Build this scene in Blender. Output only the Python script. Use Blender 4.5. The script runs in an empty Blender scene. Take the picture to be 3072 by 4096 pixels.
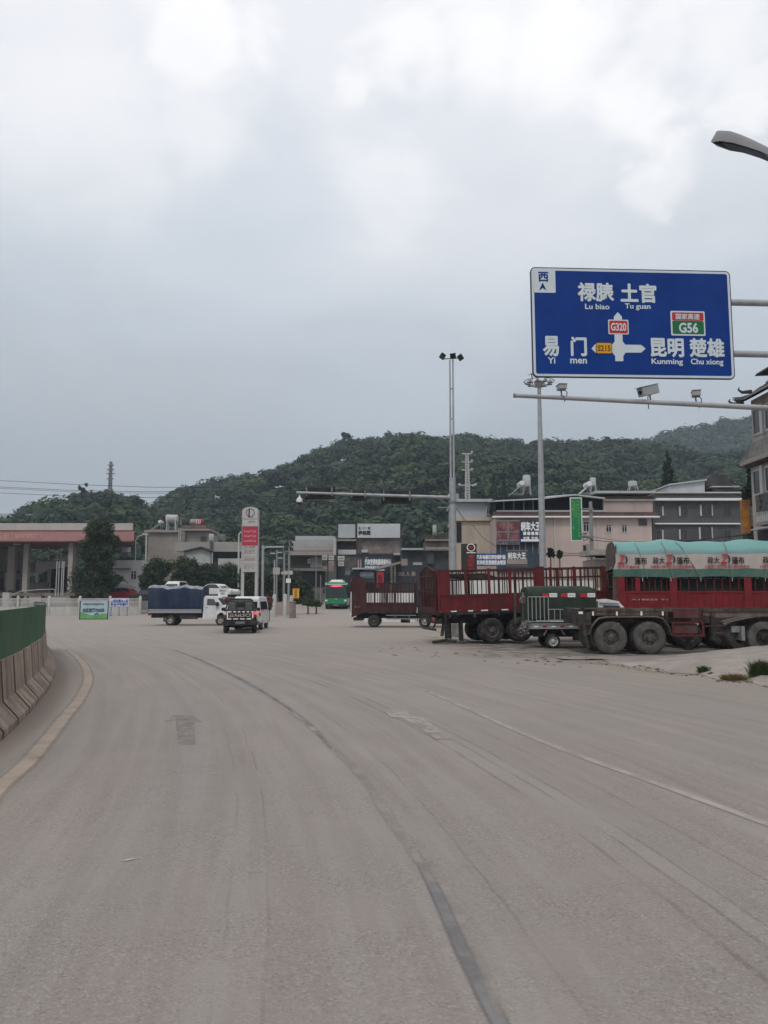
import bpy, math, random
import numpy as np
from mathutils import Vector, Matrix
R = math.radians
rnd = random.Random(7)
nr = np.random.RandomState(11)
sc = bpy.context.scene
COL = sc.collection

# ------------------------------------------------------------------ camera, sky, sun, exposure
FOC, CAMH, HOR = 3200.0, 2.0, 2380.0          # focal length in photo pixels, eye height, horizon row
TH = math.atan((HOR - 2048) / FOC)
cam_d = bpy.data.cameras.new('camera'); cam = bpy.data.objects.new('camera', cam_d); COL.objects.link(cam)
cam.location = (0, 0, CAMH); cam.rotation_euler = (R(90) + TH, 0, 0)
cam_d.sensor_fit = 'VERTICAL'; cam_d.sensor_height = 34.6; cam_d.sensor_width = 26
cam_d.lens = 34.6 * FOC / 4096; cam_d.clip_end = 8000; cam_d.clip_start = 0.1
sc.camera = cam
SUN_EL, SUN_AZ = 54, 192                       # azimuth measured from +Y towards +X

w = bpy.data.worlds.new('World'); sc.world = w; w.use_nodes = True
nt = w.node_tree; nt.nodes.clear()
def N(t, kind, **kw):
    n = t.nodes.new(kind)
    for k, v in kw.items():
        if k.startswith('i_'):
            k = k[2:]; n.inputs[int(k) if k.isdigit() else k].default_value = v
        else: setattr(n, k, v)
    return n
def math_(t, op, a, b=None, c=None, clamp=False):
    n = t.nodes.new('ShaderNodeMath'); n.operation = op; n.use_clamp = clamp
    for i, v in enumerate((a, b, c)):
        if v is None: continue
        if isinstance(v, (int, float)): n.inputs[i].default_value = v
        else: t.links.new(v, n.inputs[i])
    return n.outputs[0]
def ramp(t, fac, pts, interp='LINEAR'):
    n = t.nodes.new('ShaderNodeValToRGB'); n.color_ramp.interpolation = interp
    e = n.color_ramp.elements
    while len(e) < len(pts): e.new(0.5)
    for x, (p, c) in zip(e, pts):
        x.position = p; x.color = (c, c, c, 1) if isinstance(c, (int, float)) else (*c, 1)
    t.links.new(fac, n.inputs[0]); return n.outputs[0]
def mixc(t, fac, a, b, mode='MIX'):
    n = t.nodes.new('ShaderNodeMix'); n.data_type = 'RGBA'; n.blend_type = mode
    for s, v in ((n.inputs[0], fac), (n.inputs[6], a), (n.inputs[7], b)):
        if isinstance(v, (int, float)): s.default_value = v
        elif isinstance(v, tuple): s.default_value = (*v, 1)
        else: t.links.new(v, s)
    return n.outputs[2]
def noise(t, vec, scale, detail=4, rough=0.55, dist=0.0):
    n = t.nodes.new('ShaderNodeTexNoise'); n.inputs['Scale'].default_value = scale
    n.inputs['Detail'].default_value = detail; n.inputs['Roughness'].default_value = rough
    n.inputs['Distortion'].default_value = dist
    if vec is not None: t.links.new(vec, n.inputs['Vector'])
    return n.outputs[0]
def smooth(t, v, lo, hi, a=0.0, b=1.0):
    n = t.nodes.new('ShaderNodeMapRange'); n.interpolation_type = 'SMOOTHSTEP'
    for i, q in enumerate((None, lo, hi, a, b)):
        if q is not None: n.inputs[i].default_value = q
    t.links.new(v, n.inputs[0]); return n.outputs[0]

sky = N(nt, 'ShaderNodeTexSky', sky_type='NISHITA'); sky.sun_disc = False
sky.sun_elevation = R(SUN_EL); sky.sun_rotation = R(SUN_AZ)
tc = N(nt, 'ShaderNodeTexCoord'); sep = N(nt, 'ShaderNodeSeparateXYZ'); nt.links.new(tc.outputs['Generated'], sep.inputs[0])
vdir = tc.outputs['Generated']; dz = sep.outputs[2]
base = ramp(nt, dz, [(0.0, (.30, .335, .36)), (.10, (.335, .36, .378)), (.20, (.405, .435, .455)), (.33, (.49, .53, .565)),
                     (.45, (.655, .68, .715)), (.57, (.77, .775, .81)), (1.0, (.80, .81, .85))])
mp = N(nt, 'ShaderNodeMapping'); mp.inputs['Scale'].default_value = (1, 1, 1.7); nt.links.new(vdir, mp.inputs[0])
n_big = noise(nt, mp.outputs[0], 2.6, 5, .5, .35)
n_det = noise(nt, mp.outputs[0], 8.0, 7, .56, .25)
veil = smooth(nt, n_big, .42, .66)
veil_w = math_(nt, 'MULTIPLY', veil, smooth(nt, dz, .16, .55, .05, .62))
c1 = mixc(nt, veil_w, base, (.80, .80, .825))
# brighter cumulus heads where the photograph shows them, edges broken by noise
def skydir(px, py):
    x = (px - 1536) / FOC; y = -(py - 2048) / FOC
    return Vector((x, math.cos(TH) - y * math.sin(TH), math.sin(TH) + y * math.cos(TH))).normalized()
tot = None
for px, py, rad, amp in ((800, 165, .060, .8), (660, 120, .04, .4), (1040, 150, .035, .55), (1440, 350, .030, .55), (1720, 190, .07, .75), (1900, 130, .08, .8), (2230, 150, .085, .85), (2300, 300, .05, .7),
                         (2470, 400, .060, .85), (2590, 540, .045, .8), (2640, 690, .04, .5), (1600, 330, .05, .55), (3000, 360, .045, .75), (2900, 150, .075, .7), (2660, 180, .05, .6),
                         (330, 420, .12, .35), (1600, 760, .07, .35), (800, 420, .08, .35)):
    d = skydir(px, py)
    dp = N(nt, 'ShaderNodeVectorMath', operation='DISTANCE'); nt.links.new(vdir, dp.inputs[0]); dp.inputs[1].default_value = d
    f = math_(nt, 'ADD', dp.outputs['Value'], math_(nt, 'MULTIPLY', math_(nt, 'SUBTRACT', n_det, .5), .20))
    f = smooth(nt, f, rad * .25, rad * 1.25, amp, 0.0)
    tot = f if tot is None else math_(nt, 'MAXIMUM', tot, f)
c2 = mixc(nt, math_(nt, 'MULTIPLY', tot, .85), c1, (1.0, .975, .96))
greyp = smooth(nt, noise(nt, mp.outputs[0], 3.6, 4, .5, .2), .48, .68, 0, .42)
c3 = mixc(nt, math_(nt, 'MULTIPLY', greyp, math_(nt, 'SUBTRACT', 1.0, math_(nt, 'MULTIPLY', tot, .8))), c2, (.54, .59, .65))
skyc = N(nt, 'ShaderNodeVectorMath', operation='SCALE'); skyc.inputs['Scale'].default_value = 0.10
nt.links.new(sky.outputs[0], skyc.inputs[0])
c4 = mixc(nt, .07, c3, skyc.outputs[0])
bg = N(nt, 'ShaderNodeBackground'); nt.links.new(c4, bg.inputs[0]); bg.inputs[1].default_value = 1.13
wo = N(nt, 'ShaderNodeOutputWorld'); nt.links.new(bg.outputs[0], wo.inputs[0])

sd = bpy.data.lights.new('sun', 'SUN'); so = bpy.data.objects.new('sun', sd); COL.objects.link(so)
sd.energy = 1.05; sd.angle = R(14); sd.color = (1.0, .955, .90)
sv = Vector((math.sin(R(SUN_AZ)) * math.cos(R(SUN_EL)), math.cos(R(SUN_AZ)) * math.cos(R(SUN_EL)), math.sin(R(SUN_EL))))
so.rotation_euler = sv.to_track_quat('Z', 'Y').to_euler(); so.location = (20, 20, 60)
sc.view_settings.view_transform = 'Standard'; sc.view_settings.look = 'None'
sc.view_settings.exposure = 0.22; sc.view_settings.gamma = 1.0; sc.view_settings.use_curve_mapping = False
sc.render.engine = 'CYCLES'; sc.cycles.max_bounces = 5; sc.cycles.diffuse_bounces = 3; sc.cycles.volume_bounces = 0
sc.cycles.transparent_max_bounces = 8

# ------------------------------------------------------------------ materials
MATS = {}
def M(name, rgb, rough=.75, var=.18, vs=2.0, dirt=None, dirt_amt=0.0, ds=1.2, streak=False, bump=0.0, bs=30, metal=0.0, alpha_noise=None, emit=0, spec=.22, coat=0, soft=False):
    if name in MATS: return MATS[name]
    m = bpy.data.materials.new(name); m.use_nodes = True; t = m.node_tree; b = t.nodes['Principled BSDF']
    g = N(t, 'ShaderNodeNewGeometry'); pos = g.outputs['Position']
    b.inputs['Roughness'].default_value = rough; b.inputs['Metallic'].default_value = metal
    b.inputs['Specular IOR Level'].default_value = spec
    if coat: b.inputs['Coat Weight'].default_value = coat
    nv = noise(t, pos, vs, 5, .6)
    f = smooth(t, nv, .3, .7, 1 - var, 1 + var)
    n = N(t, 'ShaderNodeVectorMath', operation='SCALE'); n.inputs[0].default_value = rgb; t.links.new(f, n.inputs['Scale'])
    c = n.outputs[0]
    if dirt:
        if streak:
            q = N(t, 'ShaderNodeMapping'); q.inputs['Scale'].default_value = (1, 1, .14); t.links.new(pos, q.inputs[0]); dv = noise(t, q.outputs[0], ds, 6, .65)
        else: dv = noise(t, pos, ds, 6, .65)
        c = mixc(t, smooth(t, dv, .42, .68, 0, dirt_amt), c, dirt)
    t.links.new(c, b.inputs['Base Color'])
    if bump:
        bn = N(t, 'ShaderNodeBump'); bn.inputs['Strength'].default_value = bump; bn.inputs['Distance'].default_value = .02
        t.links.new(noise(t, pos, bs, 3), bn.inputs['Height']); t.links.new(bn.outputs[0], b.inputs['Normal'])
    if emit:
        t.links.new(c, b.inputs['Emission Color']); b.inputs['Emission Strength'].default_value = emit
    if alpha_noise:
        lo, hi, s = alpha_noise
        al = smooth(t, noise(t, pos, s, 6, .7), lo, hi)
        if soft: al = math_(t, 'MULTIPLY', al, N(t, 'ShaderNodeAttribute', attribute_name='edge').outputs['Fac'])
        t.links.new(al, b.inputs['Alpha'])
    MATS[name] = m; return m

def leafmat(name, rgb, var=.45, vs=.8, trans=.25, crown=None):
    m = bpy.data.materials.new(name); m.use_nodes = True; t = m.node_tree; b = t.nodes['Principled BSDF']
    g = N(t, 'ShaderNodeNewGeometry')
    f = smooth(t, noise(t, g.outputs['Position'], vs, 4, .7), .3, .7, 1 - var, 1 + var)
    f2 = smooth(t, noise(t, g.outputs['Position'], vs * .12, 2, .5), .35, .65, .0, 1.0)
    n = N(t, 'ShaderNodeVectorMath', operation='SCALE'); t.links.new(f, n.inputs['Scale'])
    if crown: f2 = smooth(t, noise(t, g.outputs['Position'], crown, 1, .4), .42, .62, .0, 1.0)
    cc = mixc(t, f2, rgb, (rgb[0] * 2.1, rgb[1] * 1.8, rgb[2] * 1.2) if crown else (rgb[0] * 1.35, rgb[1] * 1.15, rgb[2] * .8)); t.links.new(cc, n.inputs[0])
    t.links.new(n.outputs[0], b.inputs['Base Color']); b.inputs['Roughness'].default_value = .7; b.inputs['Specular IOR Level'].default_value = .25
    tr = N(t, 'ShaderNodeBsdfTranslucent'); t.links.new(n.outputs[0], tr.inputs[0])
    mx = N(t, 'ShaderNodeMixShader'); mx.inputs[0].default_value = trans
    t.links.new(b.outputs[0], mx.inputs[1]); t.links.new(tr.outputs[0], mx.inputs[2])
    t.links.new(mx.outputs[0], t.nodes['Material Output'].inputs[0]); return m

# ------------------------------------------------------------------ geometry helpers
def W(px, py, Y):
    x = (px - 1536) / FOC; y = -(py - 2048) / FOC
    d = (x, math.cos(TH) - y * math.sin(TH), math.sin(TH) + y * math.cos(TH)); t = Y / d[1]
    return Vector((d[0] * t, Y, CAMH + d[2] * t))
def GP(px, py, z=0.0):
    x = (px - 1536) / FOC; y = -(py - 2048) / FOC
    d = (x, math.cos(TH) - y * math.sin(TH), math.sin(TH) + y * math.cos(TH)); t = (z - CAMH) / d[2]
    return Vector((d[0] * t, d[1] * t, z))
def RC(px0, py0, px1, py1, Y):
    my = (py0 + py1) / 2; mx = (px0 + px1) / 2
    return W(px0, my, Y).x, W(px1, my, Y).x, W(mx, py1, Y).z, W(mx, py0, Y).z
def sst(a, b, x):
    t = min(1, max(0, (x - a) / (b - a))); return t * t * (3 - 2 * t)
def G(x, y):
    z = 0.0
    if y > 60:
        s = sst(-26, -14, x)
        z += s * (0.035 * max(0, y - 63)) * (1 if y < 135 else 1) if y < 140 else s * .035 * 77
    if y > 100: z = z + (1 - sst(-26, -14, x)) * .05 * min(50, y - 100)
    return z

class MB:
    def __init__(s): s.v = []; s.f = []
    def add(s, vs, fs):
        o = len(s.v); s.v += [tuple(p) for p in vs]; s.f += [tuple(i + o for i in f) for f in fs]; return s
    def box(s, x0, x1, y0, y1, z0, z1):
        return s.add([(x0, y0, z0), (x1, y0, z0), (x1, y1, z0), (x0, y1, z0), (x0, y0, z1), (x1, y0, z1), (x1, y1, z1), (x0, y1, z1)],
                     [(0, 3, 2, 1), (4, 5, 6, 7), (0, 1, 5, 4), (1, 2, 6, 5), (2, 3, 7, 6), (3, 0, 4, 7)])
    def tube(s, pts, r, n=8, caps=True):
        pts = [Vector(p) for p in pts]; rs = r if isinstance(r, (list, tuple)) else [r] * len(pts)
        o = len(s.v); u = None
        for i, p in enumerate(pts):
            d = (pts[min(i + 1, len(pts) - 1)] - pts[max(i - 1, 0)]).normalized()
            if u is None:
                u = d.orthogonal().normalized()
            u = (u - d * u.dot(d)).normalized(); v = d.cross(u)
            for k in range(n):
                a = 2 * math.pi * k / n; s.v.append(tuple(p + (u * math.cos(a) + v * math.sin(a)) * rs[i]))
        for i in range(len(pts) - 1):
            for k in range(n):
                a = o + i * n + k; b = o + i * n + (k + 1) % n; s.f.append((a, b, b + n, a + n))
        if caps:
            s.f.append(tuple(o + k for k in range(n))[::-1]); s.f.append(tuple(o + (len(pts) - 1) * n + k for k in range(n)))
        return s
    def lathe(s, prof, c=(0, 0, 0), axis='z', n=20, caps=True):
        o = len(s.v)
        for r, h in prof:
            for k in range(n):
                a = 2 * math.pi * k / n; q = (r * math.cos(a), r * math.sin(a))
                p = (c[0] + q[0], c[1] + q[1], c[2] + h) if axis == 'z' else (c[0] + q[0], c[1] + h, c[2] + q[1]) if axis == 'y' else (c[0] + h, c[1] + q[0], c[2] + q[1])
                s.v.append(p)
        for i in range(len(prof) - 1):
            for k in range(n):
                a = o + i * n + k; b = o + i * n + (k + 1) % n; s.f.append((a, b, b + n, a + n))
        if caps: s.f.append(tuple(o + k for k in range(n))[::-1]); s.f.append(tuple(o + (len(prof) - 1) * n + k for k in range(n)))
        return s
    def prism(s, poly, y0, y1, taper=None):
        """poly in (x,z), extruded along y; taper(z) insets both sides"""
        n = len(poly); o = len(s.v); tp = taper or (lambda z: 0)
        for x, z in poly: s.v.append((x, y0 + tp(z), z))
        for x, z in poly: s.v.append((x, y1 - tp(z), z))
        for i in range(n): s.f.append((o + i, o + (i + 1) % n, o + n + (i + 1) % n, o + n + i))
        s.f.append(tuple(o + i for i in range(n))[::-1]); s.f.append(tuple(o + n + i for i in range(n))); return s
    def grid(s, P):
        o = len(s.v); a = len(P); b = len(P[0])
        for r in P: s.v += [tuple(p) for p in r]
        for i in range(a - 1):
            for j in range(b - 1):
                q = o + i * b + j; s.f.append((q, q + 1, q + b + 1, q + b))
        return s
    def xf(s, m):
        s.v = [tuple(m @ Vector(p)) for p in s.v]; return s

def mesh_from(name, mb, mat, off=(0, 0, 0), smooth_=False):
    me = bpy.data.meshes.new(name); ox, oy, oz = off
    me.from_pydata([(a - ox, b - oy, c - oz) for a, b, c in mb.v], [], mb.f); me.materials.append(mat); me.update()
    if smooth_:
        me.polygons.foreach_set('use_smooth', [True] * len(me.polygons))
        try: me.set_sharp_from_angle(angle=R(38))
        except Exception: pass
    return me
def link(name, data, parent=None):
    o = bpy.data.objects.new(name, data); COL.objects.link(o)
    if parent is not None: o.parent = parent
    return o
class T:
    """a thing: Empty at its base; parts given in world coordinates (local=False) or in its own (local=True)"""
    def __init__(s, name, label, cat, loc=(0, 0, 0), rz=0.0, ry=0.0, group=None, local=False):
        s.o = link(name, None); s.o.location = loc; s.o.rotation_euler = (0, ry, rz)
        s.o['label'] = label; s.o['category'] = cat; s.o.empty_display_size = .3
        if group: s.o['group'] = group
        s.off = (0, 0, 0) if local else tuple(loc)
    def add(s, name, mb, mat, parent=None, label=None, stuff=False, bevel=0, sm=False):
        me = mb if isinstance(mb, bpy.types.Mesh) else mesh_from(name, mb, mat, s.off, sm)
        o = link(name, me, parent or s.o)
        if label: o['label'] = label
        if stuff: o['kind'] = 'stuff'
        if bevel:
            b = o.modifiers.new('bevel', 'BEVEL'); b.width = bevel; b.segments = 2; b.limit_method = 'ANGLE'; b.angle_limit = R(35)
        return o
def single(name, mb, mat, label, cat, loc=(0, 0, 0), group=None, sm=False, bevel=0):
    o = link(name, mesh_from(name, mb, mat, loc, sm)); o.location = loc; o['label'] = label; o['category'] = cat
    if group: o['group'] = group
    if bevel:
        b = o.modifiers.new('bevel', 'BEVEL'); b.width = bevel; b.segments = 2; b.limit_method = 'ANGLE'
    return o
def struct(name, mb, mat, kind='structure', sm=False):
    o = link(name, mesh_from(name, mb, mat, (0, 0, 0), sm)); o['kind'] = kind
    if hasattr(mb, 'edge'): at_ = o.data.attributes.new('edge', 'FLOAT', 'POINT'); at_.data.foreach_set('value', mb.edge)
    return o
def copy_tree(o, parent=None):
    c = o.copy(); COL.objects.link(c)
    if parent is not None: c.parent = parent
    for ch in o.children: copy_tree(ch, c)
    return c

_tc = {}
_txo = None
def text_geo(s, bold=.012):
    global _txo
    k = (s, bold)
    if k in _tc: return _tc[k]
    cu = bpy.data.curves.new('t', 'FONT'); cu.body = s; cu.offset = bold; cu.resolution_u = 3
    o = bpy.data.objects.new('t', cu); COL.objects.link(o); bpy.context.view_layer.update()
    me = bpy.data.meshes.new_from_object(o.evaluated_get(bpy.context.evaluated_depsgraph_get()))
    vs = [tuple(v.co) for v in me.vertices]; fs = [tuple(p.vertices) for p in me.polygons]
    bpy.data.objects.remove(o); bpy.data.curves.remove(cu); bpy.data.meshes.remove(me)
    xs = [v[0] for v in vs]; ys = [v[1] for v in vs]
    _tc[k] = (vs, fs, min(xs), max(xs), min(ys), max(ys)); return _tc[k]
def letters(t, s, x0, x1, z0, z1, y, mat, bold=.012, name='lettering', parent=None, frame=None):
    """lettering fitted into the rectangle, facing -Y (or placed by frame(u,v)->point)"""
    vs, fs, a, b, c, d = text_geo(s, min(bold, .010)); m = MB(); fat = max(0, bold - .010) * 1.1
    shifts = [(0, 0)] if fat < .003 else [(-fat, 0), (fat, 0), (0, fat), (0, -fat)]
    for i, (sx, sz) in enumerate(shifts):
        out = []
        for v in vs:
            u = (v[0] + sx - a) / (b - a); q = (v[1] + sz - c) / (d - c)
            X = x0 + u * (x1 - x0); Z = z0 + q * (z1 - z0)
            out.append(frame(X, Z) if frame else (X, y - i * .0006, Z))
        m.add(out, fs)
    return t.add(name, m, mat, parent)

# ------------------------------------------------------------------ palette
concrete = M('concrete', (.30, .235, .19), .9, .2, 3, (.13, .09, .065), .75, 2.2, True, .4, 40)
green_pl = M('green_panel', (.016, .082, .030), .5, .18, 1.0, (.09, .09, .06), .35, 2, True)
mint_pl = M('mint_panel', (.30, .40, .30), .6, .15, 1.0)
galv = M('galvanised', (.33, .34, .35), .5, .12, 3, metal=.25)
galv_d = M('galvanised_dark', (.20, .205, .21), .55, .12, 3)
white_p = M('white_paint', (.62, .63, .62), .45, .06, 2, (.35, .32, .28), .35, 3, True)
black_r = M('rubber', (.022, .021, .020), .85, .25, 6, (.13, .115, .10), .5, 5)
rim_d = M('rim_dark', (.06, .055, .05), .7, .3, 6, (.16, .13, .11), .6, 7)
rim_l = M('rim_light', (.38, .38, .37), .5, .2, 6, (.15, .13, .11), .4, 7)
black_m = M('black_metal', (.018, .018, .018), .6, .3, 4, (.08, .07, .06), .45, 4)
chassis = M('chassis', (.03, .026, .024), .8, .3, 5, (.11, .09, .075), .6, 3)
glass_d = M('dark_glass', (.015, .018, .02), .08, .05, 1, spec=.6)
glass_b = M('car_glass', (.04, .05, .055), .08, .05, 1, spec=.6)
red_t = M('truck_red', (.115, .014, .016), .6, .22, 2, (.05, .022, .018), .65, 2.4, True)
red_s = M('stake_red', (.055, .012, .013), .7, .3, 3, (.045, .028, .022), .7, 2, True)
red_b = M('bright_red', (.19, .014, .018), .5, .15, 2, (.07, .02, .02), .4, 3)
maroon = M('maroon', (.05, .014, .014), .7, .3, 3, (.05, .03, .025), .6, 2.4, True)
silver = M('silver', (.33, .34, .34), .4, .12, 4, (.2, .17, .14), .5, 4, metal=.3)
wht = M('white_print', (.72, .73, .72), .5, .03, 2)
redp = M('red_print', (.42, .025, .035), .5, .06, 3)
blackp = M('black_print', (.02, .02, .022), .6, .1, 3)
bluep = M('blue_print', (.03, .07, .28), .6, .1, 3)
goldp = M('gold_print', (.55, .42, .08), .6, .1, 3)
lampred = M('lamp_red', (.9, .10, .14), .3, .02, 2, emit=.35)
lampred_off = M('lamp_red_off', (.25, .02, .02), .25, .05, 2)
lampw = M('lamp_clear', (.6, .6, .6), .15, .05, 3)
bark = M('bark', (.09, .07, .055), .9, .3, 5)
# ------------------------------------------------------------------ ground, road, markings
def curve_u(t, x, y):
    """sideways distance from the curved lane axis"""
    q = math_(t, 'SUBTRACT', y, 4.0); qc = math_(t, 'MINIMUM', math_(t, 'MAXIMUM', q, 0.0), 24.0)
    lin = math_(t, 'MULTIPLY', math_(t, 'MAXIMUM', math_(t, 'SUBTRACT', q, 24.0), 0), .50)
    k = math_(t, 'ADD', math_(t, 'MULTIPLY', qc, .115), math_(t, 'MULTIPLY', math_(t, 'MULTIPLY', qc, qc), .0090))
    return math_(t, 'ADD', x, math_(t, 'ADD', k, lin))
def road_material():
    m = bpy.data.materials.new('dusty_asphalt'); m.use_nodes = True; t = m.node_tree; b = t.nodes['Principled BSDF']
    g = N(t, 'ShaderNodeNewGeometry'); pos = g.outputs['Position']; sp = N(t, 'ShaderNodeSeparateXYZ'); t.links.new(pos, sp.inputs[0])
    x, y = sp.outputs[0], sp.outputs[1]; u = curve_u(t, x, y)
    cb = N(t, 'ShaderNodeCombineXYZ'); t.links.new(u, cb.inputs[0]); t.links.new(math_(t, 'MULTIPLY', y, .05), cb.inputs[1])
    st = noise(t, cb.outputs[0], 3.2, 6, .62, .15); st2 = noise(t, cb.outputs[0], .62, 3, .5)
    big = noise(t, pos, .22, 5, .6, .4)
    base = mixc(t, smooth(t, big, .3, .7), (.274, .240, .212), (.248, .226, .206))
    base = mixc(t, smooth(t, st, .38, .60, 0, .42), base, (.200, .168, .147))
    base = mixc(t, smooth(t, st2, .52, .70, 0, .30), base, (.205, .200, .194))
    base = mixc(t, smooth(t, st, .60, .74, 0, .32), base, (.150, .130, .118))
    # brown dust left of the yellow line and drifting over the far right of the lanes
    base = mixc(t, smooth(t, u, -3.45, -3.75, 0, .85), base, (.222, .176, .146))
    base = mixc(t, math_(t, 'MULTIPLY', smooth(t, u, 8, 13, 0, .8), smooth(t, noise(t, pos, .35, 5, .6), .35, .62)), base, (.275, .225, .175))
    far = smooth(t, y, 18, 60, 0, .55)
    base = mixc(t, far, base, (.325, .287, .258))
    # fine cracks that follow the wheel paths
    cr = N(t, 'ShaderNodeMapping'); cr.inputs['Scale'].default_value = (1.0, 9.0, 1); t.links.new(cb.outputs[0], cr.inputs[0])
    wob = math_(t, 'ADD', u, math_(t, 'MULTIPLY', noise(t, pos, .9, 3, .5), .10))
    for c0, wd, am in ((2.10, .009, .36), (2.34, .007, .34), (2.52, .006, .30), (3.0, .006, .24), (1.02, .006, .24), (-.52, .005, .22), (-.78, .005, .18), (4.2, .007, .16)):
        ln = math_(t, 'ABSOLUTE', math_(t, 'SUBTRACT', wob, c0))
        patch = smooth(t, noise(t, pos, .5, 3, .6), .36, .56)
        base = mixc(t, math_(t, 'MULTIPLY', math_(t, 'MULTIPLY', smooth(t, ln, wd, wd * 3.5, am, 0.0), patch), smooth(t, y, 20, 32, 1, 0)), base, (.075, .062, .055))
    # aggregate speckle, worn out of the dust
    vo = N(t, 'ShaderNodeTexVoronoi'); vo.inputs['Scale'].default_value = 62; t.links.new(pos, vo.inputs['Vector'])
    sepc = N(t, 'ShaderNodeSeparateColor'); t.links.new(vo.outputs['Color'], sepc.inputs[0])
    expo = smooth(t, noise(t, pos, .8, 5, .65),   .34, .62, .08, .46); near = smooth(t, y, 5, 19, 1, .05)
    amt = math_(t, 'MULTIPLY', expo, near)
    base = mixc(t, math_(t, 'MULTIPLY', smooth(t, sepc.outputs[0], .66, .92, 0, .62), amt), base, (.085, .070, .062))
    base = mixc(t, math_(t, 'MULTIPLY', smooth(t, sepc.outputs[1], .74, .96, 0, .62), amt), base, (.43, .40, .375))
    fine = noise(t, pos, 140, 2, .6)
    base = mixc(t, math_(t, 'MULTIPLY', smooth(t, fine, .35, .65, .5, 0), amt), base, (.12, .10, .09))
    # darker ground, broken up by noise, where the lorries stand
    def soil(x0, x1, y0, y1, am, col, base):
        fx = math_(t, 'MULTIPLY', smooth(t, x, x0 - 1.2, x0 + 1.2), smooth(t, x, x1 - 1.2, x1 + 1.2, 1, 0)); fy = math_(t, 'MULTIPLY', smooth(t, y, y0 - 1.4, y0 + 1.0), smooth(t, y, y1 - 1, y1 + 1, 1, 0))
        return mixc(t, math_(t, 'MULTIPLY', math_(t, 'MULTIPLY', fx, fy), smooth(t, noise(t, pos, 1.3, 5, .65), .35, .6, 0, am)), base, col)
    base = soil(3.0, 20, 26.2, 37, .75, (.085, .078, .072), base)
    t.links.new(base, b.inputs['Base Color']); b.inputs['Roughness'].default_value = .93; b.inputs['Specular IOR Level'].default_value = .2
    bn = N(t, 'ShaderNodeBump'); bn.inputs['Strength'].default_value = .55; bn.inputs['Distance'].default_value = .008
    hgt = math_(t, 'ADD', math_(t, 'MULTIPLY', vo.outputs['Distance'], -1.0), math_(t, 'MULTIPLY', noise(t, pos, 9, 4, .6), .8))
    t.links.new(hgt, bn.inputs['Height']); t.links.new(bn.outputs[0], b.inputs['Normal'])
    return m
asphalt = road_material()
xs = sorted(set([-60 + i * 2 for i in range(71)])); ys = [-30, -10, 0, 4, 8, 12, 16, 20, 25, 30, 35, 40, 45, 50, 55, 60] + [63 + 3 * i for i in range(27)]
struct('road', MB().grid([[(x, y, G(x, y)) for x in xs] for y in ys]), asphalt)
soilm = M('soil', (.17, .145, .115), .95, .3, .3)
struct('ground', MB().grid([[(x, y, -.35) for x in (-4000, -400, 0, 400, 4000)] for y in (-3000, -200, 160, 900, 5000)]), soilm)
lotm = M('lot_ground', (.19, .165, .14), .95, .25, .5)
def lot(x0, x1):
    return [[(x, y, G(x, y) - .008) for x in x_] for y in ys] if (x_ := [x0 + (x1 - x0) * i / 12 for i in range(13)]) else None
struct('gravel_lot', MB().grid(lot(-170, -59.9)).grid(lot(79.9, 190)), lotm)

def ribbon(pts, wd, z=.006, sub=6, jitter=0.0):
    """sheet strip along ground points (Catmull-Rom)"""
    P = [Vector(p) for p in pts]; out = []
    for i in range(len(P) - 1):
        p0, p1, p2, p3 = P[max(i - 1, 0)], P[i], P[i + 1], P[min(i + 2, len(P) - 1)]
        for k in range(sub):
            s = k / sub
            out.append(.5 * ((2 * p1) + (p2 - p0) * s + (2 * p0 - 5 * p1 + 4 * p2 - p3) * s * s + (3 * p1 - p0 - 3 * p2 + p3) * s ** 3))
    out.append(P[-1]); rows = []
    for i, p in enumerate(out):
        d = (out[min(i + 1, len(out) - 1)] - out[max(i - 1, 0)]); d.z = 0; d.normalize(); n = Vector((-d.y, d.x, 0))
        s = i / (len(out) - 1) * (len(wd) - 1) if isinstance(wd, (list, tuple)) else 0
        q = wd if not isinstance(wd, (list, tuple)) else wd[int(s)] * (1 - s % 1) + wd[min(int(s) + 1, len(wd) - 1)] * (s % 1)
        a = q / 2 * (1 + rnd.uniform(-jitter, jitter)); c = q / 2 * (1 + rnd.uniform(-jitter, jitter))
        rows.append([(p.x + n.x * a * q_, p.y + n.y * a * q_, z) for q_ in (1.25, .62)] + [(p.x - n.x * c * q_, p.y - n.y * c * q_, z) for q_ in (.62, 1.25)])
    m = MB().grid(rows); m.edge = [e for i in range(len(rows)) for e in ((0, 1, 1, 0) if 1 < i < len(rows) - 2 else (0, .55, .55, 0) if 0 < i < len(rows) - 1 else (0, 0, 0, 0))]
    return m
g2 = lambda *pp: [GP(*p) for p in pp]
yel = M('worn_yellow_paint', (.305, .250, .205), .9, .10, 1.5, (.235, .19, .16), .7, 2.5, alpha_noise=(.22, .40, 3), soft=True)
pwh = M('worn_white_paint', (.320, .283, .258), .9, .12, 1.5, (.25, .22, .2), .7, 2.5, alpha_noise=(.15, .62, 2.5))
pwf = M('faded_white_paint', (.322, .287, .260), .9, .12, 1.5, (.24, .22, .2), .7, 2.5, alpha_noise=(.20, .80, 1.0), soft=True)
tar = M('dark_ground_strip', (.156, .154, .152), .75, .18, 2, (.22, .20, .19), .7, 2.2, alpha_noise=(.12, .60, 1.4), soft=True)
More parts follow.
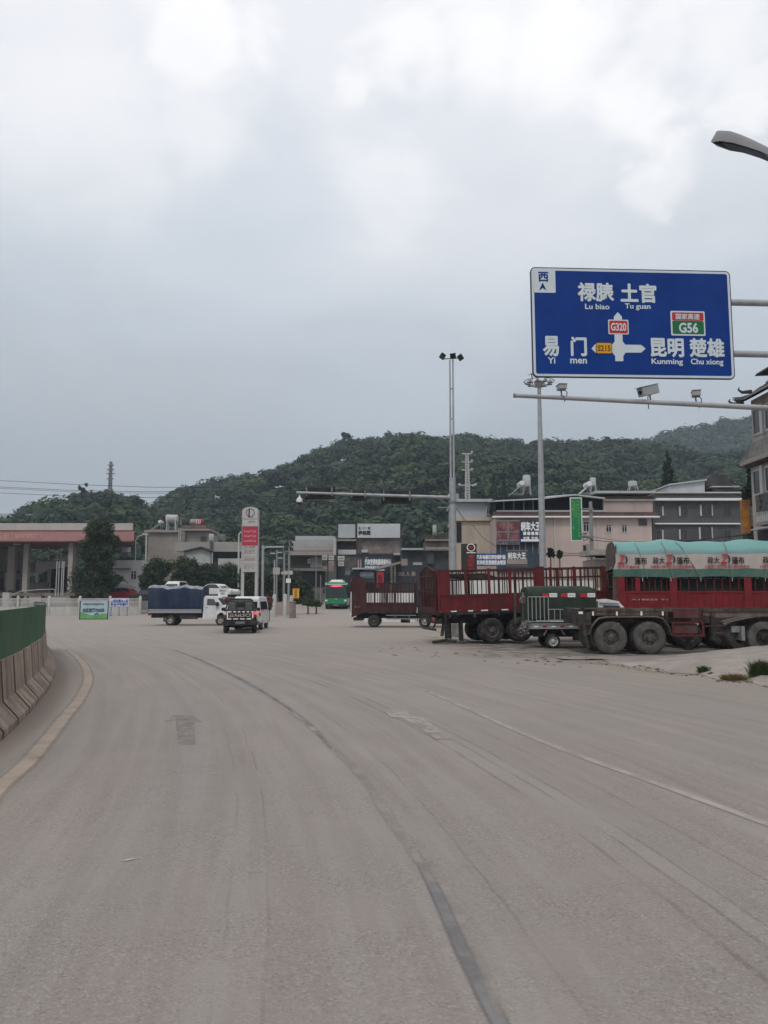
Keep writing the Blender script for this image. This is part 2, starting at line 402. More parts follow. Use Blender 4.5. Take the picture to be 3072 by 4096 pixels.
# edge line by the barrier
e_pts = [(-2.6, 5.2, 0)] + g2((-60, 3220), (120, 3040), (250, 2880), (322, 2790), (352, 2720), (340, 2665), (300, 2622), (262, 2597))
struct('edge_line_marking', ribbon(e_pts, [.24, .24, .24, .24, .24, .24, .24, .2, .1]), yel)
tp = [(.72, 3.0, 0)] + g2((2000, 4096), (1850, 3800), (1740, 3560), (1640, 3380))
struct('dark_lane_strip', ribbon(tp, [.08, .09, .10, .09, .04], .005, 8, .03), tar)
tp = g2((1760, 3560), (1640, 3380), (1570, 3290), (1450, 3110), (1330, 2990), (1240, 2905), (1160, 2845))
struct('faded_lane_line_marking', ribbon(tp, .12, .0055, 8, .03), pwf)
tp = g2((1330, 3000), (1240, 2900), (1150, 2830), (1040, 2760), (930, 2700), (800, 2640), (690, 2597))
struct('dark_lane_strip', ribbon(tp, [.05, .08, .07, .10, .10, .12, .05], .005, 6, .05), tar)
tp = g2((1900, 4096), (1800, 3800), (1690, 3540), (1590, 3350))
struct('faded_lane_line_marking', ribbon([p + Vector((.14, 0, 0)) for p in tp], .07, .0075, 8, .03), pwf)
tp = g2((1700, 2760), (1880, 2840), (2200, 2980), (2640, 3140), (3120, 3315), (3700, 3520))
struct('lane_line_marking', ribbon(tp, .13, .0055, 8, .03), M('pale_lane_paint', (.335, .302, .275), .9, .1, 1.5, (.27, .24, .22), .6, 1.5, alpha_noise=(.15, .62, .9), soft=True))
struct('arrow_marking', MB().add(g2((1535, 2842), (1625, 2842), (1640, 2862), (1692, 2872), (1808, 2957), (1742, 2957), (1690, 2920), (1612, 2876), (1560, 2868)), [tuple(range(9))[::-1]]).xf(Matrix.Translation((0, 0, .006))), pwh)
struct('arrow_marking', MB().add(g2((712, 2978), (782, 2978), (778, 2885), (812, 2890), (770, 2862), (700, 2858), (655, 2888), (702, 2884)), [tuple(range(8))[::-1]]).xf(Matrix.Translation((0, 0, .006))),
       M('scraped_arrow', (.205, .182, .165), .9, .3, 3, (.33, .29, .26), .6, 5, alpha_noise=(.36, .72, 3)))
for a in (((470, 3450), (560, 3432)), ((690, 3090), (760, 3083)), ((830, 3098), (895, 3094)), ((1280, 2880), (1300, 2880))):
    struct('scratch_marking', ribbon(g2(*a), .03, .006, 4, .5), M('scratch_white', (.40, .38, .36), .9, alpha_noise=(.4, .5, 20), soft=True))
# concrete apron rising on the right, broken front edge
apm = M('apron_concrete', (.285, .250, .222), .95, .14, .8, (.20, .17, .145), .6, 1.3, bump=.3, bs=14)
pxs = [2240 + 40 * i for i in range(58)]; rows = []
fe = []
for px in pxs:
    yb = 2630 + max(0, px - 2300) * .150 + (9 * math.sin(px * .031) + 7 * math.sin(px * .083)) * .55
    p = GP(px, min(yb, 2930)); p.z = .012; fe.append(p)
    k = sst(2420, 3250, px); hz = .50 * k + .012
    cr_ = W(px, 2600, 25.2)
    col = [Vector((p.x, p.y, -.02)), p]
    for s in (.12, .3, .5, .7, .85, 1.0):
        col.append(Vector((p.x + (cr_.x - p.x) * s, p.y + (25.0 - p.y) * s, .022 + hz * s * (2 - s) * .98 + .01 * math.sin(px * .05 + s * 9))))
    col.append(Vector((cr_.x, 26.0, max(hz * .5, .01)))); col.append(Vector((cr_.x, 26.8, -.01)))
    rows.append(col)
struct('concrete_apron', MB().grid(rows), apm, sm=True)
# debris flakes and clods along the broken edge
deb = MB()
for i in range(150):
    j = rnd.randrange(2, 30); p = fe[j]; q = fe[j + 1]; s = rnd.random(); c = p.lerp(q, s) + Vector((rnd.gauss(0, .12), rnd.gauss(-.12, .22), 0))
    r = rnd.uniform(.012, .05); a = rnd.uniform(0, 3.1)
    deb.add([(c.x + r * math.cos(a + k * 1.57) * rnd.uniform(.7, 2.2), c.y + r * math.sin(a + k * 1.57), .008 if k < 4 else 0) for k in range(4)] + [(c.x, c.y, .012 + r * .5)], [(0, 1, 4), (1, 2, 4), (2, 3, 4), (3, 0, 4)])
for i in range(60):
    px = rnd.uniform(1500, 2600); c = GP(px, 2590 + (px - 1500) * .06 + rnd.uniform(-8, 30)); r = rnd.uniform(.01, .06); a = rnd.uniform(0, 3.1)
    deb.add([(c.x + r * math.cos(a + k * 1.57) * rnd.uniform(1, 3), c.y + r * math.sin(a + k * 1.57), .008) for k in range(4)] + [(c.x, c.y, .015 + r * .35)], [(0, 1, 4), (1, 2, 4), (2, 3, 4), (3, 0, 4)])
struct('gravel', deb, M('clods', (.09, .075, .06), .95, .3, 5), 'stuff')
crk = M('crack_dark', (.07, .06, .052), .95, .2, 5, alpha_noise=(.38, .5, 6), soft=True)
for i, a in enumerate((((2300, 2648), (2460, 2664), (2600, 2688), (2760, 2706)), ((2480, 2640), (2560, 2646)), ((2620, 2690), (2740, 2697), (2830, 2700)), ((1640, 2540), (1790, 2556)), ((1740, 2525), (1830, 2548), (1900, 2575)))):
    struct('crack', ribbon(g2(*a), .06 if i != 4 else .12, .009 if i > 2 else .03, 6, .6), crk)

# ------------------------------------------------------------------ foliage
def leaf_mesh(name, clumps, n, size, mat, seed=0, flat=.55, off=(0, 0, 0), core=0.0):
    """n quads of about `size` spread through ellipsoid clumps [(cx,cy,cz,rx,ry,rz)]"""
    r = np.random.RandomState(seed); C = np.array(clumps, float)
    vol = (C[:, 3] * C[:, 4] * C[:, 5]) ** .7; idx = r.choice(len(C), n, p=vol / vol.sum())
    d = r.normal(size=(n, 3)); d /= np.linalg.norm(d, axis=1)[:, None]
    rad = (core + (1 - core) * r.rand(n)) ** .42 * (1 + .16 * r.normal(size=n)); P = C[idx, :3] + d * C[idx, 3:6] * rad[:, None]
    a = r.normal(size=(n, 3)) * .55 + d + np.array([0, 0, .25]); a /= np.linalg.norm(a, axis=1)[:, None]
    b = np.cross(a, r.normal(size=(n, 3))); b /= np.linalg.norm(b, axis=1)[:, None]; c = np.cross(a, b)
    s = size * (.6 + .8 * r.rand(n))[:, None]; b = b * s; c = c * s * flat
    V = np.stack([P - b, P + c * .9 - b * .1, P + b, P - c - b * .1], 1).reshape(-1, 3) - np.array(off)
    return quads(name, V, mat)
def quads(name, V, mat):
    me = bpy.data.meshes.new(name); k = len(V) // 4
    me.vertices.add(len(V)); me.vertices.foreach_set('co', V.astype(np.float32).ravel())
    me.loops.add(k * 4); me.loops.foreach_set('vertex_index', np.arange(k * 4, dtype=np.int32))
    me.polygons.add(k); me.polygons.foreach_set('loop_start', np.arange(0, k * 4, 4, dtype=np.int32)); me.polygons.foreach_set('loop_total', np.full(k, 4, np.int32))
    me.materials.append(mat); me.update(calc_edges=True); return me
lf_dark = leafmat('leaf_dark', (.030, .050, .024), .6, 1.6); lf_mid = leafmat('leaf_mid', (.040, .068, .028)); lf_far = leafmat('leaf_far', (.023, .044, .023), .5, .30, .25, .11)
lf_con = leafmat('leaf_conifer', (.016, .028, .016)); lf_grass = leafmat('grass_blade', (.035, .06, .018), .4, 6); lf_dry = leafmat('dry_weed', (.13, .11, .06), .4, 6)
lf_light = leafmat('leaf_light', (.075, .115, .045), .4, .3)

def tree(label, px, Y, py0, py1, wpx, mat, kind='round', n=1500, leaf=.22, seed=1, group=None, name='tree', cat='tree', trunk=None):
    """crown spans photo rows py0..py1 and is wpx wide, at distance Y"""
    top = W(px, py0, Y); bot = W(px, py1, Y); gz = G(top.x, Y) - .05 if trunk is None else trunk
    t = T(name, label, cat, (top.x, Y, gz), group=group); k = wpx / FOC * Y / 2; H = top.z - bot.z; r = random.Random(seed); cl = []
    if kind == 'round':
        for i in range(16):
            a = r.uniform(0, 6.28); q = r.uniform(.0, .72); zz = r.uniform(.12, .90); sw = math.sin(math.pi * (zz * .8 + .12)) ** .5
            s = r.uniform(.26, .42)
            cl.append((top.x + math.cos(a) * q * k * sw, Y + math.sin(a) * q * k * sw, bot.z + zz * H, s * k, s * k, s * min(k, H * .6)))
    elif kind == 'full':
        for i in range(62):
            a = r.uniform(0, 6.28); q = r.uniform(.1, .70); zz = r.uniform(.04, .93); sw = 1 if zz < .7 else max(.62, 1 - ((zz - .7) / .3) ** 2.2); s = r.uniform(.24, .36)
            cl.append((top.x + math.cos(a) * q * k * sw, Y + math.sin(a) * q * k * sw, bot.z + zz * H, s * k, s * k, s * k * .9))
    elif kind == 'cone':
        for i in range(26):
            zz = i / 25; q = (1 - zz) ** .8 * k; a = i * 2.4
            cl.append((top.x + math.cos(a) * q * .4, Y + math.sin(a) * q * .4, bot.z + zz * H * .96, .62 * q + .1, .62 * q + .1, H * .06 + .1))
    elif kind == 'oval':
        for i in range(22):
            zz = r.uniform(.03, .97); sw = max(.2, (1 - (zz * 1.55 - .62) ** 2)) ** .5 if zz > .2 else .8; a = r.uniform(0, 6.28); q = r.uniform(.1, .62)
            cl.append((top.x + math.cos(a) * q * k * sw, Y + math.sin(a) * q * k * sw, bot.z + zz * H, .36 * k, .36 * k, .1 * H))
    elif kind == 'sparse':
        for i in range(9):
            a = r.uniform(0, 6.28); q = r.uniform(.2, .85); zz = r.uniform(.35, .95)
            cl.append((top.x + math.cos(a) * q * k, Y + math.sin(a) * q * k, bot.z + zz * H, .24 * k, .24 * k, .09 * H + .1))
    tr = MB(); hb = max(bot.z, gz + .2); h0 = gz
    tr.tube([(top.x, Y, h0), (top.x + .03 * k, Y, (h0 + hb) / 2), (top.x - .02 * k, Y, hb + H * .35), (top.x, Y, hb + H * .8)], [.055 * k + .05, .045 * k + .04, .03 * k + .03, .01])
    for c in cl[::2]:
        z0 = min(c[2] - .1, hb + H * .2); tr.tube([(top.x, Y, z0), (c[0], c[1], c[2])], [.02 * k + .02, .01], 5)
    t.add('trunk', tr, bark)
    me = leaf_mesh('crown', cl, n, leaf, mat, seed, .6, t.off); o = t.add('crown', me, mat); return t

# ------------------------------------------------------------------ hills and forest
def poly_at(pl, x):
    for (a, za), (b, zb) in zip(pl, pl[1:]):
        if x <= b:
            s = max(0, (x - a) / (b - a)); s = s * s * (3 - 2 * s) if False else s; return za + (zb - za) * s
    return pl[-1][1]
def ridge(ps, Y): return [(W(px, py, Y).x, W(px, py, Y).z) for px, py in ps]
def hill(name, ps, Yf, Yr, Yb, x0, x1, nx, mat, foot, pw=.8):
    rg = ridge(ps, Yr); rows = []
    def H(x, y):
        z = poly_at(rg, x * Yr / max(y, 60.0))
        if y <= Yr: s = max(0, (y - Yf) / (Yr - Yf)); k = s ** pw
        else: k = 1 - .9 * ((y - Yr) / (Yb - Yr))
        bump = 2.2 * math.sin(x * .045 + y * .03) + 1.6 * math.sin(x * .11 - y * .07)
        return foot + (z - foot) * k + bump * min(1, max(0, (y - Yf) / 60)) * (Yr / 340)* max(0, min(1, abs(y - Yr) / 40))
    yy = [Yf + (Yr - Yf) * i / 14 for i in range(15)] + [Yr + (Yb - Yr) * i / 5 for i in range(1, 6)]
    for y in yy: rows.append([(x0 + (x1 - x0) * i / nx, y, H(x0 + (x1 - x0) * i / nx, y)) for i in range(nx + 1)])
    struct(name, MB().grid(rows), mat, sm=True)
    return H
hillm = M('hill_soil', (.085, .118, .06), .95, .3, .05, (.13, .14, .08), .7, .03)
main_ps = [(-3000, 2370), (-200, 2365), (300, 2330), (480, 2240), (590, 2120), (650, 2065), (720, 2028), (900, 1990), (1060, 1962), (1150, 1945), (1230, 1905), (1310, 1862), (1370, 1838), (1480, 1830), (1660, 1797), (1800, 1802), (1990, 1824), (2150, 1830), (2430, 1832), (2560, 1848), (2700, 1858), (3072, 1900), (4200, 2050), (6000, 2300)]
left_ps = [(-3000, 2340), (-300, 2290), (-60, 2230), (60, 2150), (150, 2100), (220, 2074), (320, 2052), (480, 2048), (540, 2068), (580, 2110), (640, 2200), (760, 2310), (1200, 2330), (1800, 2350)]
right_ps = [(1500, 1900), (2200, 1850), (2560, 1822), (2700, 1778), (2850, 1740), (2990, 1720), (3300, 1690), (4200, 1720), (6000, 2000)]
Hm = hill('hill', main_ps, 150, 345, 600, -380, 520, 130, hillm, 2.7)
Hl = hill('near_hill', left_ps, 135, 225, 330, -260, 40, 60, hillm, 1.5, .9)
Hr = hill('far_hill', right_ps, 420, 640, 1000, -60, 1200, 60, hillm, 10)
hill('distant_hill', [(-4000, 2100), (-600, 2040), (-100, 2060), (60, 2055), (200, 2075), (500, 2150), (1500, 2250), (2500, 2300)], 900, 1400, 2000, -2400, 1200, 60, hillm, 0)

def forest(name, H, area, n, size, leaf, lpt, seed, mat, clear=()):
    r = np.random.RandomState(seed); x0, x1, y0, y1 = area; out = []; nrm = []
    X = r.uniform(x0, x1, n * 3); Y = r.uniform(y0, y1, n * 3); keep = []
    for x, y in zip(X, Y):
        px = 1536 + x / y * FOC
        if px < -150 or px > 3200: continue
        z = H(x, y); py = HOR - (z - CAMH) / y * FOC
        if any(a < px < c and b < py < d for a, b, c, d in clear): continue
        keep.append((x, y, z))
        if len(keep) >= n: break
    K = np.array(keep); k = len(K)
    for i in range(k):
        s = size * (.62 + .75 * r.rand()); m = lpt
        d = r.normal(size=(m, 3)); d /= np.linalg.norm(d, axis=1)[:, None]; d[:, 2] = np.abs(d[:, 2]) * .95 - .12
        # lobed crown: push leaves toward a handful of lobes
        L = r.normal(size=(6, 3)); L /= np.linalg.norm(L, axis=1)[:, None]; L[:, 2] = np.abs(L[:, 2])
        li = r.randint(0, 6, m); base = L[li] * (.50 * s); off = d * (.50 * s) * (r.rand(m) ** .4)[:, None]
        P = K[i] + np.array([0, 0, s * .62]) + (base + off) * np.array([1, 1, .85])
        out.append(P); nrm.append(off / (.5 * s) * .9 + L[li] * .9 + np.array([0, 0, .35]))
    P = np.concatenate(out); m = len(P)
    a = r.normal(size=(m, 3)) * .38 + np.concatenate(nrm); a /= np.linalg.norm(a, axis=1)[:, None]
    b = np.cross(a, r.normal(size=(m, 3))); b /= np.linalg.norm(b, axis=1)[:, None]; c = np.cross(a, b)
    s = leaf * (.6 + .8 * r.rand(m))[:, None]; b *= s; c *= s * .7
    V = np.stack([P - b, P + c, P + b, P - c], 1).reshape(-1, 3)
    o = link(name, quads(name, V, mat)); o['kind'] = 'stuff'; return o
clr = ((850, 2040, 950, 2110), (1030, 1980, 1130, 2030), (1270, 1880, 1430, 1925), (1140, 2080, 1300, 2130), (1350, 2105, 1430, 2145), (1720, 2060, 1800, 2080), (1180, 1990, 1230, 2030), (980, 2040, 1010, 2100))
forest('forest', Hm, (-130, 190, 152, 352), 2600, 5.2, .72, 150, 3, lf_far, clr)
forest('forest', Hl, (-130, -40, 140, 230), 360, 4.2, .62, 130, 4, lf_far)
forest('forest', Hr, (90, 330, 430, 660), 1300, 9.0, 1.6, 60, 5, lf_far)
# shrubs hiding the foot of the hill
forest('forest', lambda x, y: 2.3, (-70, 90, 133, 152), 330, 3.4, .55, 80, 6, lf_far)
# ridge-top trees that stand out of the mass
for i, (px, py0, py1, wp, lab) in enumerate(((1382, 1728, 1800, 62, 'sparse tall tree standing highest at the left shoulder of the hill crest'), (1465, 1745, 1800, 44, 'small round tree on the crest right of the tall sparse one'),
    (1545, 1722, 1790, 70, 'broad tree on the middle of the hill crest left of the twin-tube mast'), (1892, 1728, 1775, 56, 'airy tree on the crest just right of the twin-tube mast'),
    (1215, 1815, 1865, 70, 'bushy tree where the hill crest steps down to the left'), (1075, 1895, 1935, 40, 'small lone tree on the low left slope of the hill crest'),
    (1700, 1735, 1790, 60, 'low wide tree on the crest left of the floodlight mast top'), (935, 1905, 1945, 40, 'tiny tree on the hill crest above the price pylon'),
    (2150, 1755, 1800, 70, 'round tree on the crest beside the ring-headed mast'))):
    p = W(px, py1, 343); tree(lab, px, 343, py0 + 4, py1, wp * 1.25, lf_far, 'sparse' if i in (0, 3, 5) else 'round', 260, .75, 40 + i, 'trees standing out on the hill crest', trunk=p.z - 4)
for i, (px, py0, py1, wp, lab) in enumerate(((335, 1932, 1995, 52, 'leaning sparse tree on the left knoll below the power cables'), (475, 1965, 2040, 110, 'dense round tree on the left knoll by the radio tower'), (385, 1975, 2040, 90, 'dense dark tree on top of the left knoll'),
    (552, 2003, 2045, 50, 'thin airy tree at the right end of the left knoll'), (85, 2037, 2090, 60, 'dark tree behind the far left of the station canopy'), (165, 2010, 2080, 50, 'pale slim tree on the left slope of the knoll'), (215, 1998, 2080, 60, 'pale round tree on the left slope of the knoll'))):
    p = W(px, py1, 223); tree(lab, px, 223, py0, py1, wp, lf_far, 'sparse' if i in (0, 3) else 'round', 420, .4, 60 + i, 'trees on the left knoll', trunk=p.z - 4)
# pale retaining wall and terrace on the slope
st = T('hillside_wall', 'pale broken stone retaining wall on the hillside left of the price pylon', 'wall', W(895, 2090, 300))
for a in (((872, 2062), (880, 2066), (912, 2108), (900, 2110)), ((884, 2064), (925, 2056), (932, 2066), (893, 2078)), ((905, 2078), (934, 2070), (940, 2100), (925, 2108))):
    Ys = 243; b = MB(); P = [W(*q, Ys) for q in a]; b.add([tuple(p) for p in P] + [(p.x, p.y + 2, p.z) for p in P], [(0, 1, 2, 3), (4, 7, 6, 5), (0, 4, 5, 1), (1, 5, 6, 2), (2, 6, 7, 3), (3, 7, 4, 0)])
    st.add('wall_section', b, M('pale_rock', (.30, .31, .27), .9, .2, .5))
hz = MB().box(-700, 1250, -30, 1450, -3, 260)
hm = bpy.data.materials.new('haze'); hm.use_nodes = True; t_ = hm.node_tree; t_.nodes.clear()
pv = N(t_, 'ShaderNodeVolumePrincipled'); pv.inputs['Color'].default_value = (.74, .86, 1.0, 1); pv.inputs['Density'].default_value =   .00050; pv.inputs['Anisotropy'].default_value = .1
t_.links.new(pv.outputs[0], N(t_, 'ShaderNodeOutputMaterial').inputs['Volume'])
ho = link('haze', mesh_from('haze', hz, hm)); ho['kind'] = 'stuff'
# ------------------------------------------------------------------ concrete barriers with green panels
ORD = ['first', 'second', 'third', 'fourth', 'fifth', 'sixth', 'seventh', 'eighth', 'ninth', 'tenth', 'eleventh', 'twelfth', 'thirteenth', 'fourteenth', 'fifteenth', 'sixteenth']
def resample(P, step):
    P = [Vector(p) for p in P]; D = []
    for i in range(len(P) - 1):
        p0, p1, p2, p3 = P[max(i - 1, 0)], P[i], P[i + 1], P[min(i + 2, len(P) - 1)]
        for k in range(20):
            s = k / 20; D.append(.5 * ((2 * p1) + (p2 - p0) * s + (2 * p0 - 5 * p1 + 4 * p2 - p3) * s * s + (3 * p1 - p0 - 3 * p2 + p3) * s ** 3))
    D.append(P[-1]); out = [D[0]]; acc = 0
    for a, b in zip(D, D[1:]):
        acc += (b - a).length
        if acc >= step: out.append(b); acc = 0
    return out
def barrier(p, q, label, panel, group, ptop=1.76):
    d = (q - p).normalized(); n = Vector((d.y, -d.x, 0)); L = (q - p).length; c = (p + q) / 2; c.z = 0
    t = T('concrete_barrier', label, 'barrier', c, math.atan2(d.y, d.x), group=group, local=True); h = L / 2 - .022
    jt = rnd.uniform(-.02, .02)
    prof = [(-.02, 0), (-.02, .10), (-.25, .36), (-.31, 1.0 + jt), (-.49, 1.0 + jt), (-.55, .36), (-.78, .10), (-.78, 0)]
    b = MB(); o = [(-h, -a, z) for a, z in [(x, z) for x, z in prof]]
    # y is measured away from the road on the left of travel
    v = [(-h, -x if False else -x, z) for x, z in prof] + [(h, -x, z) for x, z in prof]; m_ = len(prof)
    b.add(v, [(i, (i + 1) % m_, m_ + (i + 1) % m_, m_ + i) for i in range(m_)] + [tuple(range(m_))[::-1], tuple(range(m_, 2 * m_))])
    t.add('block', b, concrete, bevel=.012)
    # dark strip laid proud of the face, painting the shaded gap between blocks
    jd = M('joint_dark', (.05, .035, .028), .95); jb = MB(); jp = [(.016, .0), (.016, .104), (.244, .364), (.304, 1.0 + jt)]; jw = .028 + rnd.random() * .03
    for (ya, za), (yc, zc) in zip(jp, jp[1:]): jb.add([(-h, ya, za), (-h + jw, ya, za), (-h + jw, yc, zc), (-h, yc, zc)], [(0, 1, 2, 3)])
    t.add('painted_gap', jb, jd)
    if panel:
        g = MB(); k = 10; P = []
        for i in range(k + 1):
            x = -h + 2 * h * i / k + (.012 if i == k else 0); P.append(x)
        top = [(x, .33 + .006 * (i % 2)) for i, x in enumerate(P)]
        for i in range(k):
            (x0, y0), (x1, y1) = top[i], top[i + 1]
            g.add([(x0, y0, .96), (x1, y1, .96), (x1, y1, ptop), (x0, y0, ptop), (x0, y0 + .02, .96), (x1, y1 + .02, .96), (x1, y1 + .02, ptop), (x0, y0 + .02, ptop)], [(0, 1, 2, 3), (5, 4, 7, 6), (3, 2, 6, 7), (0, 4, 5, 1), (1, 5, 6, 2), (0, 3, 7, 4)])
        t.add('green_panel', g, panel)
        t.add('panel_rail', MB().box(-h, h, .36, .40, ptop - .10, ptop - .05).box(-.025, .025, .36, .40, 1.0, ptop - .05), galv_d)
    return t
toe = [(-4.75, 7.5, 0), (-5.00, 9.6, 0)] + [tuple(GP(*p)) for p in ((3, 2968), (98, 2879), (140, 2832), (189, 2773), (212, 2735), (222, 2708), (226, 2667), (218, 2635), (208, 2612))] + [(-12.6, 29.8, 0)]
bp = resample(toe, 1.25); gm = green_pl
for i, (a, b) in enumerate(zip(bp, bp[1:])):
    barrier(a, b, f'stained concrete barrier with dark green panel, {ORD[i]} from the near end of the row' if i < 16 else f'stained barrier with green panel at the far tip of the curve, {ORD[i - 16]} past the bend', green_pl, 'concrete barriers with green panels')
row2 = resample([(-7.2, 9.0, 0), (-7.9, 12.5, 0), (-8.5, 15.2, 0), (-9.5, 18.4, 0), (-10.4, 20.6, 0)], 1.4)
for i, (a, b) in enumerate(zip(row2[:-1], row2[1:])):
    barrier(a, b, f'barrier with pale mint panel behind the dark green row, {ORD[i]} from the camera', mint_pl, 'barriers with pale panels in the back row', 1.80)

# ------------------------------------------------------------------ blue direction sign on its gantry
A = W(2131, 1508, 19.0); B = W(2941, 1518, 19.3); At = W(2134, 1068, 19.0)
SW = (B.xy - A.xy).length; SH = At.z - A.z; ang = math.atan2(B.y - A.y, B.x - A.x)
roll = -math.atan2(A.z - B.z, SW) * -1
sg = T('direction_sign', 'large blue direction sign with white characters and a crossing arrow, overhead at the right', 'road sign', A, ang, local=True)
sg.o.rotation_euler = (0, math.atan2(A.z - B.z, SW), ang)
def rrect(x0, x1, z0, z1, r, y0, y1):
    P = []
    for cx, cz, a0 in ((x1 - r, z0 + r, -90), (x1 - r, z1 - r, 0), (x0 + r, z1 - r, 90), (x0 + r, z0 + r, 180)):
        for k in range(5): a = R(a0 + k * 22.5); P.append((cx + r * math.cos(a), cz + r * math.sin(a)))
    return MB().prism(P, y0, y1)
navy = M('sign_blue', (.003, .034, .20), .5, .14, 1.2, (.010, .035, .17), .4, .9, spec=.12)
swh = M('sign_white', (.54, .60, .63), .4, .04, 2)
sblk = M('sign_edge', (.02, .025, .05), .5)
def su(cx): return (cx - 120) / 1310 * SW
def sv_(cx, cy):
    tp_ = 108 + (cx - 120) * .0305; bt = 820 + (cx - 120) * .0153; return (bt - cy) / (bt - tp_) * SH
sg.add('plate', rrect(0, SW, 0, SH, .12, 0, .05), sblk)
sg.add('border', rrect(.025, SW - .025, .025, SH - .025, .10, -.006, -.001), swh)
sg.add('face', rrect(.085, SW - .085, .085, SH - .085, .05, -.012, -.007), navy)
def srect(name, cx0, cy0, cx1, cy1, y, mat, par=None):
    return sg.add(name, rrect(su(cx0), su(cx1), sv_((cx0 + cx1) / 2, cy1), sv_((cx0 + cx1) / 2, cy0), .03, y, y + .003), mat, par)
def stext(s, cx0, cy0, cx1, cy1, mat=swh, y=-.016, bold=.02):
    letters(sg, s, su(cx0), su(cx1), sv_((cx0 + cx1) / 2, cy1), sv_((cx0 + cx1) / 2, cy0), y, mat, bold)
srect('corner_patch', 140, 122, 280, 278, -.016, swh)
stext('西', 170, 144, 234, 206, navy, -.021, .025)
ar = MB(); ar.add([(su(x), -.021, sv_(x, y_)) for x, y_ in ((172, 265), (197, 212), (221, 265), (197, 248))], [(0, 3, 1), (3, 2, 1)]); sg.add('north_arrow', ar, navy)
for s_, a in (('禄脿', (425, 218, 656, 337)), ('土官', (703, 227, 933, 346)), ('易', (190, 562, 289, 686)), ('门', (370, 567, 468, 686)), ('昆明', (885, 580, 1098, 696)), ('楚雄', (1140, 582, 1363, 698))): stext(s_, *a, bold=.034)
for s_, a in (('Lu biao', (468, 354, 625, 388)), ('Tu guan', (727, 354, 893, 397)), ('Yi', (218, 696, 265, 735)), ('men', (362, 706, 468, 736)), ('Kunming', (887, 708, 1090, 752)), ('Chu xiong', (1143, 710, 1355, 756))): stext(s_, *a, bold=.022)
cross = [(652, 722), (652, 690), (636, 668), (540, 668), (526, 668), (500, 641), (526, 612), (540, 614), (636, 614), (652, 596), (652, 437), (678, 408), (704, 437), (704, 596), (720, 617), (822, 619), (851, 643), (822, 668), (720, 668), (704, 690), (704, 722)]
cr = MB().prism([(su(x), sv_(x, y_)) for x, y_ in cross], -.016, -.013); sg.add('arrow_symbol', cr, swh)
r1 = srect('route_plate', 613, 457, 745, 551, -.020, swh); srect('route_field', 620, 464, 738, 544, -.0235, redp, None); stext('G320', 630, 480, 728, 528, swh, -.027, .03)
orp = M('orange_print', (.60, .30, .02), .5, .05, 2)
srect('road_plate', 528, 602, 634, 676, -.020, blackp); srect('road_field', 532, 606, 630, 672, -.0235, orp); stext('S215', 540, 622, 622, 658, M('brown_print', (.12, .04, .01), .6), -.027, .02)
srect('expressway_plate', 1022, 405, 1247, 562, -.016, swh); srect('expressway_red_field', 1032, 414, 1238, 466, -.020, redp)
srect('expressway_green_field', 1032, 468, 1238, 552, -.020, M('green_print', (.01, .13, .05), .5, .05)); stext('国家高速', 1056, 422, 1212, 459, swh, -.024, .02); stext('G56', 1075, 482, 1197, 543, swh, -.024, .035)
post = MB(); pX = W(3560, 1400, 19.8)
ga = T('sign_gantry', 'grey steel gantry with two horizontal pipes holding the blue direction sign', 'gantry', (pX.x, pX.y, 0))
for cy in (341, 674):
    l = W(2050 + .616 * 300, 1000 + .616 * (cy - 24), 19.12); r_ = W(3072, 1000 + .616 * (cy + 4), 19.55); e = r_ + (r_ - l) * ((pX.x - r_.x) / (r_.x - l.x))
    ga.add('arm_pipe', MB().tube([l, (pX.x, e.y, e.z)], .083, 16), galv, sm=True)
ga.add('post', MB().tube([(pX.x, pX.y, -.1), (pX.x, pX.y, 9)], [.2, .16], 16), galv, sm=True)
for cx in (420, 800, 1180):
    p = W(2050 + .616 * cx, 1000 + .616 * 500, 19.3); ga.add('bracket', MB().box(p.x - .03, p.x + .03, p.y + .02, p.y + .07, W(0, 1000 + .616 * 720, 19.1).z, W(0, 1000 + .616 * 300, 19.1).z), galv_d)
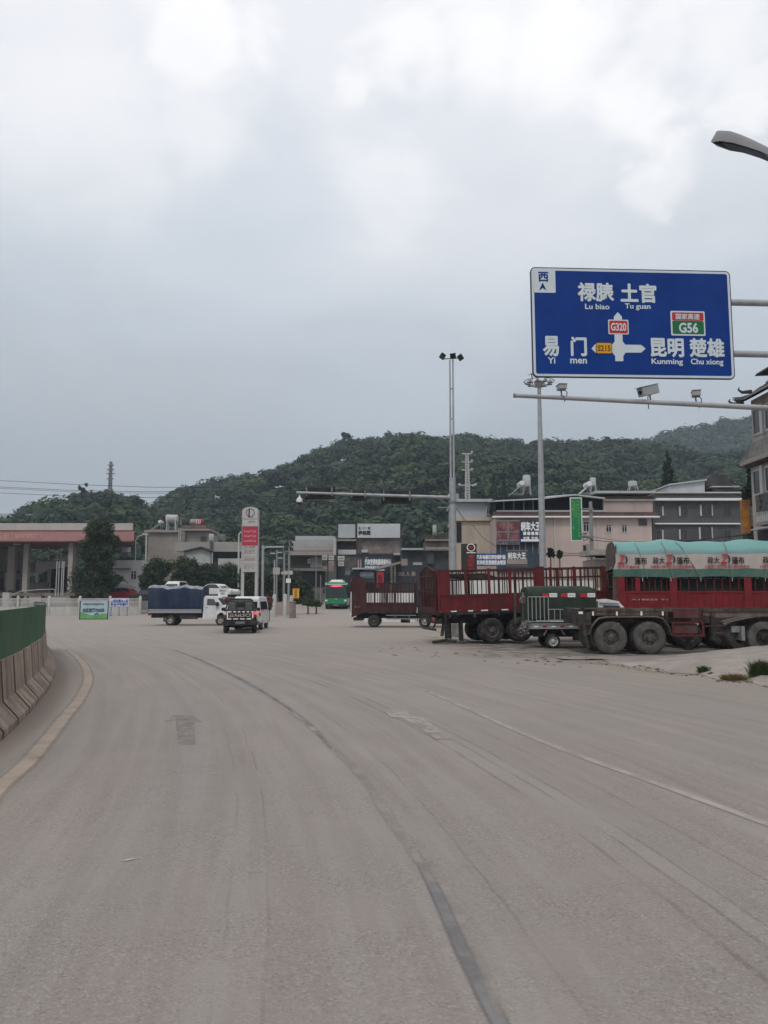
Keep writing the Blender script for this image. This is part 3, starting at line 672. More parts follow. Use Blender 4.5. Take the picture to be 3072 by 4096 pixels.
# camera boom
a = W(2057, 1582, 16.5); b = W(3072, 1632, 17.6); e = a + (b - a) * 1.48
cb = T('camera_boom', 'grey tapered boom across the right of the picture carrying three traffic cameras', 'pole', (e.x, e.y, 0))
cb.add('boom', MB().tube([a, b, e], [.043, .062, .08], 16), galv, sm=True)
cb.add('boom_cap', MB().tube([a - (b - a).normalized() * .01, a + (b - a).normalized() * .02], .05, 14), galv_d)
cb.add('post', MB().tube([(e.x, e.y, -.1), (e.x, e.y, e.z + .4)], [.16, .12], 16), galv, sm=True)
def traffic_cam(px0, py0, px1, py1, Y, yaw, label, L=.30):
    c = W((px0 + px1) / 2, (py0 + py1) / 2, Y); s = (px1 - px0) / FOC * Y; h = (py1 - py0) / FOC * Y; wd = min(s, .17)
    bz = a.lerp(b, (W((px0 + px1) / 2, 1610, Y).x - a.x) / (b.x - a.x)).z + .05
    t = T('traffic_camera', label, 'camera', (c.x, c.y, bz), yaw, group='cameras on the boom', local=True); cz = c.z - bz
    t.add('housing', MB().box(-L / 2, L / 2, -wd / 2, wd / 2, cz - h * .42, cz + h * .34), silver, bevel=.012)
    t.add('sunshade', MB().box(-L / 2 - .02, L / 2 + .05, -wd / 2 - .012, wd / 2 + .012, cz + h * .36, cz + h * .40), galv)
    t.add('lens', MB().lathe([(.045, 0), (.045, .012)], (L / 2 + .001, 0, cz - .01), 'x', 14), black_m)
    t.add('bracket', MB().tube([(0, 0, -.02), (0, .02, cz - h * .4)], .018).box(-.05, .05, -.05, .05, -.07, -.01), galv_d)
    t.add('cable', MB().tube([(-.03, -.05, cz - h * .4), (-.05, -.10, cz * .3), (-.01, -.09, -.06), (.05, -.06, -.12 - .05 * (L > .3))], .010, 6), black_r)
    return t
traffic_cam(2231, 1536, 2263, 1562, 16.7, R(95), 'small white box camera near the free tip of the boom', .22)
traffic_cam(2561, 1537, 2640, 1585, 17.1, R(208), 'largest camera with long sunshade, aimed down left in the middle of the boom', .50).o.rotation_euler[1] = R(16)
traffic_cam(2766, 1561, 2803, 1589, 17.3, R(75), 'box camera on a bracket nearest the building at the right of the boom', .24)

# ------------------------------------------------------------------ street lamp head, upper right corner
LY = 11.0
lp = T('street_lamp', 'curved grey street lamp head reaching in at the upper right corner', 'lamp', (W(3500, 2380, LY).x, LY, 0))
up = [(2866, 524), (2880, 522), (2920, 524), (2960, 537), (3005, 556), (3055, 580), (3120, 614), (3250, 700)]
lo = [(2843, 566), (2846, 568), (2880, 563), (2930, 570), (2985, 586), (3040, 604), (3120, 640), (3250, 716)]
bt = [(2843, 567), (2868, 585), (2920, 603), (2975, 612), (3040, 633), (3072, 646), (3125, 668), (3250, 730)]
rows = []
for i in range(len(up)):
    a0 = W(*up[i], LY - .02); a1 = W(*lo[i], LY - .16); a2 = W(*bt[i], LY + .14); a3 = W(up[i][0] + 4, up[i][1] + 2, LY + .12)
    rows.append([a0, a0.lerp(a1, .5) + Vector((0, -.035, 0)), a1, a2, a3, a0])
rows = [[tuple(p) for p in r_] for r_ in rows]
lh = MB().grid(rows); n_ = len(lh.v); lh.f.append((0, 1, 2, 3, 4)); lh.f.append(tuple(n_ - 6 + i for i in range(5))[::-1])
lp.add('lamp_head', lh, M('lamp_grey', (.19, .19, .195), .45, .08, 2), sm=True)
d_ = Vector((0, 0, -.012)); r2 = []
for i in range(1, 6):
    a1 = W(lo[i][0] + 6, lo[i][1] + 2, LY - .16) + d_; a2 = W(bt[i][0] + 2, bt[i][1], LY + .14) + d_; r2.append([tuple(a1.lerp(a2, .12)), tuple(a1.lerp(a2, .88))])
lp.add('glass_cover', MB().grid(r2), M('lamp_glass', (.03, .035, .032), .2, .3, 9))
lp.add('arm', MB().tube([W(3245, 712, LY), W(3400, 860, LY), W(3500, 1150, LY), W(3500, 1700, LY)], .05, 10), galv)
lp.add('pole', MB().tube([(W(3500, 1700, LY).x, LY, W(3500, 1700, LY).z), (W(3500, 2380, LY).x, LY, -.1)], [.07, .11], 12), galv)

# ------------------------------------------------------------------ twin tube signal mast
MY = 38.8; mb0 = W(1813, 2300, MY); X0 = mb0.x
zt = lambda py: W(1813, py, MY).z
m_ = T('signal_mast', 'pale twin-tube mast with floodlights on top and a long signal arm to the left', 'mast', (X0, MY, 0))
m_.add('footing', MB().prism([(X0 - .34, -.05), (X0 + .36, -.05), (X0 + .30, .62), (X0 - .24, .62)], MY - .3, MY + .3), M('grey_plinth', (.22, .22, .21), .9, .25, 3, (.1, .09, .08), .5, 3, True))
m_.add('lower_pole', MB().tube([(X0, MY, .6), (X0, MY, zt(1912))], [.17, .155], 20), galv, sm=True)
m_.add('collar', MB().tube([(X0, MY, zt(2012)), (X0, MY, zt(2004))], .20, 16), galv_d)
for s in (-1, 1): m_.add('tube', MB().tube([(X0 + s * .075, MY, zt(1912)), (X0 + s * .075, MY, zt(1740)), (X0 + s * .075, MY, zt(1440))], [.055, .05, .036], 12), galv, sm=True)
for py in (1555, 1675, 1792): m_.add('tie_plate', MB().box(X0 - .06, X0 + .06, MY - .02, MY + .02, zt(py) - .03, zt(py) + .03), galv_d)
m_.add('top_bar', MB().tube([W(1768, 1436, MY), W(1845, 1432, MY)], .03, 8).tube([W(1812, 1440, MY - .5), W(1812, 1436, MY + .5)], .03, 8), galv_d)
for px, py, a in ((1769, 1425, -60), (1811, 1423, -10), (1843, 1430, 60)):
    p = W(px, py, MY - .1); fb = MB().box(-.17, .17, -.06, .06, -.15, .15).box(-.19, .19, -.075, -.061, -.17, .17); fb.xf(Matrix.Translation(p) @ Matrix.Scale(.78, 4) @ Matrix.Rotation(R(a), 4, 'Y') @ Matrix.Rotation(R(25), 4, 'X'))
    m_.add('floodlight', fb, black_m)
ar0 = W(1186, 1970, MY - 1.0); ar1 = W(1800, 1990, MY)
m_.add('signal_arm', MB().tube([ar0, ar1], [.055, .085], 14), galv, sm=True)
m_.add('arm_flange', MB().tube([ar1 - Vector((.12, 0, 0)), ar1 - Vector((.02, 0, 0))], .14, 12).box(X0 - .22, X0 + .3, MY - .04, MY + .04, zt(2000), zt(1975)), galv)
def arm_at(px):
    s = (px - 1186) / (1800 - 1186); return ar0.lerp(ar1, s)
for i, (p0, p1, y0, y1) in enumerate(((1220, 1339, 1948, 1997), (1402, 1466, 1958, 2001), (1525, 1649, 1957, 2010))):
    l = W(p0, y0, MY - .4); r_ = W(p1, y1, MY - .4); Yc = arm_at((p0 + p1) / 2).y
    tl = T('traffic_light', ('black signal box nearest the dome camera on the signal arm', 'short black signal box in the middle of the signal arm', 'wide black signal box nearest the twin-tube mast')[i], 'traffic light', ((l.x + r_.x) / 2, Yc + .2, r_.z), group='signal boxes on the arm')
    tl.add('housing', MB().box(l.x + .045, r_.x - .045, Yc + .12, Yc + .34, r_.z + .055, l.z - .055), black_m, bevel=.02)
    fr = MB(); fr.box(l.x, r_.x, Yc + .36, Yc + .38, r_.z, r_.z + .05).box(l.x, r_.x, Yc + .36, Yc + .38, l.z - .05, l.z).box(l.x, l.x + .04, Yc + .36, Yc + .38, r_.z, l.z).box(r_.x - .04, r_.x, Yc + .36, Yc + .38, r_.z, l.z)
    tl.add('backboard_frame', fr, black_m)
    for s in (.08, .92): x = l.x + (r_.x - l.x) * s; tl.add('clamp', MB().box(x - .03, x + .03, Yc - .08, Yc + .1, r_.z + .1, l.z - .08), galv_d)
dc = W(1198, 2000, MY - .95)
dm = T('dome_camera', 'white dome camera with dark glass hanging from the free end of the signal arm', 'camera', dc)
dm.add('bracket', MB().tube([arm_at(1198), (dc.x, dc.y, dc.z + .10)], .02), galv)
dm.add('housing', MB().lathe([(.03, .22), (.05, .14), (.13, .05), (.145, 0), (.145, -.10), (.12, -.12)], dc), white_p, sm=True)
dm.add('dome', MB().lathe([(.12, -.12), (.11, -.18), (.07, -.23), (.02, -.25)], dc), glass_d, sm=True)
sp_ = MB()
for z, l in ((zt(1990), .25), (zt(2035), -.9)): pass
m_.add('strut', MB().tube([(X0 + .16, MY, zt(2030)), (X0 + .62, MY, zt(2085))], .03).tube([(X0 - .1, MY, zt(2032)), (X0 - .75, MY, zt(2030))], .03), galv_d)

# ------------------------------------------------------------------ ring-headed high mast
HY = 46; hx = W(2172, 2300, HY).x; hz_ = lambda py: W(2165, py, HY).z
h_ = T('high_mast', 'tall pale tapering mast with a ring of floodlights behind the blue sign', 'mast', (hx, HY, 0))
h_.add('pole', MB().tube([(hx, HY, 0), (hx, HY, hz_(1900)), (hx, HY, hz_(1540))], [.20, .17, .10], 20), galv, sm=True)
h_.add('head_cone', MB().lathe([(.11, 0), (.16, .15), (.30, .36), (.32, .42)], (hx, HY, hz_(1555)), n=16), galv, sm=True)
rg = MB(); zz = hz_(1526)
for k in range(24):
    a0 = k / 24 * 6.283; a1 = (k + 1) / 24 * 6.283; rg.tube([(hx + .88 * math.cos(a0), HY + .88 * math.sin(a0), zz), (hx + .88 * math.cos(a1), HY + .88 * math.sin(a1), zz)], .022, 5, False)
h_.add('ring', rg, galv_d)
for k in range(9):
    a = k / 9 * 6.283 + .2; c, s = math.cos(a), math.sin(a)
    sp2 = MB().tube([(hx + .12 * c, HY + .12 * s, zz - .32), (hx + .5 * c, HY + .5 * s, zz - .22), (hx + .88 * c, HY + .88 * s, zz)], .018, 5); o_ = h_.add('spoke', sp2, galv_d)
    f = MB().lathe([(.05, .13), (.09, .05), (.16, -.05), (.155, -.06)], (hx + .66 * c, HY + .66 * s, zz - .10), n=10); h_.add('floodlight', f, M('lamp_grey', (0, 0, 0)))
h_.add('finial', MB().tube([W(2112, 1500, HY - .8), W(2126, 1495, HY - .8), W(2130, 1520, HY - .8)], [.01, .05, .02], 6), black_m)
# ------------------------------------------------------------------ vehicles
def wheel(t, x, yo, r, w=.28, side=-1, rim=None, z=None, rr=.56, dual=False):
    """tyre with its outer face at y=yo; side=-1 faces -Y"""
    z = r if z is None else z; d = -side
    pr = [(r * rr, 0), (r * .80, -.012), (r * .94, .01), (r, .05), (r, w - .05), (r * .94, w - .01), (r * rr, w)]
    b = MB().lathe([(a, h * d) for a, h in pr], (x, yo, z), 'y', 26, False)
    if dual: b.lathe([(a, (h + w + .05) * d) for a, h in pr], (x, yo, z), 'y', 22, False)
    o = t.add('wheel', b, black_r, sm=True)
    q = MB().lathe([(a, h * d) for a, h in ((r * rr, .012), (r * rr * .9, .02), (r * rr * .80, .085), (r * rr * .42, .075), (r * rr * .36, .02), (r * rr * .12, .0))], (x, yo, z), 'y', 22)
    q.f.pop(-2)
    for k in range(8):
        a = k * math.pi / 4; q.lathe([(r * .028, .05 * d), (r * .028, .072 * d)], (x + r * rr * .55 * math.cos(a), yo + .0, z + r * rr * .55 * math.sin(a)), 'y', 6)
    t.add('rim', q, rim or rim_d, o, sm=True)
    hl = MB()
    for k in range(8):
        a = (k + .5) * math.pi / 4; hl.lathe([(r * .05, .066 * d), (r * .05, .064 * d)], (x + r * rr * .68 * math.cos(a), yo, z + r * rr * .68 * math.sin(a)), 'y', 8)
    t.add('rim_hole', hl, black_m, o, stuff=True)
def add_part(t, name, b, mat, par=None, **k): return t.add(name, b, mat, par, **k)

def stake_side(t, x0, x1, y, zf, zb, zt, posts, mat, bmat, smat, per=9, mid=None, out=-1, rib=0, boards=True):
    """one side of a stake body: board panels up to zb, rails at zt, vertical stakes between posts"""
    th = .04 * -out
    ya, yb_ = sorted((y, y + th)); mid = mid or (zb + (zt - zb) * .62)
    stake = mesh_from('stake', MB().box(-.018, .018, -.018, .018, 0, zt - zb - .03), smat)
    for a, b in zip(posts, posts[1:]):
        wd = .05
        if boards:
            bb = MB().box(a + wd, b - wd, ya, yb_, zf + .02, zb)
            if rib:
                n = max(2, int((b - a) / rib))
                for k in range(1, n): xx = a + (b - a) * k / n; bb.box(xx - .012, xx + .012, *sorted((y, y + out * .018)), zf + .05, zb - .05)
            bb.box(a + wd, b - wd, *sorted((y + out * .012, y + out * .03)), zb - .07, zb - .01)
            t.add('side_board', bb, bmat)
        t.add('rail', MB().box(a + wd, b - wd, ya, yb_, zt - .05, zt), smat); t.add('rail', MB().box(a + wd, b - wd, ya, yb_, mid - .025, mid + .02), smat)
        for k in range(1, per):
            if rnd.random() < .06: continue
            o = link('stake', stake, t.o); o.location = (a + (b - a) * k / per + rnd.uniform(-.01, .01), (ya + yb_) / 2 + (0.022 * -out), zb + .001)
            o.rotation_euler = (0, rnd.gauss(0, .012), 0)
    for p in posts: t.add('post', MB().box(p - .05, p + .05, *sorted((y + out * .025, y + out * -.05)), zf, zt + .03), mat)
def end_gate(t, x, y0, y1, zf, zt, mat, n=7, arch=.22, rails=3):
    t.add('gate_frame', MB().box(x - .03, x + .03, y0, y0 + .07, zf, zt).box(x - .03, x + .03, y1 - .07, y1, zf, zt)
          .prism([(0, 0)] * 0 or [(x - .03, zf), (x + .03, zf), (x + .03, zf + .25), (x - .03, zf + .25)], y0 + .07, y1 - .07)
          .tube([(x, y0 + .05, zt), (x, (y0 + y1) / 2 - .35, zt + arch * .85), (x, (y0 + y1) / 2, zt + arch), (x, (y0 + y1) / 2 + .35, zt + arch * .85), (x, y1 - .05, zt)], .035, 6), mat)
    for k in range(1, n): yy = y0 + (y1 - y0) * k / n; t.add('bar', MB().box(x - .018, x + .018, yy - .018, yy + .018, zf + .25, zt + arch * (1 - abs(2 * k / n - 1)) * .9), mat)
    for k in range(rails): zz = zf + .25 + (zt - zf - .25) * (k + 1) / (rails + .3); t.add('gate_rail', MB().box(x - .045, x - .02, y0 + .07, y1 - .07, zz - .03, zz + .03), mat)

def cab_over(t, x0, x1, y0, y1, z0, z1, mat, cut=.25):
    body = MB().prism([(x0, z0), (x1, z0), (x1 + .04, z0 + .45), (x1, z0 + (z1 - z0) * .48), (x1 - cut, z1 - .06), (x1 - cut - .15, z1), (x0 + .06, z1), (x0, z1 - .06)], y0, y1, lambda z: max(0, (z - (z0 + z1) / 2)) * .09)
    t.add('cab', body, mat, bevel=.04); zm = z0 + (z1 - z0) * .52
    dr = t.add('door', MB().box(x0 + .22, x1 - .14, y0 - .006, y0 + .01, z0 + .18, zm - .02), mat, bevel=.004)
    t.add('handle', MB().box(x0 + .28, x0 + .42, y0 - .03, y0 - .008, zm - .14, zm - .11), black_m, dr)
    wv = [(x0 + .24, zm + .03), (x1 - .14, zm + .03), (x1 - cut - .06, z1 - .16), (x0 + .24, z1 - .16)]
    t.add('side_window', MB().prism(wv, y0 - .004 + .0, y0 + .12), glass_b)
    # windscreen
    t.add('windscreen', MB().add([(x1 + .012, y0 + .12, zm + .02), (x1 + .012, y1 - .12, zm + .02), (x1 - cut + .016, y1 - .17, z1 - .12), (x1 - cut + .016, y0 + .17, z1 - .12)], [(0, 1, 2, 3)]), glass_b)
    for s, yy in ((0, y0 + .08), (1, y1 - .38)): t.add('headlight', MB().box(x1 + .02, x1 + .06, yy, yy + .3, z0 + .2, z0 + .36), lampw)
    mr = t.add('mirror', MB().box(x1 - .02, x1 + .05, y0 - .24, y0 - .10, zm + .02, zm + .34), black_m, bevel=.015)
    t.add('mirror_arm', MB().tube([(x1 - .08, y0 + .02, zm + .3), (x1 + .01, y0 - .17, zm + .34)], .012, 5), black_m, mr)
    t.add('bumper', MB().box(x1 - .05, x1 + .10, y0 + .02, y1 - .02, z0 - .18, z0 + .12), black_m, bevel=.03)

# red stake truck seen from its rear corner ----------------------------------
tr = T('red_cargo_truck', 'large red stake-bed truck with open slatted sides beside the twin-tube mast', 'truck', (W(1751, 2380, 32.6).x, 32.6, -.02), R(11), R(-1.6), local=True)
Lb, wb = 8.6, 2.4; posts = [0.05, 1.72, 3.18, 4.75, 6.35, 7.5, Lb]
posts = [0.08, 2.45, 4.35, 5.05, 7.2, Lb]
for (a_, b_, tall) in ((0, 0, 0),): pass
stake_side(tr, 0, Lb, 0, 1.30, 2.00, 3.02, [0.10, 1.25, 2.25, 3.15, 4.25, 4.95, 6.0, 7.3, Lb], red_t, red_t, red_s, per=4, mid=2.62, rib=.48)
stake_side(tr, 0, Lb, wb, 1.30, 2.00, 3.02, [0.10, 2.1, 4.25, 6.3, Lb], red_t, red_t, red_s, per=11, mid=2.62, out=1)
tr.add('wide_post', MB().box(.16, .58, -.03, .0, 1.30, 3.00), red_t); tr.add('wide_post', MB().box(4.29, 4.65, -.045, -.03, 1.32, 3.08), red_t)
end_gate(tr, -.05, .0, wb, 1.28, 2.98, red_s, 9, .22, 2)
tr.add('tail_panel', MB().box(-.02, .01, .08, .85, 1.5, 2.0), red_b)
end_gate(tr, Lb + .06, .0, wb, 1.28, 3.0, red_s, 6, .2, 2)
tr.add('bed', MB().box(0, Lb, .03, wb - .03, 1.20, 1.30), chassis)
tr.add('chassis', MB().box(.2, Lb + 2.2, .75, .87, .82, 1.2).box(.2, Lb + 2.2, wb - .87, wb - .75, .82, 1.2).box(.1, .22, .1, wb - .1, .85, 1.05), chassis)
for k in range(8): tr.add('cross_member', MB().box(.5 + k * 1.05, .6 + k * 1.05, .04, wb - .04, 1.08, 1.199), chassis)
for x, w_ in ((.10, .26), (.52, .30), (1.22, .30), (1.86, .29), (2.74, .29), (3.72, .26)):
    tr.add('reflector_strip', MB().box(x, x + w_, -.012, -.002, 1.315, 1.365), wht)
for x in (2.33, 3.56):
    wheel(tr, x, .02, .51, .27, dual=True); wheel(tr, x, wb - .02, .51, .27, side=1, dual=True)
tr.add('mud_flap', MB().box(1.06, 1.09, .05, .62, .12, .98), black_r); tr.add('mud_flap', MB().box(1.04, 1.07, wb - .62, wb - .05, .12, .98), black_r)
tr.add('mud_flap', MB().box(4.22, 4.25, .05, .62, .25, .98), black_r)
tr.add('hanging_post', MB().box(.32, .42, .05, .12, .25, 1.2), black_m)
tr.add('tail_lamp', MB().box(-.10, -.05, .08, .45, .98, 1.12), lampred_off)
tr.add('underrun_bar', MB().tube([(-.05, .15, .62), (-.05, wb - .15, .62)], .05).tube([(-.05, .6, .62), (.15, .6, 1.0)], .04).tube([(-.05, wb - .6, .62), (.15, wb - .6, 1.0)], .04), chassis)
tr.add('spare_clutter', MB().tube([(.25, .3, .35), (.35, .35, .8), (.3, .3, 1.1)], .07).tube([(-.15, .25, .12), (.5, .5, .16), (.9, .4, .1)], .06), chassis)
cab_over(tr, Lb + .45, Lb + 2.3, 0, wb, .95, 2.9, red_t); wheel(tr, Lb + 1.5, .06, .5, .3); wheel(tr, Lb + 1.5, wb - .06, .5, .3, side=1)
tr.add('front_cover', MB().prism([(x, z) for x, z in ((.35, 2.86), (2.1, 2.86), (2.6, 2.70), (4.2, 2.66), (4.2, 2.62), (2.5, 2.60), (.9, 2.72), (.35, 2.74))], .10, 2.2), M('dark_canvas', (.035, .032, .028), .9, .3, 3), label='sagging dark canvas on the load')

# dark maroon cargo truck -----------------------------------------------------
dt = T('maroon_cargo_truck', 'dark maroon cargo truck standing side-on between the green bus and the red truck', 'truck', (W(1403, 2380, 50).x, 50, 0), R(-3), local=True)
wb = 2.15; Lb = 4.02
dt.add('bed', MB().box(0, Lb, .02, wb, .88, .97), chassis)
stake_side(dt, 0, Lb, 0, .95, 1.52, 2.74, [.95, 1.95, 2.25, 2.75, Lb - .05], maroon, maroon, maroon, per=7, mid=2.2, rib=.5)
stake_side(dt, 0, Lb, wb, .95, 1.52, 2.74, [.10, 1.35, 2.7, Lb - .05], maroon, maroon, maroon, per=7, mid=2.2, out=1)
arc = [(.05, .62), (.92, .62)] + [(.485 + .435 * math.cos(a / 8 * math.pi), 2.74 + .42 * math.sin(a / 8 * math.pi)) for a in range(9)]
dt.add('arched_panel', MB().prism([(.05, .62), (.92, .95)] + arc[2:], -.03, .03), maroon)
dt.add('panel_rib', MB().box(.46, .50, -.05, -.031, 1.1, 2.9), red_s); dt.add('edge_strip', MB().box(.0, .045, -.035, .03, .64, 2.2), wht)
end_gate(dt, -.02, .04, wb, .95, 2.74, maroon, 6, .3, 2); end_gate(dt, Lb + .02, .04, wb, .95, 2.74, maroon, 6, .3, 2)
dt.add('chassis', MB().box(.3, 5.7, .62, .72, .55, .88).box(.3, 5.7, wb - .72, wb - .62, .55, .88).box(.15, .7, .2, wb - .2, .42, .6), chassis)
dt.add('side_guard', MB().box(2.2, 4.05, .03, .06, .72, .78).box(2.2, 4.05, .03, .06, .50, .56).box(2.75, 2.79, .03, .06, .45, .8).box(3.6, 3.64, .03, .06, .45, .8), galv_d)
dt.add('tank', MB().lathe([(.2, 0), (.22, .02), (.22, .55), (.2, .57)], (3.1, .35, .5), 'x', 14), chassis)
wheel(dt, 1.44, .05, .385, .22, dual=True); wheel(dt, 1.44, wb - .05, .385, .22, side=1, dual=True)
cab_over(dt, 4.15, 5.75, .05, wb - .05, .62, 2.35, black_m, .3); wheel(dt, 4.60, .08, .385, .24, rim=rim_l); wheel(dt, 4.60, wb - .08, .385, .24, side=1)
arch = MB()
for k in range(9):
    a0, a1 = math.pi * k / 9, math.pi * (k + 1) / 9
    arch.add([(4.6 + .50 * math.cos(a0), .02, .42 + .50 * math.sin(a0)), (4.6 + .50 * math.cos(a1), .02, .42 + .50 * math.sin(a1)), (4.6 + .44 * math.cos(a1), .02, .42 + .44 * math.sin(a1)), (4.6 + .44 * math.cos(a0), .02, .42 + .44 * math.sin(a0)),
              (4.6 + .50 * math.cos(a0), .4, .42 + .50 * math.sin(a0)), (4.6 + .50 * math.cos(a1), .4, .42 + .50 * math.sin(a1))], [(0, 1, 2, 3), (0, 4, 5, 1)])
dt.add('wheel_arch', arch, black_m)
letters(dt, '川字牌照'[:0] or '5.4', .25, .55, 1.22, 1.32, -.036, M('pale_pink', (.35, .25, .24), .7))

# small silver truck with dark green canvas ------------------------------------
gt_ = M('dark_green_canvas', (.020, .032, .022), .8, .25, 2.2, (.06, .06, .05), .35, 2, True, .35, 6)
mx = W(2085, 2380, 30.3).x
mt = T('mini_truck', 'small silver flatbed truck with barred sides under a dark green canvas', 'truck', (mx, 30.3, 0), R(1), local=True)
wb = 1.62
mt.add('bed_side', MB().box(.33, 2.75, -.02, .02, .74, .94).box(.33, 2.75, -.05, -.021, .90, .94).box(.33, 2.75, -.05, -.021, .735, .775), silver)
for k in range(7): x = .45 + k * .33; mt.add('reflector_strip', MB().box(x, x + .16, -.030, -.022, .80, .85), lampred_off if k % 2 else wht)
mt.add('bed_side', MB().box(.33, 2.75, wb - .02, wb + .02, .74, .94), silver); mt.add('bed', MB().box(.33, 2.75, .02, wb - .02, .70, .76), chassis)
mt.add('tail_board', MB().box(.28, .325, .0, wb, .72, 1.0), silver)
def rack(x0, x1, z0, z1, n, y, m=silver):
    b = MB().box(x0, x1, y - .018, y + .018, z0, z0 + .035).box(x0, x1, y - .018, y + .018, z1 - .035, z1); mt.add('rack_frame', b, m)
    for k in range(n + 1): x = x0 + (x1 - x0) * k / n; mt.add('rack_bar', MB().box(x - .015, x + .015, y - .015, y + .015, z0 + .036, z1 - .036), m)
rack(.24, 1.0, .99, 1.95, 5, -.045); rack(1.02, 2.75, 1.02, 1.48, 8, -.03); rack(.33, 2.75, 1.02, 1.48, 9, wb)
tp_ = [(.26, 1.10), (2.80, 1.10), (2.82, 2.10), (2.76, 2.24), (2.5, 2.30), (.4, 2.31), (.20, 2.20)]
rows = []
for i in range(15):
    x = .26 + (2.84 - .26) * i / 14; rw = []
    for (yy, z) in ((.02, 1.12), (.005, 1.5), (.0, 1.95), (.03, 2.12), (.16, 2.26), (.45, 2.32), (wb / 2, 2.34), (wb - .45, 2.32), (wb - .16, 2.26), (wb - .03, 2.12), (wb, 1.5), (wb, 1.12)):
        e_ = 1 - (.02 if i in (0, 14) else 0); rw.append((x, wb / 2 + (yy - wb / 2) * e_ + rnd.gauss(0, .008), z * (1 if z < 2 else e_) + rnd.gauss(0, .010) * (z > 1.3)))
    rows.append(rw)
cv = MB().grid(rows); n_ = len(rows[0]); cv.f.append(tuple(range(n_))); cv.f.append(tuple(14 * n_ + k for k in range(n_))[::-1])
mt.add('canvas', cv, gt_, sm=True)
for x0_ in (.80, 1.49, 2.24):
    mt.add('warning_sticker', MB().box(x0_, x0_ + .24, -.028, -.020, 1.92, 2.06), redp); mt.add('warning_sticker', MB().box(x0_ + .26, x0_ + .55, -.028, -.020, 1.92, 2.07), wht)
    letters(mt, '反光', x0_ + .30, x0_ + .51, 1.97, 2.02, -.031, blackp)
mt.add('chassis', MB().box(.5, 4.3, .35, .43, .42, .66).box(.5, 4.3, wb - .43, wb - .35, .42, .66).box(2.0, 2.7, .08, .4, .3, .62), chassis)
wheel(mt, 1.19, .06, .275, .17, rim=M('rim_white', (.50, .50, .49), .45, .1, 8, (.2, .18, .15), .4, 8), rr=.66); wheel(mt, 1.19, wb - .06, .275, .17, side=1); wheel(mt, 3.75, .06, .275, .17, rim=rim_l, rr=.62); wheel(mt, 3.75, wb - .06, .275, .17, side=1)
mt.add('mud_guard', MB().tube([(.83, .02, .50), (.95, .02, .70)], .02, 5).tube([(1.62, .02, .50), (1.48, .02, .70)], .02, 5), silver)
mt.add('cab', MB().prism([(2.92, .45), (4.35, .45), (4.38, .85), (4.22, 1.25), (3.72, 1.74), (3.2, 1.83), (2.92, 1.80)], .03, wb - .03, lambda z: max(0, z - 1.2) * .12), white_p, bevel=.05)
mt.add('roof_ridge', MB().prism([(2.95, 1.72), (3.72, 1.70), (3.70, 1.76), (3.2, 1.86), (2.95, 1.84)], .00, .04), white_p)
mt.add('side_window', MB().prism([(3.12, 1.24), (4.02, 1.24), (3.70, 1.60), (3.12, 1.62)], .018, .12), glass_b)
mt.add('rear_post', MB().box(.0, .09, wb - .06, wb, 1.0, 2.1), M('grey_green', (.06, .065, .055), .8, .3, 4)); mt.add('rear_post', MB().box(.02, .10, .0, .06, 1.02, 2.12), M('grey_green', (.06, .065, .055), .8, .3, 4))
mt.add('hanging_net', leaf_mesh('hanging_net', [(.18, -.06, .83, .18, .08, .28)], 260, .045, M('net_grey', (.16, .15, .14), .9, .3, 20), 8), None) if False else None
nb = T('sack_bundle', 'tangled grey net sack hanging at the rear corner of the silver truck', 'sack', (mx - .02, 30.2, .5))
nme = leaf_mesh('net', [(mx + .03, 30.16, .74, .20, .10, .26), (mx + .18, 30.18, .95, .12, .08, .14), (mx + .02, 30.2, 1.85, .12, .08, .2)], 420, .05, M('net_grey', (.20, .19, .18), .9, .35, 20), 8, .5, nb.off); nb.add('net', nme, None, stuff=True)

# teal covered red truck ---------------------------------------------------------
DX = W(2466, 2380, 30.2).x
td = T('covered_red_truck', 'long red stake truck under a teal and white striped cover with printed characters', 'truck', (DX, 30.6, 0), R(-7.5), local=True)
wb, Lb = 2.45, 9.8
lx = lambda px: (W(px, 2380, 30.2).x - DX)
zz_ = lambda py: W(2700, py, 30.2).z
stake_side(td, .3, Lb, 0, 1.50, 2.15, 3.3, [lx(2497), lx(2700), lx(2985), lx(3270), Lb - .05], red_b, red_b, red_t, per=9, mid=2.85, rib=.22)
stake_side(td, .3, Lb, wb, 1.50, 2.15, 3.3, [lx(2497), lx(2700), lx(2985), lx(3270), Lb - .05], red_b, red_t, red_t, per=9, mid=2.30, out=1)
for px in (2497, 2700, 2985): x = lx(px); td.add('wide_post', MB().box(x - .13, x + .13, -.045, -.028, 1.50, 2.9), red_b)
td.add('brace_post', MB().box(lx(2562) - .09, lx(2562) + .09, -.03, -.002, 2.16, 2.9), red_b)
end_gate(td, .20, 0, wb, 1.5, 3.6, red_s, 9, .2, 3)
td.add('end_post', MB().prism([(-.02, 1.5), (.16, 1.5), (.16, 3.95), (.02, 3.6)], -.02, .08), M('worn_post', (.07, .045, .04), .85, .35, 3, (.16, .14, .12), .6, 2, True))
td.add('bed', MB().box(.2, Lb, .03, wb - .03, 1.40, 1.50), chassis)
td.add('chassis', MB().box(.2, Lb, .72, .86, 1.0, 1.4).box(.2, Lb, wb - .86, wb - .72, 1.0, 1.4), chassis)
td.add('load', MB().box(.5, Lb - .2, .25, wb - .25, 1.55, 2.62), M('dark_cargo', (.028, .027, .025), .9, .4, 2))
letters(td, 'A18625 91', lx(2535), lx(2676), 1.80, 1.86, -.022, M('pale_pink', (.35, .25, .24), .7), .02)
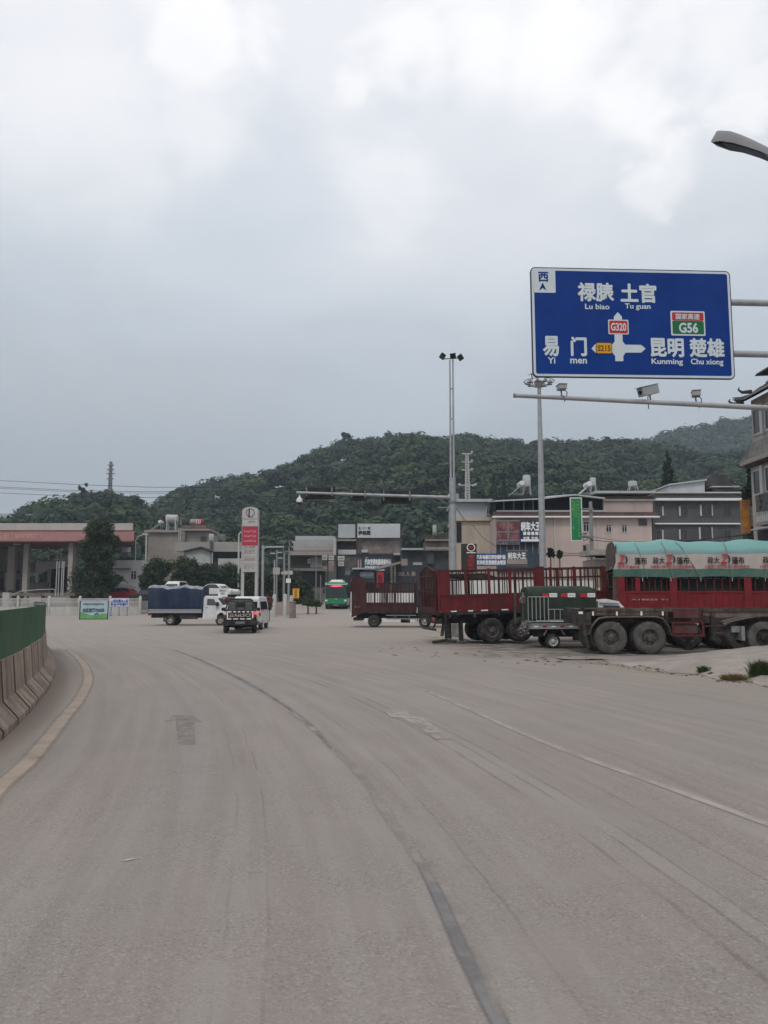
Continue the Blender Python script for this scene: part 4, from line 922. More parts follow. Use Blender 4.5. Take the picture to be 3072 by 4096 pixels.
for k in range(4): td.add('tool_rack', MB().box(lx(2690) + k * .38, lx(2690) + k * .38 + .3, -.02, .1, 1.1, 1.38), chassis)
# striped cover: smoothly sagging sheet with bands of real colour
def cover_mat():
    m = bpy.data.materials.new('striped_tarpaulin'); m.use_nodes = True; t = m.node_tree; b = t.nodes['Principled BSDF']
    at = N(t, 'ShaderNodeAttribute', attribute_name='band'); v = at.outputs['Fac']
    c = ramp(t, v, [(0, (.05, .125, .09)), (.255, (.40, .345, .32)), (.56, (.125, .245, .245)), (.66, (.115, .29, .27))], 'CONSTANT')
    g = N(t, 'ShaderNodeNewGeometry')
    c = mixc(t, smooth(t, noise(t, g.outputs['Position'], 2.2, 6, .6), .42, .72, 0, .28), c, (.22, .24, .22))
    t.links.new(c, b.inputs['Base Color']); b.inputs['Roughness'].default_value = .55
    wv = N(t, 'ShaderNodeMapping'); wv.inputs['Rotation'].default_value = (0, R(38), 0); wv.inputs['Scale'].default_value = (1, 1, .3); t.links.new(g.outputs['Position'], wv.inputs[0])
    bn = N(t, 'ShaderNodeBump'); bn.inputs['Strength'].default_value = .7; bn.inputs['Distance'].default_value = .05
    t.links.new(noise(t, wv.outputs[0], 2.5, 4, .5), bn.inputs['Height']); t.links.new(bn.outputs[0], b.inputs['Normal']); return m
nx = 90; x0, x1 = lx(2478), Lb + .05
dips = [lx(q) for q in (2580, 2690, 2805, 2925, 3050, 3180, 3320, 3460)]
arcs = [(0.0, -.06, 2.68), (.12, -.065, 2.80), (.25, -.07, 2.97), (.26, -.07, 2.98), (.40, -.06, 3.25), (.55, -.04, 3.53), (.57, -.04, 3.54), (.66, 0, 3.70), (.72, .08, 3.84), (.80, .34, 4.0), (.88, .72, 4.10), (1.0, wb / 2, 4.13)]
def cover_row(i):
    x = x0 + (x1 - x0) * i / nx; out = []
    dd = min(abs(x - d) for d in dips); hem = .035 * math.exp(-(dd / .10) ** 2) * -1 + .03 * math.sin(x * 2.1) * .5
    ridge_ = .11 * math.exp(-((x - lx(2690)) / .55) ** 2) + .09 * math.exp(-((x - lx(3030)) / .6) ** 2) + .05 * math.exp(-((x - lx(2560)) / .3) ** 2) - .07 + .02 * math.sin(x * 4.1)
    for s_, y, z in arcs:
        fold = 0
        for d in dips: fold -= .03 * math.exp(-(((x - d) + (z - 2.68) * .62) / .05) ** 2) * max(0, 1 - s_ * .9)
        for d in dips[::2]: fold -= .022 * math.exp(-(((x - d) - (z - 2.68) * .8) / .05) ** 2) * max(0, 1 - s_)
        zz = z + (hem if s_ == 0 else hem * .5 * (s_ < .2)) + ridge_ * max(0, s_ - .5) * 2 + .012 * math.sin(x * 5 + s_ * 9) * (s_ > .1)
        out.append((x - .10 * (s_ < .4) * (1 if i == 0 else 0), y + fold + .012 * math.sin(x * 3.3 + s_ * 4), zz))
    for s_, y, z in arcs[-2::-1]: out.append((x, wb - y, z + ridge_ * max(0, s_ - .5) * 2))
    return out
cvr = MB().grid([cover_row(i) for i in range(nx + 1)]); no = td.add('cover', cvr, cover_mat(), sm=True)
bands = [a[0] for a in arcs] + [a[0] for a in arcs[-2::-1]]
at_ = no.data.attributes.new('band', 'FLOAT', 'POINT'); at_.data.foreach_set('value', np.tile(np.array(bands, np.float32), nx + 1))
for px in (2472, 2636, 2847, 3057):
    for s_, a, b, z0, z1, mt_ in (('政大', 0, 46, 2228, 2255, blackp), ('篷布', 93, 140, 2228, 2256, blackp), ('六零零六部热线·客户维护服务点', -12, 158, 2261, 2272, redp)):
        p0 = px - 13 + a; p1 = px - 13 + b
        if p0 < 2480: 
            if s_ == '政大': continue
            if s_[0] == '六': s_ = '线·客户维护点'; p0 = 2484; p1 = 2570
        if p0 > 3090: continue
        letters(td, s_, lx(p0), lx(p1), zz_(z1), zz_(z0), -.115, mt_, .02, 'printed_lettering', no)
    bx = px + 42 if px > 2480 else 2492
    b = MB(); q = lambda x, y: (lx(x), zz_(y))
    for poly in ([q(bx + 3, 2218), q(bx + 23, 2218), q(bx + 20, 2226), q(bx - 0, 2226)], [q(bx + 14, 2228), q(bx + 19, 2228), q(bx + 6, 2247), q(bx + 1, 2247)], [q(bx - 3, 2248), q(bx + 20, 2248), q(bx + 16, 2256), q(bx - 8, 2256)]): b.prism(poly, -.118, -.113)
    td.add('emblem', b, redp, no); b = MB(); P = []
    for k in range(7): a = R(-62 + k * 20.6); P.append(q(bx + 18 + 14 * math.cos(a), 2237 - 17 * math.sin(a)))
    for k in range(6, -1, -1): a = R(-62 + k * 20.6); P.append(q(bx + 16 + 10 * math.cos(a), 2237 - 17 * math.sin(a)))
    td.add('emblem_arc', b.prism(P, -.118, -.113), blackp, no)
td.add('end_flap', MB().add([tuple(p) for p in [(a_ - .02, b_, c_) for a_, b_, c_ in cover_row(0)][3:-3]], [tuple(range(len(cover_row(0)) - 6))]), M('brown_flap', (.10, .075, .065), .9, .25, 2, (.16, .14, .12), .5, 2, True), label='worn brown end flap')
for a0_, a1_ in ((2722, 2806), (2665, 2700), (2905, 2925), (3120, 3058), (3090, 3050), (2560, 2600)):
    xa, xb = lx(a0_), lx(a1_); td.add('rope', MB().tube([(xa, .30, 4.05), (xa + (xb - xa) * .2, -.0, 3.78), (xa + (xb - xa) * .6, -.11, 3.2), (xb, -.13, 2.62)], .013, 5), M('rope_grey', (.20, .24, .22), .9))
for d in dips: td.add('hem_tie', MB().tube([(d, -.1, 2.64), (d + .01, -.08, 2.52)], .012, 5), wht)
for x in (lx(2755), lx(2755) + 1.3, Lb - 1.4):
    wheel(td, x, .03, .50, .28, rim=rim_d, dual=True); wheel(td, x, wb - .03, .50, .28, side=1, dual=True)
cab_over(td, Lb + .3, Lb + 2.3, 0, wb, 1.0, 3.1, red_t)

# low flatbed trailer in front -----------------------------------------------------
FY = 27.3; FX = W(2318, 2380, FY).x
fl = T('flatbed_trailer', 'low empty flatbed trailer with a red cabinet, in front of the parked trucks', 'trailer', (FX, FY, 0), 0, local=True)
fx = lambda px: W(px, 2380, FY).x - FX
fz = lambda py: W(2600, py, FY).z
dusty = M('dusty_rubber', (.075, .070, .065), .95, .22, 5, (.14, .125, .11), .55, 4)
_keep = black_r
black_r = dusty
wb = 2.4
for i, (px, r) in enumerate(((2441, .555), (2596, .555))):
    wheel(fl, fx(px), .02, r, .30, rim=rim_d, dual=True); wheel(fl, fx(px), wb - .02, r, .30, side=1, dual=True)
wheel(fl, fx(3052), .02, .555, .30, rim=black_m, dual=True); wheel(fl, fx(3052), wb - .02, .555, .30, side=1, dual=True)
wheel(fl, fx(3052) + 1.35, .02, .555, .30, rim=black_m, dual=True)
black_r = _keep
frm = M('trailer_frame', (.055, .035, .030), .85, .35, 3, (.16, .125, .10), .6, 2.6, True)
fl.add('side_rail', MB().box(0, fx(3400), 0, .08, fz(2446), fz(2434)), frm)
fl.add('deck', MB().box(0, fx(2680), .085, wb - .085, fz(2444), fz(2437)), M('deck_planks', (.10, .085, .07), .9, .3, 3))
fl.add('side_rail', MB().box(0, fx(3400), wb - .08, wb, fz(2446), fz(2434)), frm)
fl.add('main_beam', MB().box(.3, fx(3400), .68, .84, fz(2495), fz(2447)).box(.3, fx(3400), wb - .84, wb - .68, fz(2495), fz(2447)), frm)
for px in (2352, 2375, 2470, 2570, 2650): x = fx(px); fl.add('cross_member', MB().box(x - .04, x + .04, .09, wb - .09, fz(2470), fz(2447)), frm)
for px in (2370, 2465, 2563, 2648): x = fx(px); fl.add('reflector_strip', MB().box(x - .03, x + .03, -.012, -.002, fz(2462), fz(2446)), wht)
fl.add('side_skirt', MB().box(fx(2358), fx(2650), .02, .05, fz(2462), fz(2448)), frm)
fp = [(2356, 2535), (2362, 2505), (2392, 2470), (2430, 2464), (2620, 2463), (2648, 2470), (2672, 2505), (2680, 2538)]
fend = MB(); P = [(fx(a), fz(b)) for a, b in fp]
for (xa, za), (xb, zb) in zip(P, P[1:]): fend.add([(xa, -.02, za), (xb, -.02, zb), (xb, .62, zb), (xa, .62, za), (xa, -.02, za - .05), (xb, -.02, zb - .05), (xb, .62, zb - .03), (xa, .62, za - .03)], [(0, 1, 2, 3), (0, 4, 5, 1), (4, 7, 6, 5)])
fl.add('fender', fend, M('dull_fender', (.13, .12, .105), .8, .3, 4, (.07, .05, .04), .6, 3))
# rear ramp leg
fl.add('ramp_leg', MB().tube([(fx(2330), .05, fz(2430)), (fx(2334), .04, fz(2520)), (fx(2340), .02, fz(2560)), (fx(2347), .0, fz(2592))], [.09, .07, .06, .07], 8).box(fx(2318), fx(2362), 0, .12, fz(2500), fz(2440)), chassis)
fl.add('rear_plate', MB().box(-.03, 0.0, 0, wb, fz(2500), fz(2436)), chassis)
fl.add('lamp', MB().box(-.05, .1, -.03, -.005, fz(2456), fz(2446)), wht)
# cabinet and tool box
cbm = M('cabinet_red', (.085, .028, .026), .7, .25, 3, (.09, .07, .06), .6, 3, True)
fl.add('cabinet', MB().box(fx(2690), fx(2790), -.03, .5, fz(2472), fz(2434)), cbm, bevel=.01)
fl.add('toolbox_frame', MB().box(fx(2682), fx(2810), -.04, .0, fz(2494), fz(2487)).box(fx(2682), fx(2812), -.04, 0, fz(2546), fz(2538)).box(fx(2682), fx(2690), -.04, 0, fz(2538), fz(2494)).box(fx(2802), fx(2810), -.04, 0, fz(2538), fz(2494)).box(fx(2790), fx(2796), -.04, 0, fz(2494), fz(2440)), red_t)
fl.add('toolbox', MB().box(fx(2692), fx(2786), .02, .5, fz(2534), fz(2496)), cbm, bevel=.01)
fl.add('landing_leg', MB().box(fx(2840), fx(2858), .0, .14, fz(2540), fz(2450)).prism([(fx(2836), fz(2562)), (fx(2866), fz(2562)), (fx(2857), fz(2540)), (fx(2842), fz(2540))], -.03, .2).lathe([(.07, -.06), (.07, 0)], (fx(2845), 0, fz(2462)), 'y', 12), chassis)
fl.add('landing_leg', MB().box(fx(2840), fx(2858), wb - .14, wb, .2, fz(2450)).box(fx(2834), fx(2866), wb - .2, wb, .0, .2), chassis)
fl.add('neck_panel', MB().prism([(fx(2810), fz(2434)), (fx(3400), fz(2440)), (fx(3400), fz(2470)), (fx(2990), fz(2462)), (fx(2880), fz(2472)), (fx(2810), fz(2460))], .05, .12), M('dusty_beam', (.12, .09, .078), .9, .3, 3, (.20, .16, .14), .5, 2))
rf = MB(); P = [(fx(a), fz(b)) for a, b in ((2890, 2497), (2920, 2482), (2985, 2468), (3050, 2459), (3130, 2458), (3250, 2470))]
for (xa, za), (xb, zb) in zip(P, P[1:]): rf.add([(xa, -.03, za), (xb, -.03, zb), (xb, .62, zb), (xa, .62, za), (xa, -.03, za - .05), (xb, -.03, zb - .05)], [(0, 1, 2, 3), (0, 4, 5, 1)])
fl.add('fender', rf, MATS['dull_fender']); fl.add('fender_flap', MB().box(fx(2958), fx(2972), -.02, .55, fz(2562), fz(2505)).box(fx(2925), fx(2958), .1, .3, fz(2530), fz(2505)), galv_d)
fl.add('chain_box', MB().box(fx(2870), fx(2950), .2, .6, fz(2545), fz(2490)), chassis)
fl.add('air_pipe', MB().tube([(fx(2815), .0, fz(2505)), (fx(2900), .02, fz(2503)), (fx(2910), .02, fz(2484))], .02, 6).tube([(fx(2845), .02, fz(2533)), (fx(2885), .02, fz(2534))], .03, 6), cbm)

# blue canvas pickup truck -----------------------------------------------------------
BX = W(592, 2380, 53).x
bt_ = T('blue_canvas_truck', 'white light truck with a sagging dark blue canvas body by the fence', 'truck', (BX, 53, 0), R(0), local=True)
bx = lambda px: W(px, 2380, 53).x - BX
bz = lambda py: W(700, py, 53).z
wb = 1.85
bcv = M('blue_canvas', (.009, .020, .048), .7, .3, 1.4, (.05, .07, .11), .4, 1.8, True, .5, 5)
nx = 26; rows = []
for i in range(nx + 1):
    x = bx(592) + .02 + (bx(812) - bx(592) - .02) * i / nx; s = i / nx; sag = .05 * math.sin(s * 12) + .03 * math.sin(s * 31)
    rw = []
    for y, z, k in ((.0, 1.08, 0), (-.03, 1.35, 1), (.02, 1.7, 1), (-.01, 2.1, 1), (.02, 2.42, .6), (.10, 2.55, 1), (.5, 2.60, 1), (1.3, 2.60, 1), (1.75, 2.55, .6), (1.84, 2.4, 0), (1.85, 1.1, 0)):
        rw.append((x, y + k * .03 * math.sin(s * 17 + z * 2), z + (sag if z > 2.3 else .02 * k * math.sin(s * 23))))
    rows.append(rw)
cv = MB().grid(rows); n_ = len(rows[0]); cv.f.append(tuple(range(n_))); cv.f.append(tuple(nx * n_ + k for k in range(n_))[::-1])
co_ = bt_.add('canvas', cv, bcv, sm=True)
bt_edge = M('canvas_edge', (.26, .28, .30), .8, .3, 3)
bt_.add('white_edge', MB().grid([[(r_[5][0], r_[4][1] - .015, r_[4][2] + .01), (r_[5][0], r_[5][1] - .0, r_[5][2] + .02), (r_[5][0], r_[6][1], r_[6][2] + .012)] for r_ in rows]), bt_edge, label='pale top edge of the canvas')  # paler strip along the upper edge of the canvas
bt_.add('bed_side', MB().box(bx(596), bx(808), -.03, .02, bz(2452), bz(2437)).box(bx(596), bx(808), -.05, -.031, bz(2441), bz(2437)).box(bx(596), bx(808), -.05, -.031, bz(2452), bz(2448)), silver)
bt_.add('bed_side', MB().box(bx(596), bx(808), wb, wb + .04, bz(2452), bz(2437)), white_p)
bt_.add('tail_lamp', MB().box(bx(594), bx(600), .05, .3, bz(2462), bz(2454)), lampred_off)
bt_.add('chassis', MB().box(.15, 5.0, .35, .45, .5, .8).box(.15, 5.0, 1.4, 1.5, .5, .8).box(.1, 3.55, .1, 1.75, .76, .82).box(2.1, 3.2, .1, .5, .42, .75), chassis)
for y_, sd_ in ((.05, -1), (wb - .05, 1)): wheel(bt_, bx(682), y_, .345, .2, side=sd_, rim=rim_l, dual=True); wheel(bt_, bx(883), y_, .335, .2, side=sd_, rim=rim_l)
bt_.add('mud_flap', MB().box(bx(655), bx(657), .05, .3, .25, .8), black_r)
cabp = [(bx(812), bz(2478)), (bx(868), bz(2478)), (bx(870), bz(2460)), (bx(884), bz(2450)), (bx(900), bz(2456)), (bx(904), bz(2472)), (bx(914), bz(2470)), (bx(917), bz(2440)), (bx(908), bz(2424)), (bx(890), bz(2420)), (bx(866), bz(2388)), (bx(858), bz(2384)), (bx(818), bz(2383)), (bx(813), bz(2392))]
bt_.add('cab', MB().prism(cabp, .02, wb - .02, lambda z: max(0, z - 1.25) * .22), white_p, bevel=.025)
bt_.add('door', MB().box(bx(820), bx(866), .012, .03, bz(2472), bz(2422)), white_p, bevel=.006)
bt_.add('side_window', MB().prism([(bx(828), bz(2420)), (bx(866), bz(2420)), (bx(855), bz(2396)), (bx(828), bz(2395))], .05, .2, lambda z: max(0, z - 1.25) * .22 - .05), glass_b)
bt_.add('mirror', MB().box(bx(866), bx(876), -.16, .02, bz(2424), bz(2408)), black_m, bevel=.02)
bt_.add('windscreen', MB().add([(bx(866) + .02, .2, bz(2390)), (bx(866) + .02, wb - .2, bz(2390)), (bx(892), wb - .1, bz(2419)), (bx(892), .1, bz(2419))], [(0, 3, 2, 1)]), glass_b)
bt_.add('handle', MB().box(bx(824), bx(832), -.01, .012, bz(2432), bz(2430)), black_m)
bt_.add('headlight', MB().box(bx(908), bx(918), .1, .4, bz(2440), bz(2432)), lampw); bt_.add('front_guard', MB().box(bx(898), bx(913), .0, .2, bz(2446), bz(2438)), black_m)

# black pickup seen from behind --------------------------------------------------------
pk = T('black_pickup', 'black pickup with its plate number painted large on the striped tailgate', 'pickup', (W(960, 2500, 42).x, 42, 0), R(99.5), local=True)
# local X forward; rear face at x=0, Y across with 0 at the centre
hw = .84
pk.add('body', MB().prism([(0, .52), (4.6, .52), (4.7, .8), (4.6, 1.02), (3.3, 1.12), (0, 1.14)], -hw, hw), black_m, bevel=.05)
pk.add('cabin', MB().prism([(1.55, 1.10), (3.4, 1.10), (2.9, 1.66), (2.6, 1.72), (1.75, 1.72), (1.60, 1.62)], -.74, .74, lambda z: max(0, z - 1.1) * .22), black_m, bevel=.04)
pk.add('rear_window', MB().add([(1.545, -.58, 1.20), (1.545, .58, 1.20), (1.63, .50, 1.60), (1.63, -.50, 1.60)], [(0, 1, 2, 3)][::-1]), glass_b)
rb = MB().tube([(.35, -.80, 1.12), (.75, -.62, 1.72), (.78, -.5, 1.78), (.78, .5, 1.78), (.75, .62, 1.72), (.35, .80, 1.12)], .045, 8); rb.tube([(.78, -.2, 1.78), (.4, -.22, 1.15)], .03).tube([(.78, .2, 1.78), (.4, .22, 1.15)], .03)
pk.add('roll_bar', rb, black_m, sm=True)
pk.add('seat_back', MB().box(.62, .7, -.62, -.26, 1.14, 1.6), M('grey_seat', (.10, .10, .10), .9, .2, 4), bevel=.05); pk.add('seat_back', MB().box(.62, .7, .26, .62, 1.14, 1.6), MATS['grey_seat'], bevel=.05)
pk.add('tailgate', MB().box(-.03, .0, -.70, .70, .72, 1.18), black_m, bevel=.01)
tp = MB(); tp2 = MB()
for k in range(12):
    y0 = -.68 + k * 1.36 / 12; (tp if k % 2 == 0 or k > 9 else tp2).box(-.036, -.031, y0, y0 + 1.36 / 12, 1.10, 1.16); (tp if k % 3 else tp2).box(-.036, -.031, y0, y0 + 1.36 / 12, .735, .79)
tp.box(-.036, -.031, -.68, -.62, .80, 1.09).box(-.036, -.031, .62, .68, .80, 1.09)
pk.add('reflector_tape', tp, wht, stuff=True); pk.add('red_tape', tp2, lampred_off, stuff=True)
letters(pk, '云A6L5C7', -.56, .56, .86, 1.04, 0, wht, .02, frame=lambda X, Z: (-.036, -X, Z))
for s in (-1, 1):
    pk.add('tail_light', MB().box(-.03, .05, s * .78 - .07, s * .78 + .07, .98, 1.14), lampred if s < 0 else lampw, bevel=.01); pk.add('tail_light', MB().box(-.03, .05, s * .78 - .07, s * .78 + .07, .84, .975), lampred_off, bevel=.01)
pk.add('bumper', MB().box(-.12, .06, -.82, .82, .42, .66), black_m, bevel=.03); pk.add('number_plate', MB().box(-.13, -.121, -.24, .24, .52, .62), M('plate_grey', (.16, .17, .18), .5))
pk.add('axle', MB().tube([(.95, -.7, .36), (.95, .7, .36)], .07).lathe([(.12, -.1), (.17, 0), (.12, .1)], (.95, 0, .36), 'x', 12).box(-.05, .9, -.35, -.28, .3, .5).box(-.05, .9, .28, .35, .3, .5), black_m)
for x in (.95, 3.85): wheel(pk, x, -.86, .37, .24); wheel(pk, x, .86, .37, .24, side=1)
pk.add('mirror', MB().box(2.9, 3.0, -1.06, -.86, 1.12, 1.3), black_m, bevel=.02); pk.add('mirror', MB().box(2.9, 3.0, .86, 1.06, 1.12, 1.3), black_m, bevel=.02)

# white van -----------------------------------------------------------------------------
va = T('white_van', 'boxy white van seen from behind, half hidden by the black pickup', 'van', (W(986, 2500, 46.3).x, 46.3, 0), R(90.5), local=True)
hw = .80
va.add('body', MB().prism([(0, .38), (3.75, .38), (3.85, .75), (3.7, 1.15), (3.2, 1.82), (3.0, 1.90), (.12, 1.92), (0, 1.80)], -hw, hw, lambda z: max(0, z - 1.1) * .13), white_p, bevel=.06)
va.add('rear_door', MB().box(-.014, .0, -.71, -.012, .62, 1.74), white_p, bevel=.005); va.add('rear_door', MB().box(-.014, .0, .012, .71, .62, 1.74), white_p, bevel=.005)
for y0 in (-.60, .10): va.add('rear_window', MB().box(-.022, -.014, y0, y0 + .50, 1.18, 1.62), glass_d, bevel=.004)
tpv = lambda z: max(0, z - 1.1) * .13 - .012
for x0, x1 in ((.35, 1.0), (1.15, 1.95), (2.1, 2.95)): va.add('side_window', MB().prism([(x0, 1.15), (x1, 1.15), (x1 if x1 < 2.9 else x1 - .15, 1.62), (x0, 1.62)], -hw, hw, tpv), glass_d)
for s in (-1, 1): va.add('tail_light', MB().box(-.03, .04, s * .755 - .045, s * .755 + .045, 1.0, 1.18), lampred); va.add('tail_light', MB().box(-.03, .04, s * .755 - .045, s * .755 + .045, .82, .995), lampred_off)
va.add('bumper', MB().box(-.1, .1, -.78, .78, .30, .50), M('grey_bumper', (.18, .18, .18), .6), bevel=.03)
va.add('sill_panel', MB().box(.9, 3.0, -.812, -.80, .34, .46), white_p)
va.add('door_handle', MB().box(1.05, 1.18, -.825, -.802, 1.02, 1.05), black_m)
for x in (.75, 3.05): wheel(va, x, -.79, .29, .19, rim=rim_l); wheel(va, x, .79, .29, .19, side=1)
va.add('mirror', MB().box(3.0, 3.1, -1.02, -.82, 1.08, 1.3), black_m, bevel=.02)

# green bus --------------------------------------------------------------------------------
gy = 80; gz = G(W(1344, 2430, gy).x, gy)
bu = T('green_bus', 'small green city bus facing the camera with a red lit destination board', 'bus', (W(1344, 2430, gy).x, gy, gz - .02), R(-90), local=True)
bgr = M('bus_green', (.012, .20, .085), .35, .08, 2, (.06, .08, .06), .3, 3, coat=.3)
# local +X forward faces the camera; front face at x=0
hw = 1.08
prof = [(-7, .32), (-.05, .32), (0, .5), (-.02, 1.1), (-.12, 2.45), (-.35, 2.72), (-7, 2.75)]
bu.add('body', MB().prism(prof, -hw, hw, lambda z: max(0, z - 2.2) * .25), bgr, bevel=.06)
bu.add('roof_dome', MB().prism([(-.25, 2.60), (-.5, 2.82), (-6.6, 2.84), (-6.9, 2.60)], -.95, .95, lambda z: (z - 2.6) * 1.6).prism([(-1.0, 2.83), (-1.3, 2.96), (-5.5, 2.96), (-5.8, 2.83)], -.6, .6), white_p, bevel=.05)
bu.add('windscreen', MB().prism([(-.01, 1.12), (-.10, 2.50), (-.4, 2.50), (-.4, 1.12)], -1.0, 1.0).xf(Matrix.Translation((.03, 0, 0))), glass_d, bevel=.03)
bu.add('wiper', MB().box(.026, .04, -.02, .02, 1.2, 1.95), black_m)
bu.add('destination_board', MB().box(-.055, -.035, -.66, .66, 2.22, 2.42), M('board_glow', (.35, .18, .19), .4))
letters(bu, '公交易门线路', -.42, .42, 2.25, 2.39, 0, M('led_red', (.95, .12, .16), .4, emit=1.2), .02, 'led_text', frame=lambda X, Z: (-.030, X, Z))
for s in (-1, 1):
    bu.add('headlight', MB().prism([(0, .78), (.02, .78), (.02, .98), (0, .92)], s * .95 - .17, s * .95 + .1), lampw, bevel=.01)
    bu.add('mirror', MB().box(.05, .15, s * 1.22 - .09, s * 1.22 + .09, 1.6, 2.0), black_m, bevel=.02)
    bu.add('roof_shoulder', MB().box(-.5, -.1, s * 1.05 - .06, s * 1.05 + .06, 2.44, 2.6), white_p, bevel=.03)
    for k in range(4): bu.add('side_window', MB().box(-1.9 - k * 1.3, -.8 - k * 1.3, s * (hw + .004) - .01, s * (hw + .004) + .01, 1.25, 2.2), glass_d)
    bu.add('side_panel', MB().box(-6.8, -.3, s * (hw + .012) - .006, s * (hw + .012) + .006, .42, 1.1), white_p)
    for x in (-1.3, -5.4): wheel(bu, x, s * (hw + .02), .42, .24, side=s, rim=rim_l)
bu.add('bumper', MB().box(-.05, .07, -1.05, 1.05, .26, .56), black_m, bevel=.04); bu.add('number_plate', MB().box(.071, .08, -.24, .24, .36, .50), M('plate_grey', (0, 0, 0)))
bu.add('emblem', MB().lathe([(.09, 0), (.07, .01)], (.002, 0, 1.02), 'x', 12), silver)

# cars -------------------------------------------------------------------------------------
def car(label, x, y, z, rz, paint, kind='sedan', group=None, lit=False):
    t = T('parked_car' if not lit else 'white_car', label, 'car', (x, y, z), rz, group=group, local=True); hw = .86
    if kind == 'suv': bp_ = [(0, .35), (4.4, .35), (4.45, .75), (4.3, .98), (3.3, 1.05), (0, 1.08)]; cp = [(.1, 1.05), (3.35, 1.03), (2.75, 1.55), (2.4, 1.64), (.4, 1.64), (.15, 1.5)]
    else: bp_ = [(0, .3), (4.4, .3), (4.48, .62), (4.3, .82), (3.2, .93), (.7, .96), (0, .90)]; cp = [(.55, .93), (3.3, .91), (2.55, 1.36), (2.2, 1.42), (1.45, 1.42), (1.1, 1.36)]
    t.add('body', MB().prism(bp_, -hw, hw), paint, bevel=.07)
    c0 = cp[0][1]; t.add('cabin', MB().prism(cp, -hw + .06, hw - .06, lambda q: max(0, q - c0) * .35), paint, bevel=.05)
    cx = sum(p[0] for p in cp) / 6; cz = c0; k = .90
    ws = [(cx + (a - cx) * .97 + 0, cz + .06 + (b - cz) * .78) for a, b in cp]
    t.add('side_window', MB().prism([(cx + (a - cx) * .84, cz + .05 + (b - cz) * .80) for a, b in cp], -hw + .045, hw - .045, lambda q: max(0, q - c0) * .35), glass_d)
    t.add('windscreen', MB().prism([(cx + (a - cx) * 1.0 + (.02 if a > cx else -.02), cz + .05 + (b - cz) * .80) for a, b in cp], -hw + .17, hw - .17, lambda q: max(0, q - c0) * .35), glass_d)
    for s in (-1, 1):
        t.add('headlight', MB().box(4.36, 4.46, s * .62 - .16, s * .62 + .16, .62, .76), lampw); t.add('tail_light', MB().box(-.02, .06, s * .66 - .14, s * .66 + .14, .70, .84), lampred if lit else lampred_off)
        for xx in (.85, 3.6): wheel(t, xx, s * .87, .32, .2, side=s, rim=rim_l)
    t.add('bumper', MB().box(-.06, .05, -.80, .80, .28, .5), black_m if lit else paint, bevel=.03)
    return t
pr = W(1245, 2360, 132); gz = G(pr.x, 132)
car('distant white car driving away uphill left of the green bus', pr.x, 132, gz, R(90), white_p, 'sedan', None, True)
p = W(762, 2380, 74); p = W(762, 2380, 88); car('white off-road car facing the camera behind the blue canvas', p.x, 84, 1.75, R(-94), white_p, 'suv', 'white cars parked behind the fence')
p = W(833, 2380, 70); car('white hatchback parked behind the cab of the blue canvas truck', W(800, 2380, 85).x, 86, 1.75, R(-28), white_p, 'sedan', 'white cars parked behind the fence')
p = W(520, 2380, 86); car('dark roofed car in shade beside the round tree', p.x, 86, 1.1, R(10), black_m, 'sedan', None)
p = W(573, 2350, 84); car('red car just left of the blue canvas', p.x - 1.5, 88, 1.4, R(180), red_b, 'sedan', None)
p = W(2410, 2400, 34); 
# ------------------------------------------------------------------ generic building pieces
win_f = M('window_frame', (.45, .46, .45), .5, .1, 3, (.25, .22, .2), .4, 3)
win_p = M('window_glass', (.02, .024, .028), .12, .2, 2, spec=.6)
win_dk = M('window_frame_dark', (.10, .085, .08), .6, .2, 3)
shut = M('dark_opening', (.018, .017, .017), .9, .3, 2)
def rect_box(t, name, r, Y, th, mat, proud=0.0, par=None, label=None):
    x0, x1, z0, z1 = RC(*r, Y); return t.add(name, MB().box(x0, x1, Y - proud, Y - proud + th, z0, z1), mat, par, label)
def window(t, r, Y, frame=None, mull=1, trans=.3, proud=.05):
    x0, x1, z0, z1 = RC(*r, Y); f = .06 * max(1, Y / 60); b = MB(); y0, y1 = Y - proud, Y + .02
    b.box(x0, x1, y0, y1, z0, z0 + f).box(x0, x1, y0, y1, z1 - f, z1).box(x0, x0 + f, y0, y1, z0 + f, z1 - f).box(x1 - f, x1, y0, y1, z0 + f, z1 - f)
    for k in range(1, mull + 1): xm = x0 + (x1 - x0) * k / (mull + 1); b.box(xm - f * .35, xm + f * .35, y0, y1, z0 + f, z1 - f)
    if trans: zm = z1 - (z1 - z0) * trans; b.box(x0 + f, x1 - f, y0 + .005, y1, zm - f * .3, zm + f * .3)
    o = t.add('window', b, frame or win_f); t.add('pane', MB().box(x0 + f * .5, x1 - f * .5, Y - proud * .4, Y + .01, z0 + f * .5, z1 - f * .5), win_p, o); return o
def bld(name, label, cat, rect, Y, depth, mat, gz=None, cap=None):
    x0, x1, z0, z1 = RC(*rect, Y); g_ = min(G(x0, Y), G(x1, Y)) - .3 if gz is None else gz
    t = T(name, label, cat, ((x0 + x1) / 2, Y, g_)); t.add('wall', MB().box(x0, x1, Y, Y + depth, g_, z1), mat)
    t.x0, t.x1, t.z1, t.Y, t.d = x0, x1, z1, Y, depth
    if cap: t.add('roof', MB().box(x0 - .25, x1 + .25, Y - .25, Y + depth + .25, z1 + .003, z1 + .28), cap)
    return t
cream = M('cream_wall', (.42, .37, .30), .85, .08, .4, (.24, .21, .18), .4, .8, True)
pink = M('pink_wall', (.47, .375, .345), .85, .07, .4, (.29, .24, .22), .45, .7, True)
gry = M('dark_grey_wall', (.085, .085, .088), .85, .12, .5, (.05, .05, .05), .5, .7, True)
wplas = M('white_plaster', (.46, .46, .45), .85, .08, .5, (.30, .28, .25), .5, .6, True)
gplas = M('grey_plaster', (.33, .275, .255), .9, .15, .5, (.17, .145, .12), .6, .5)
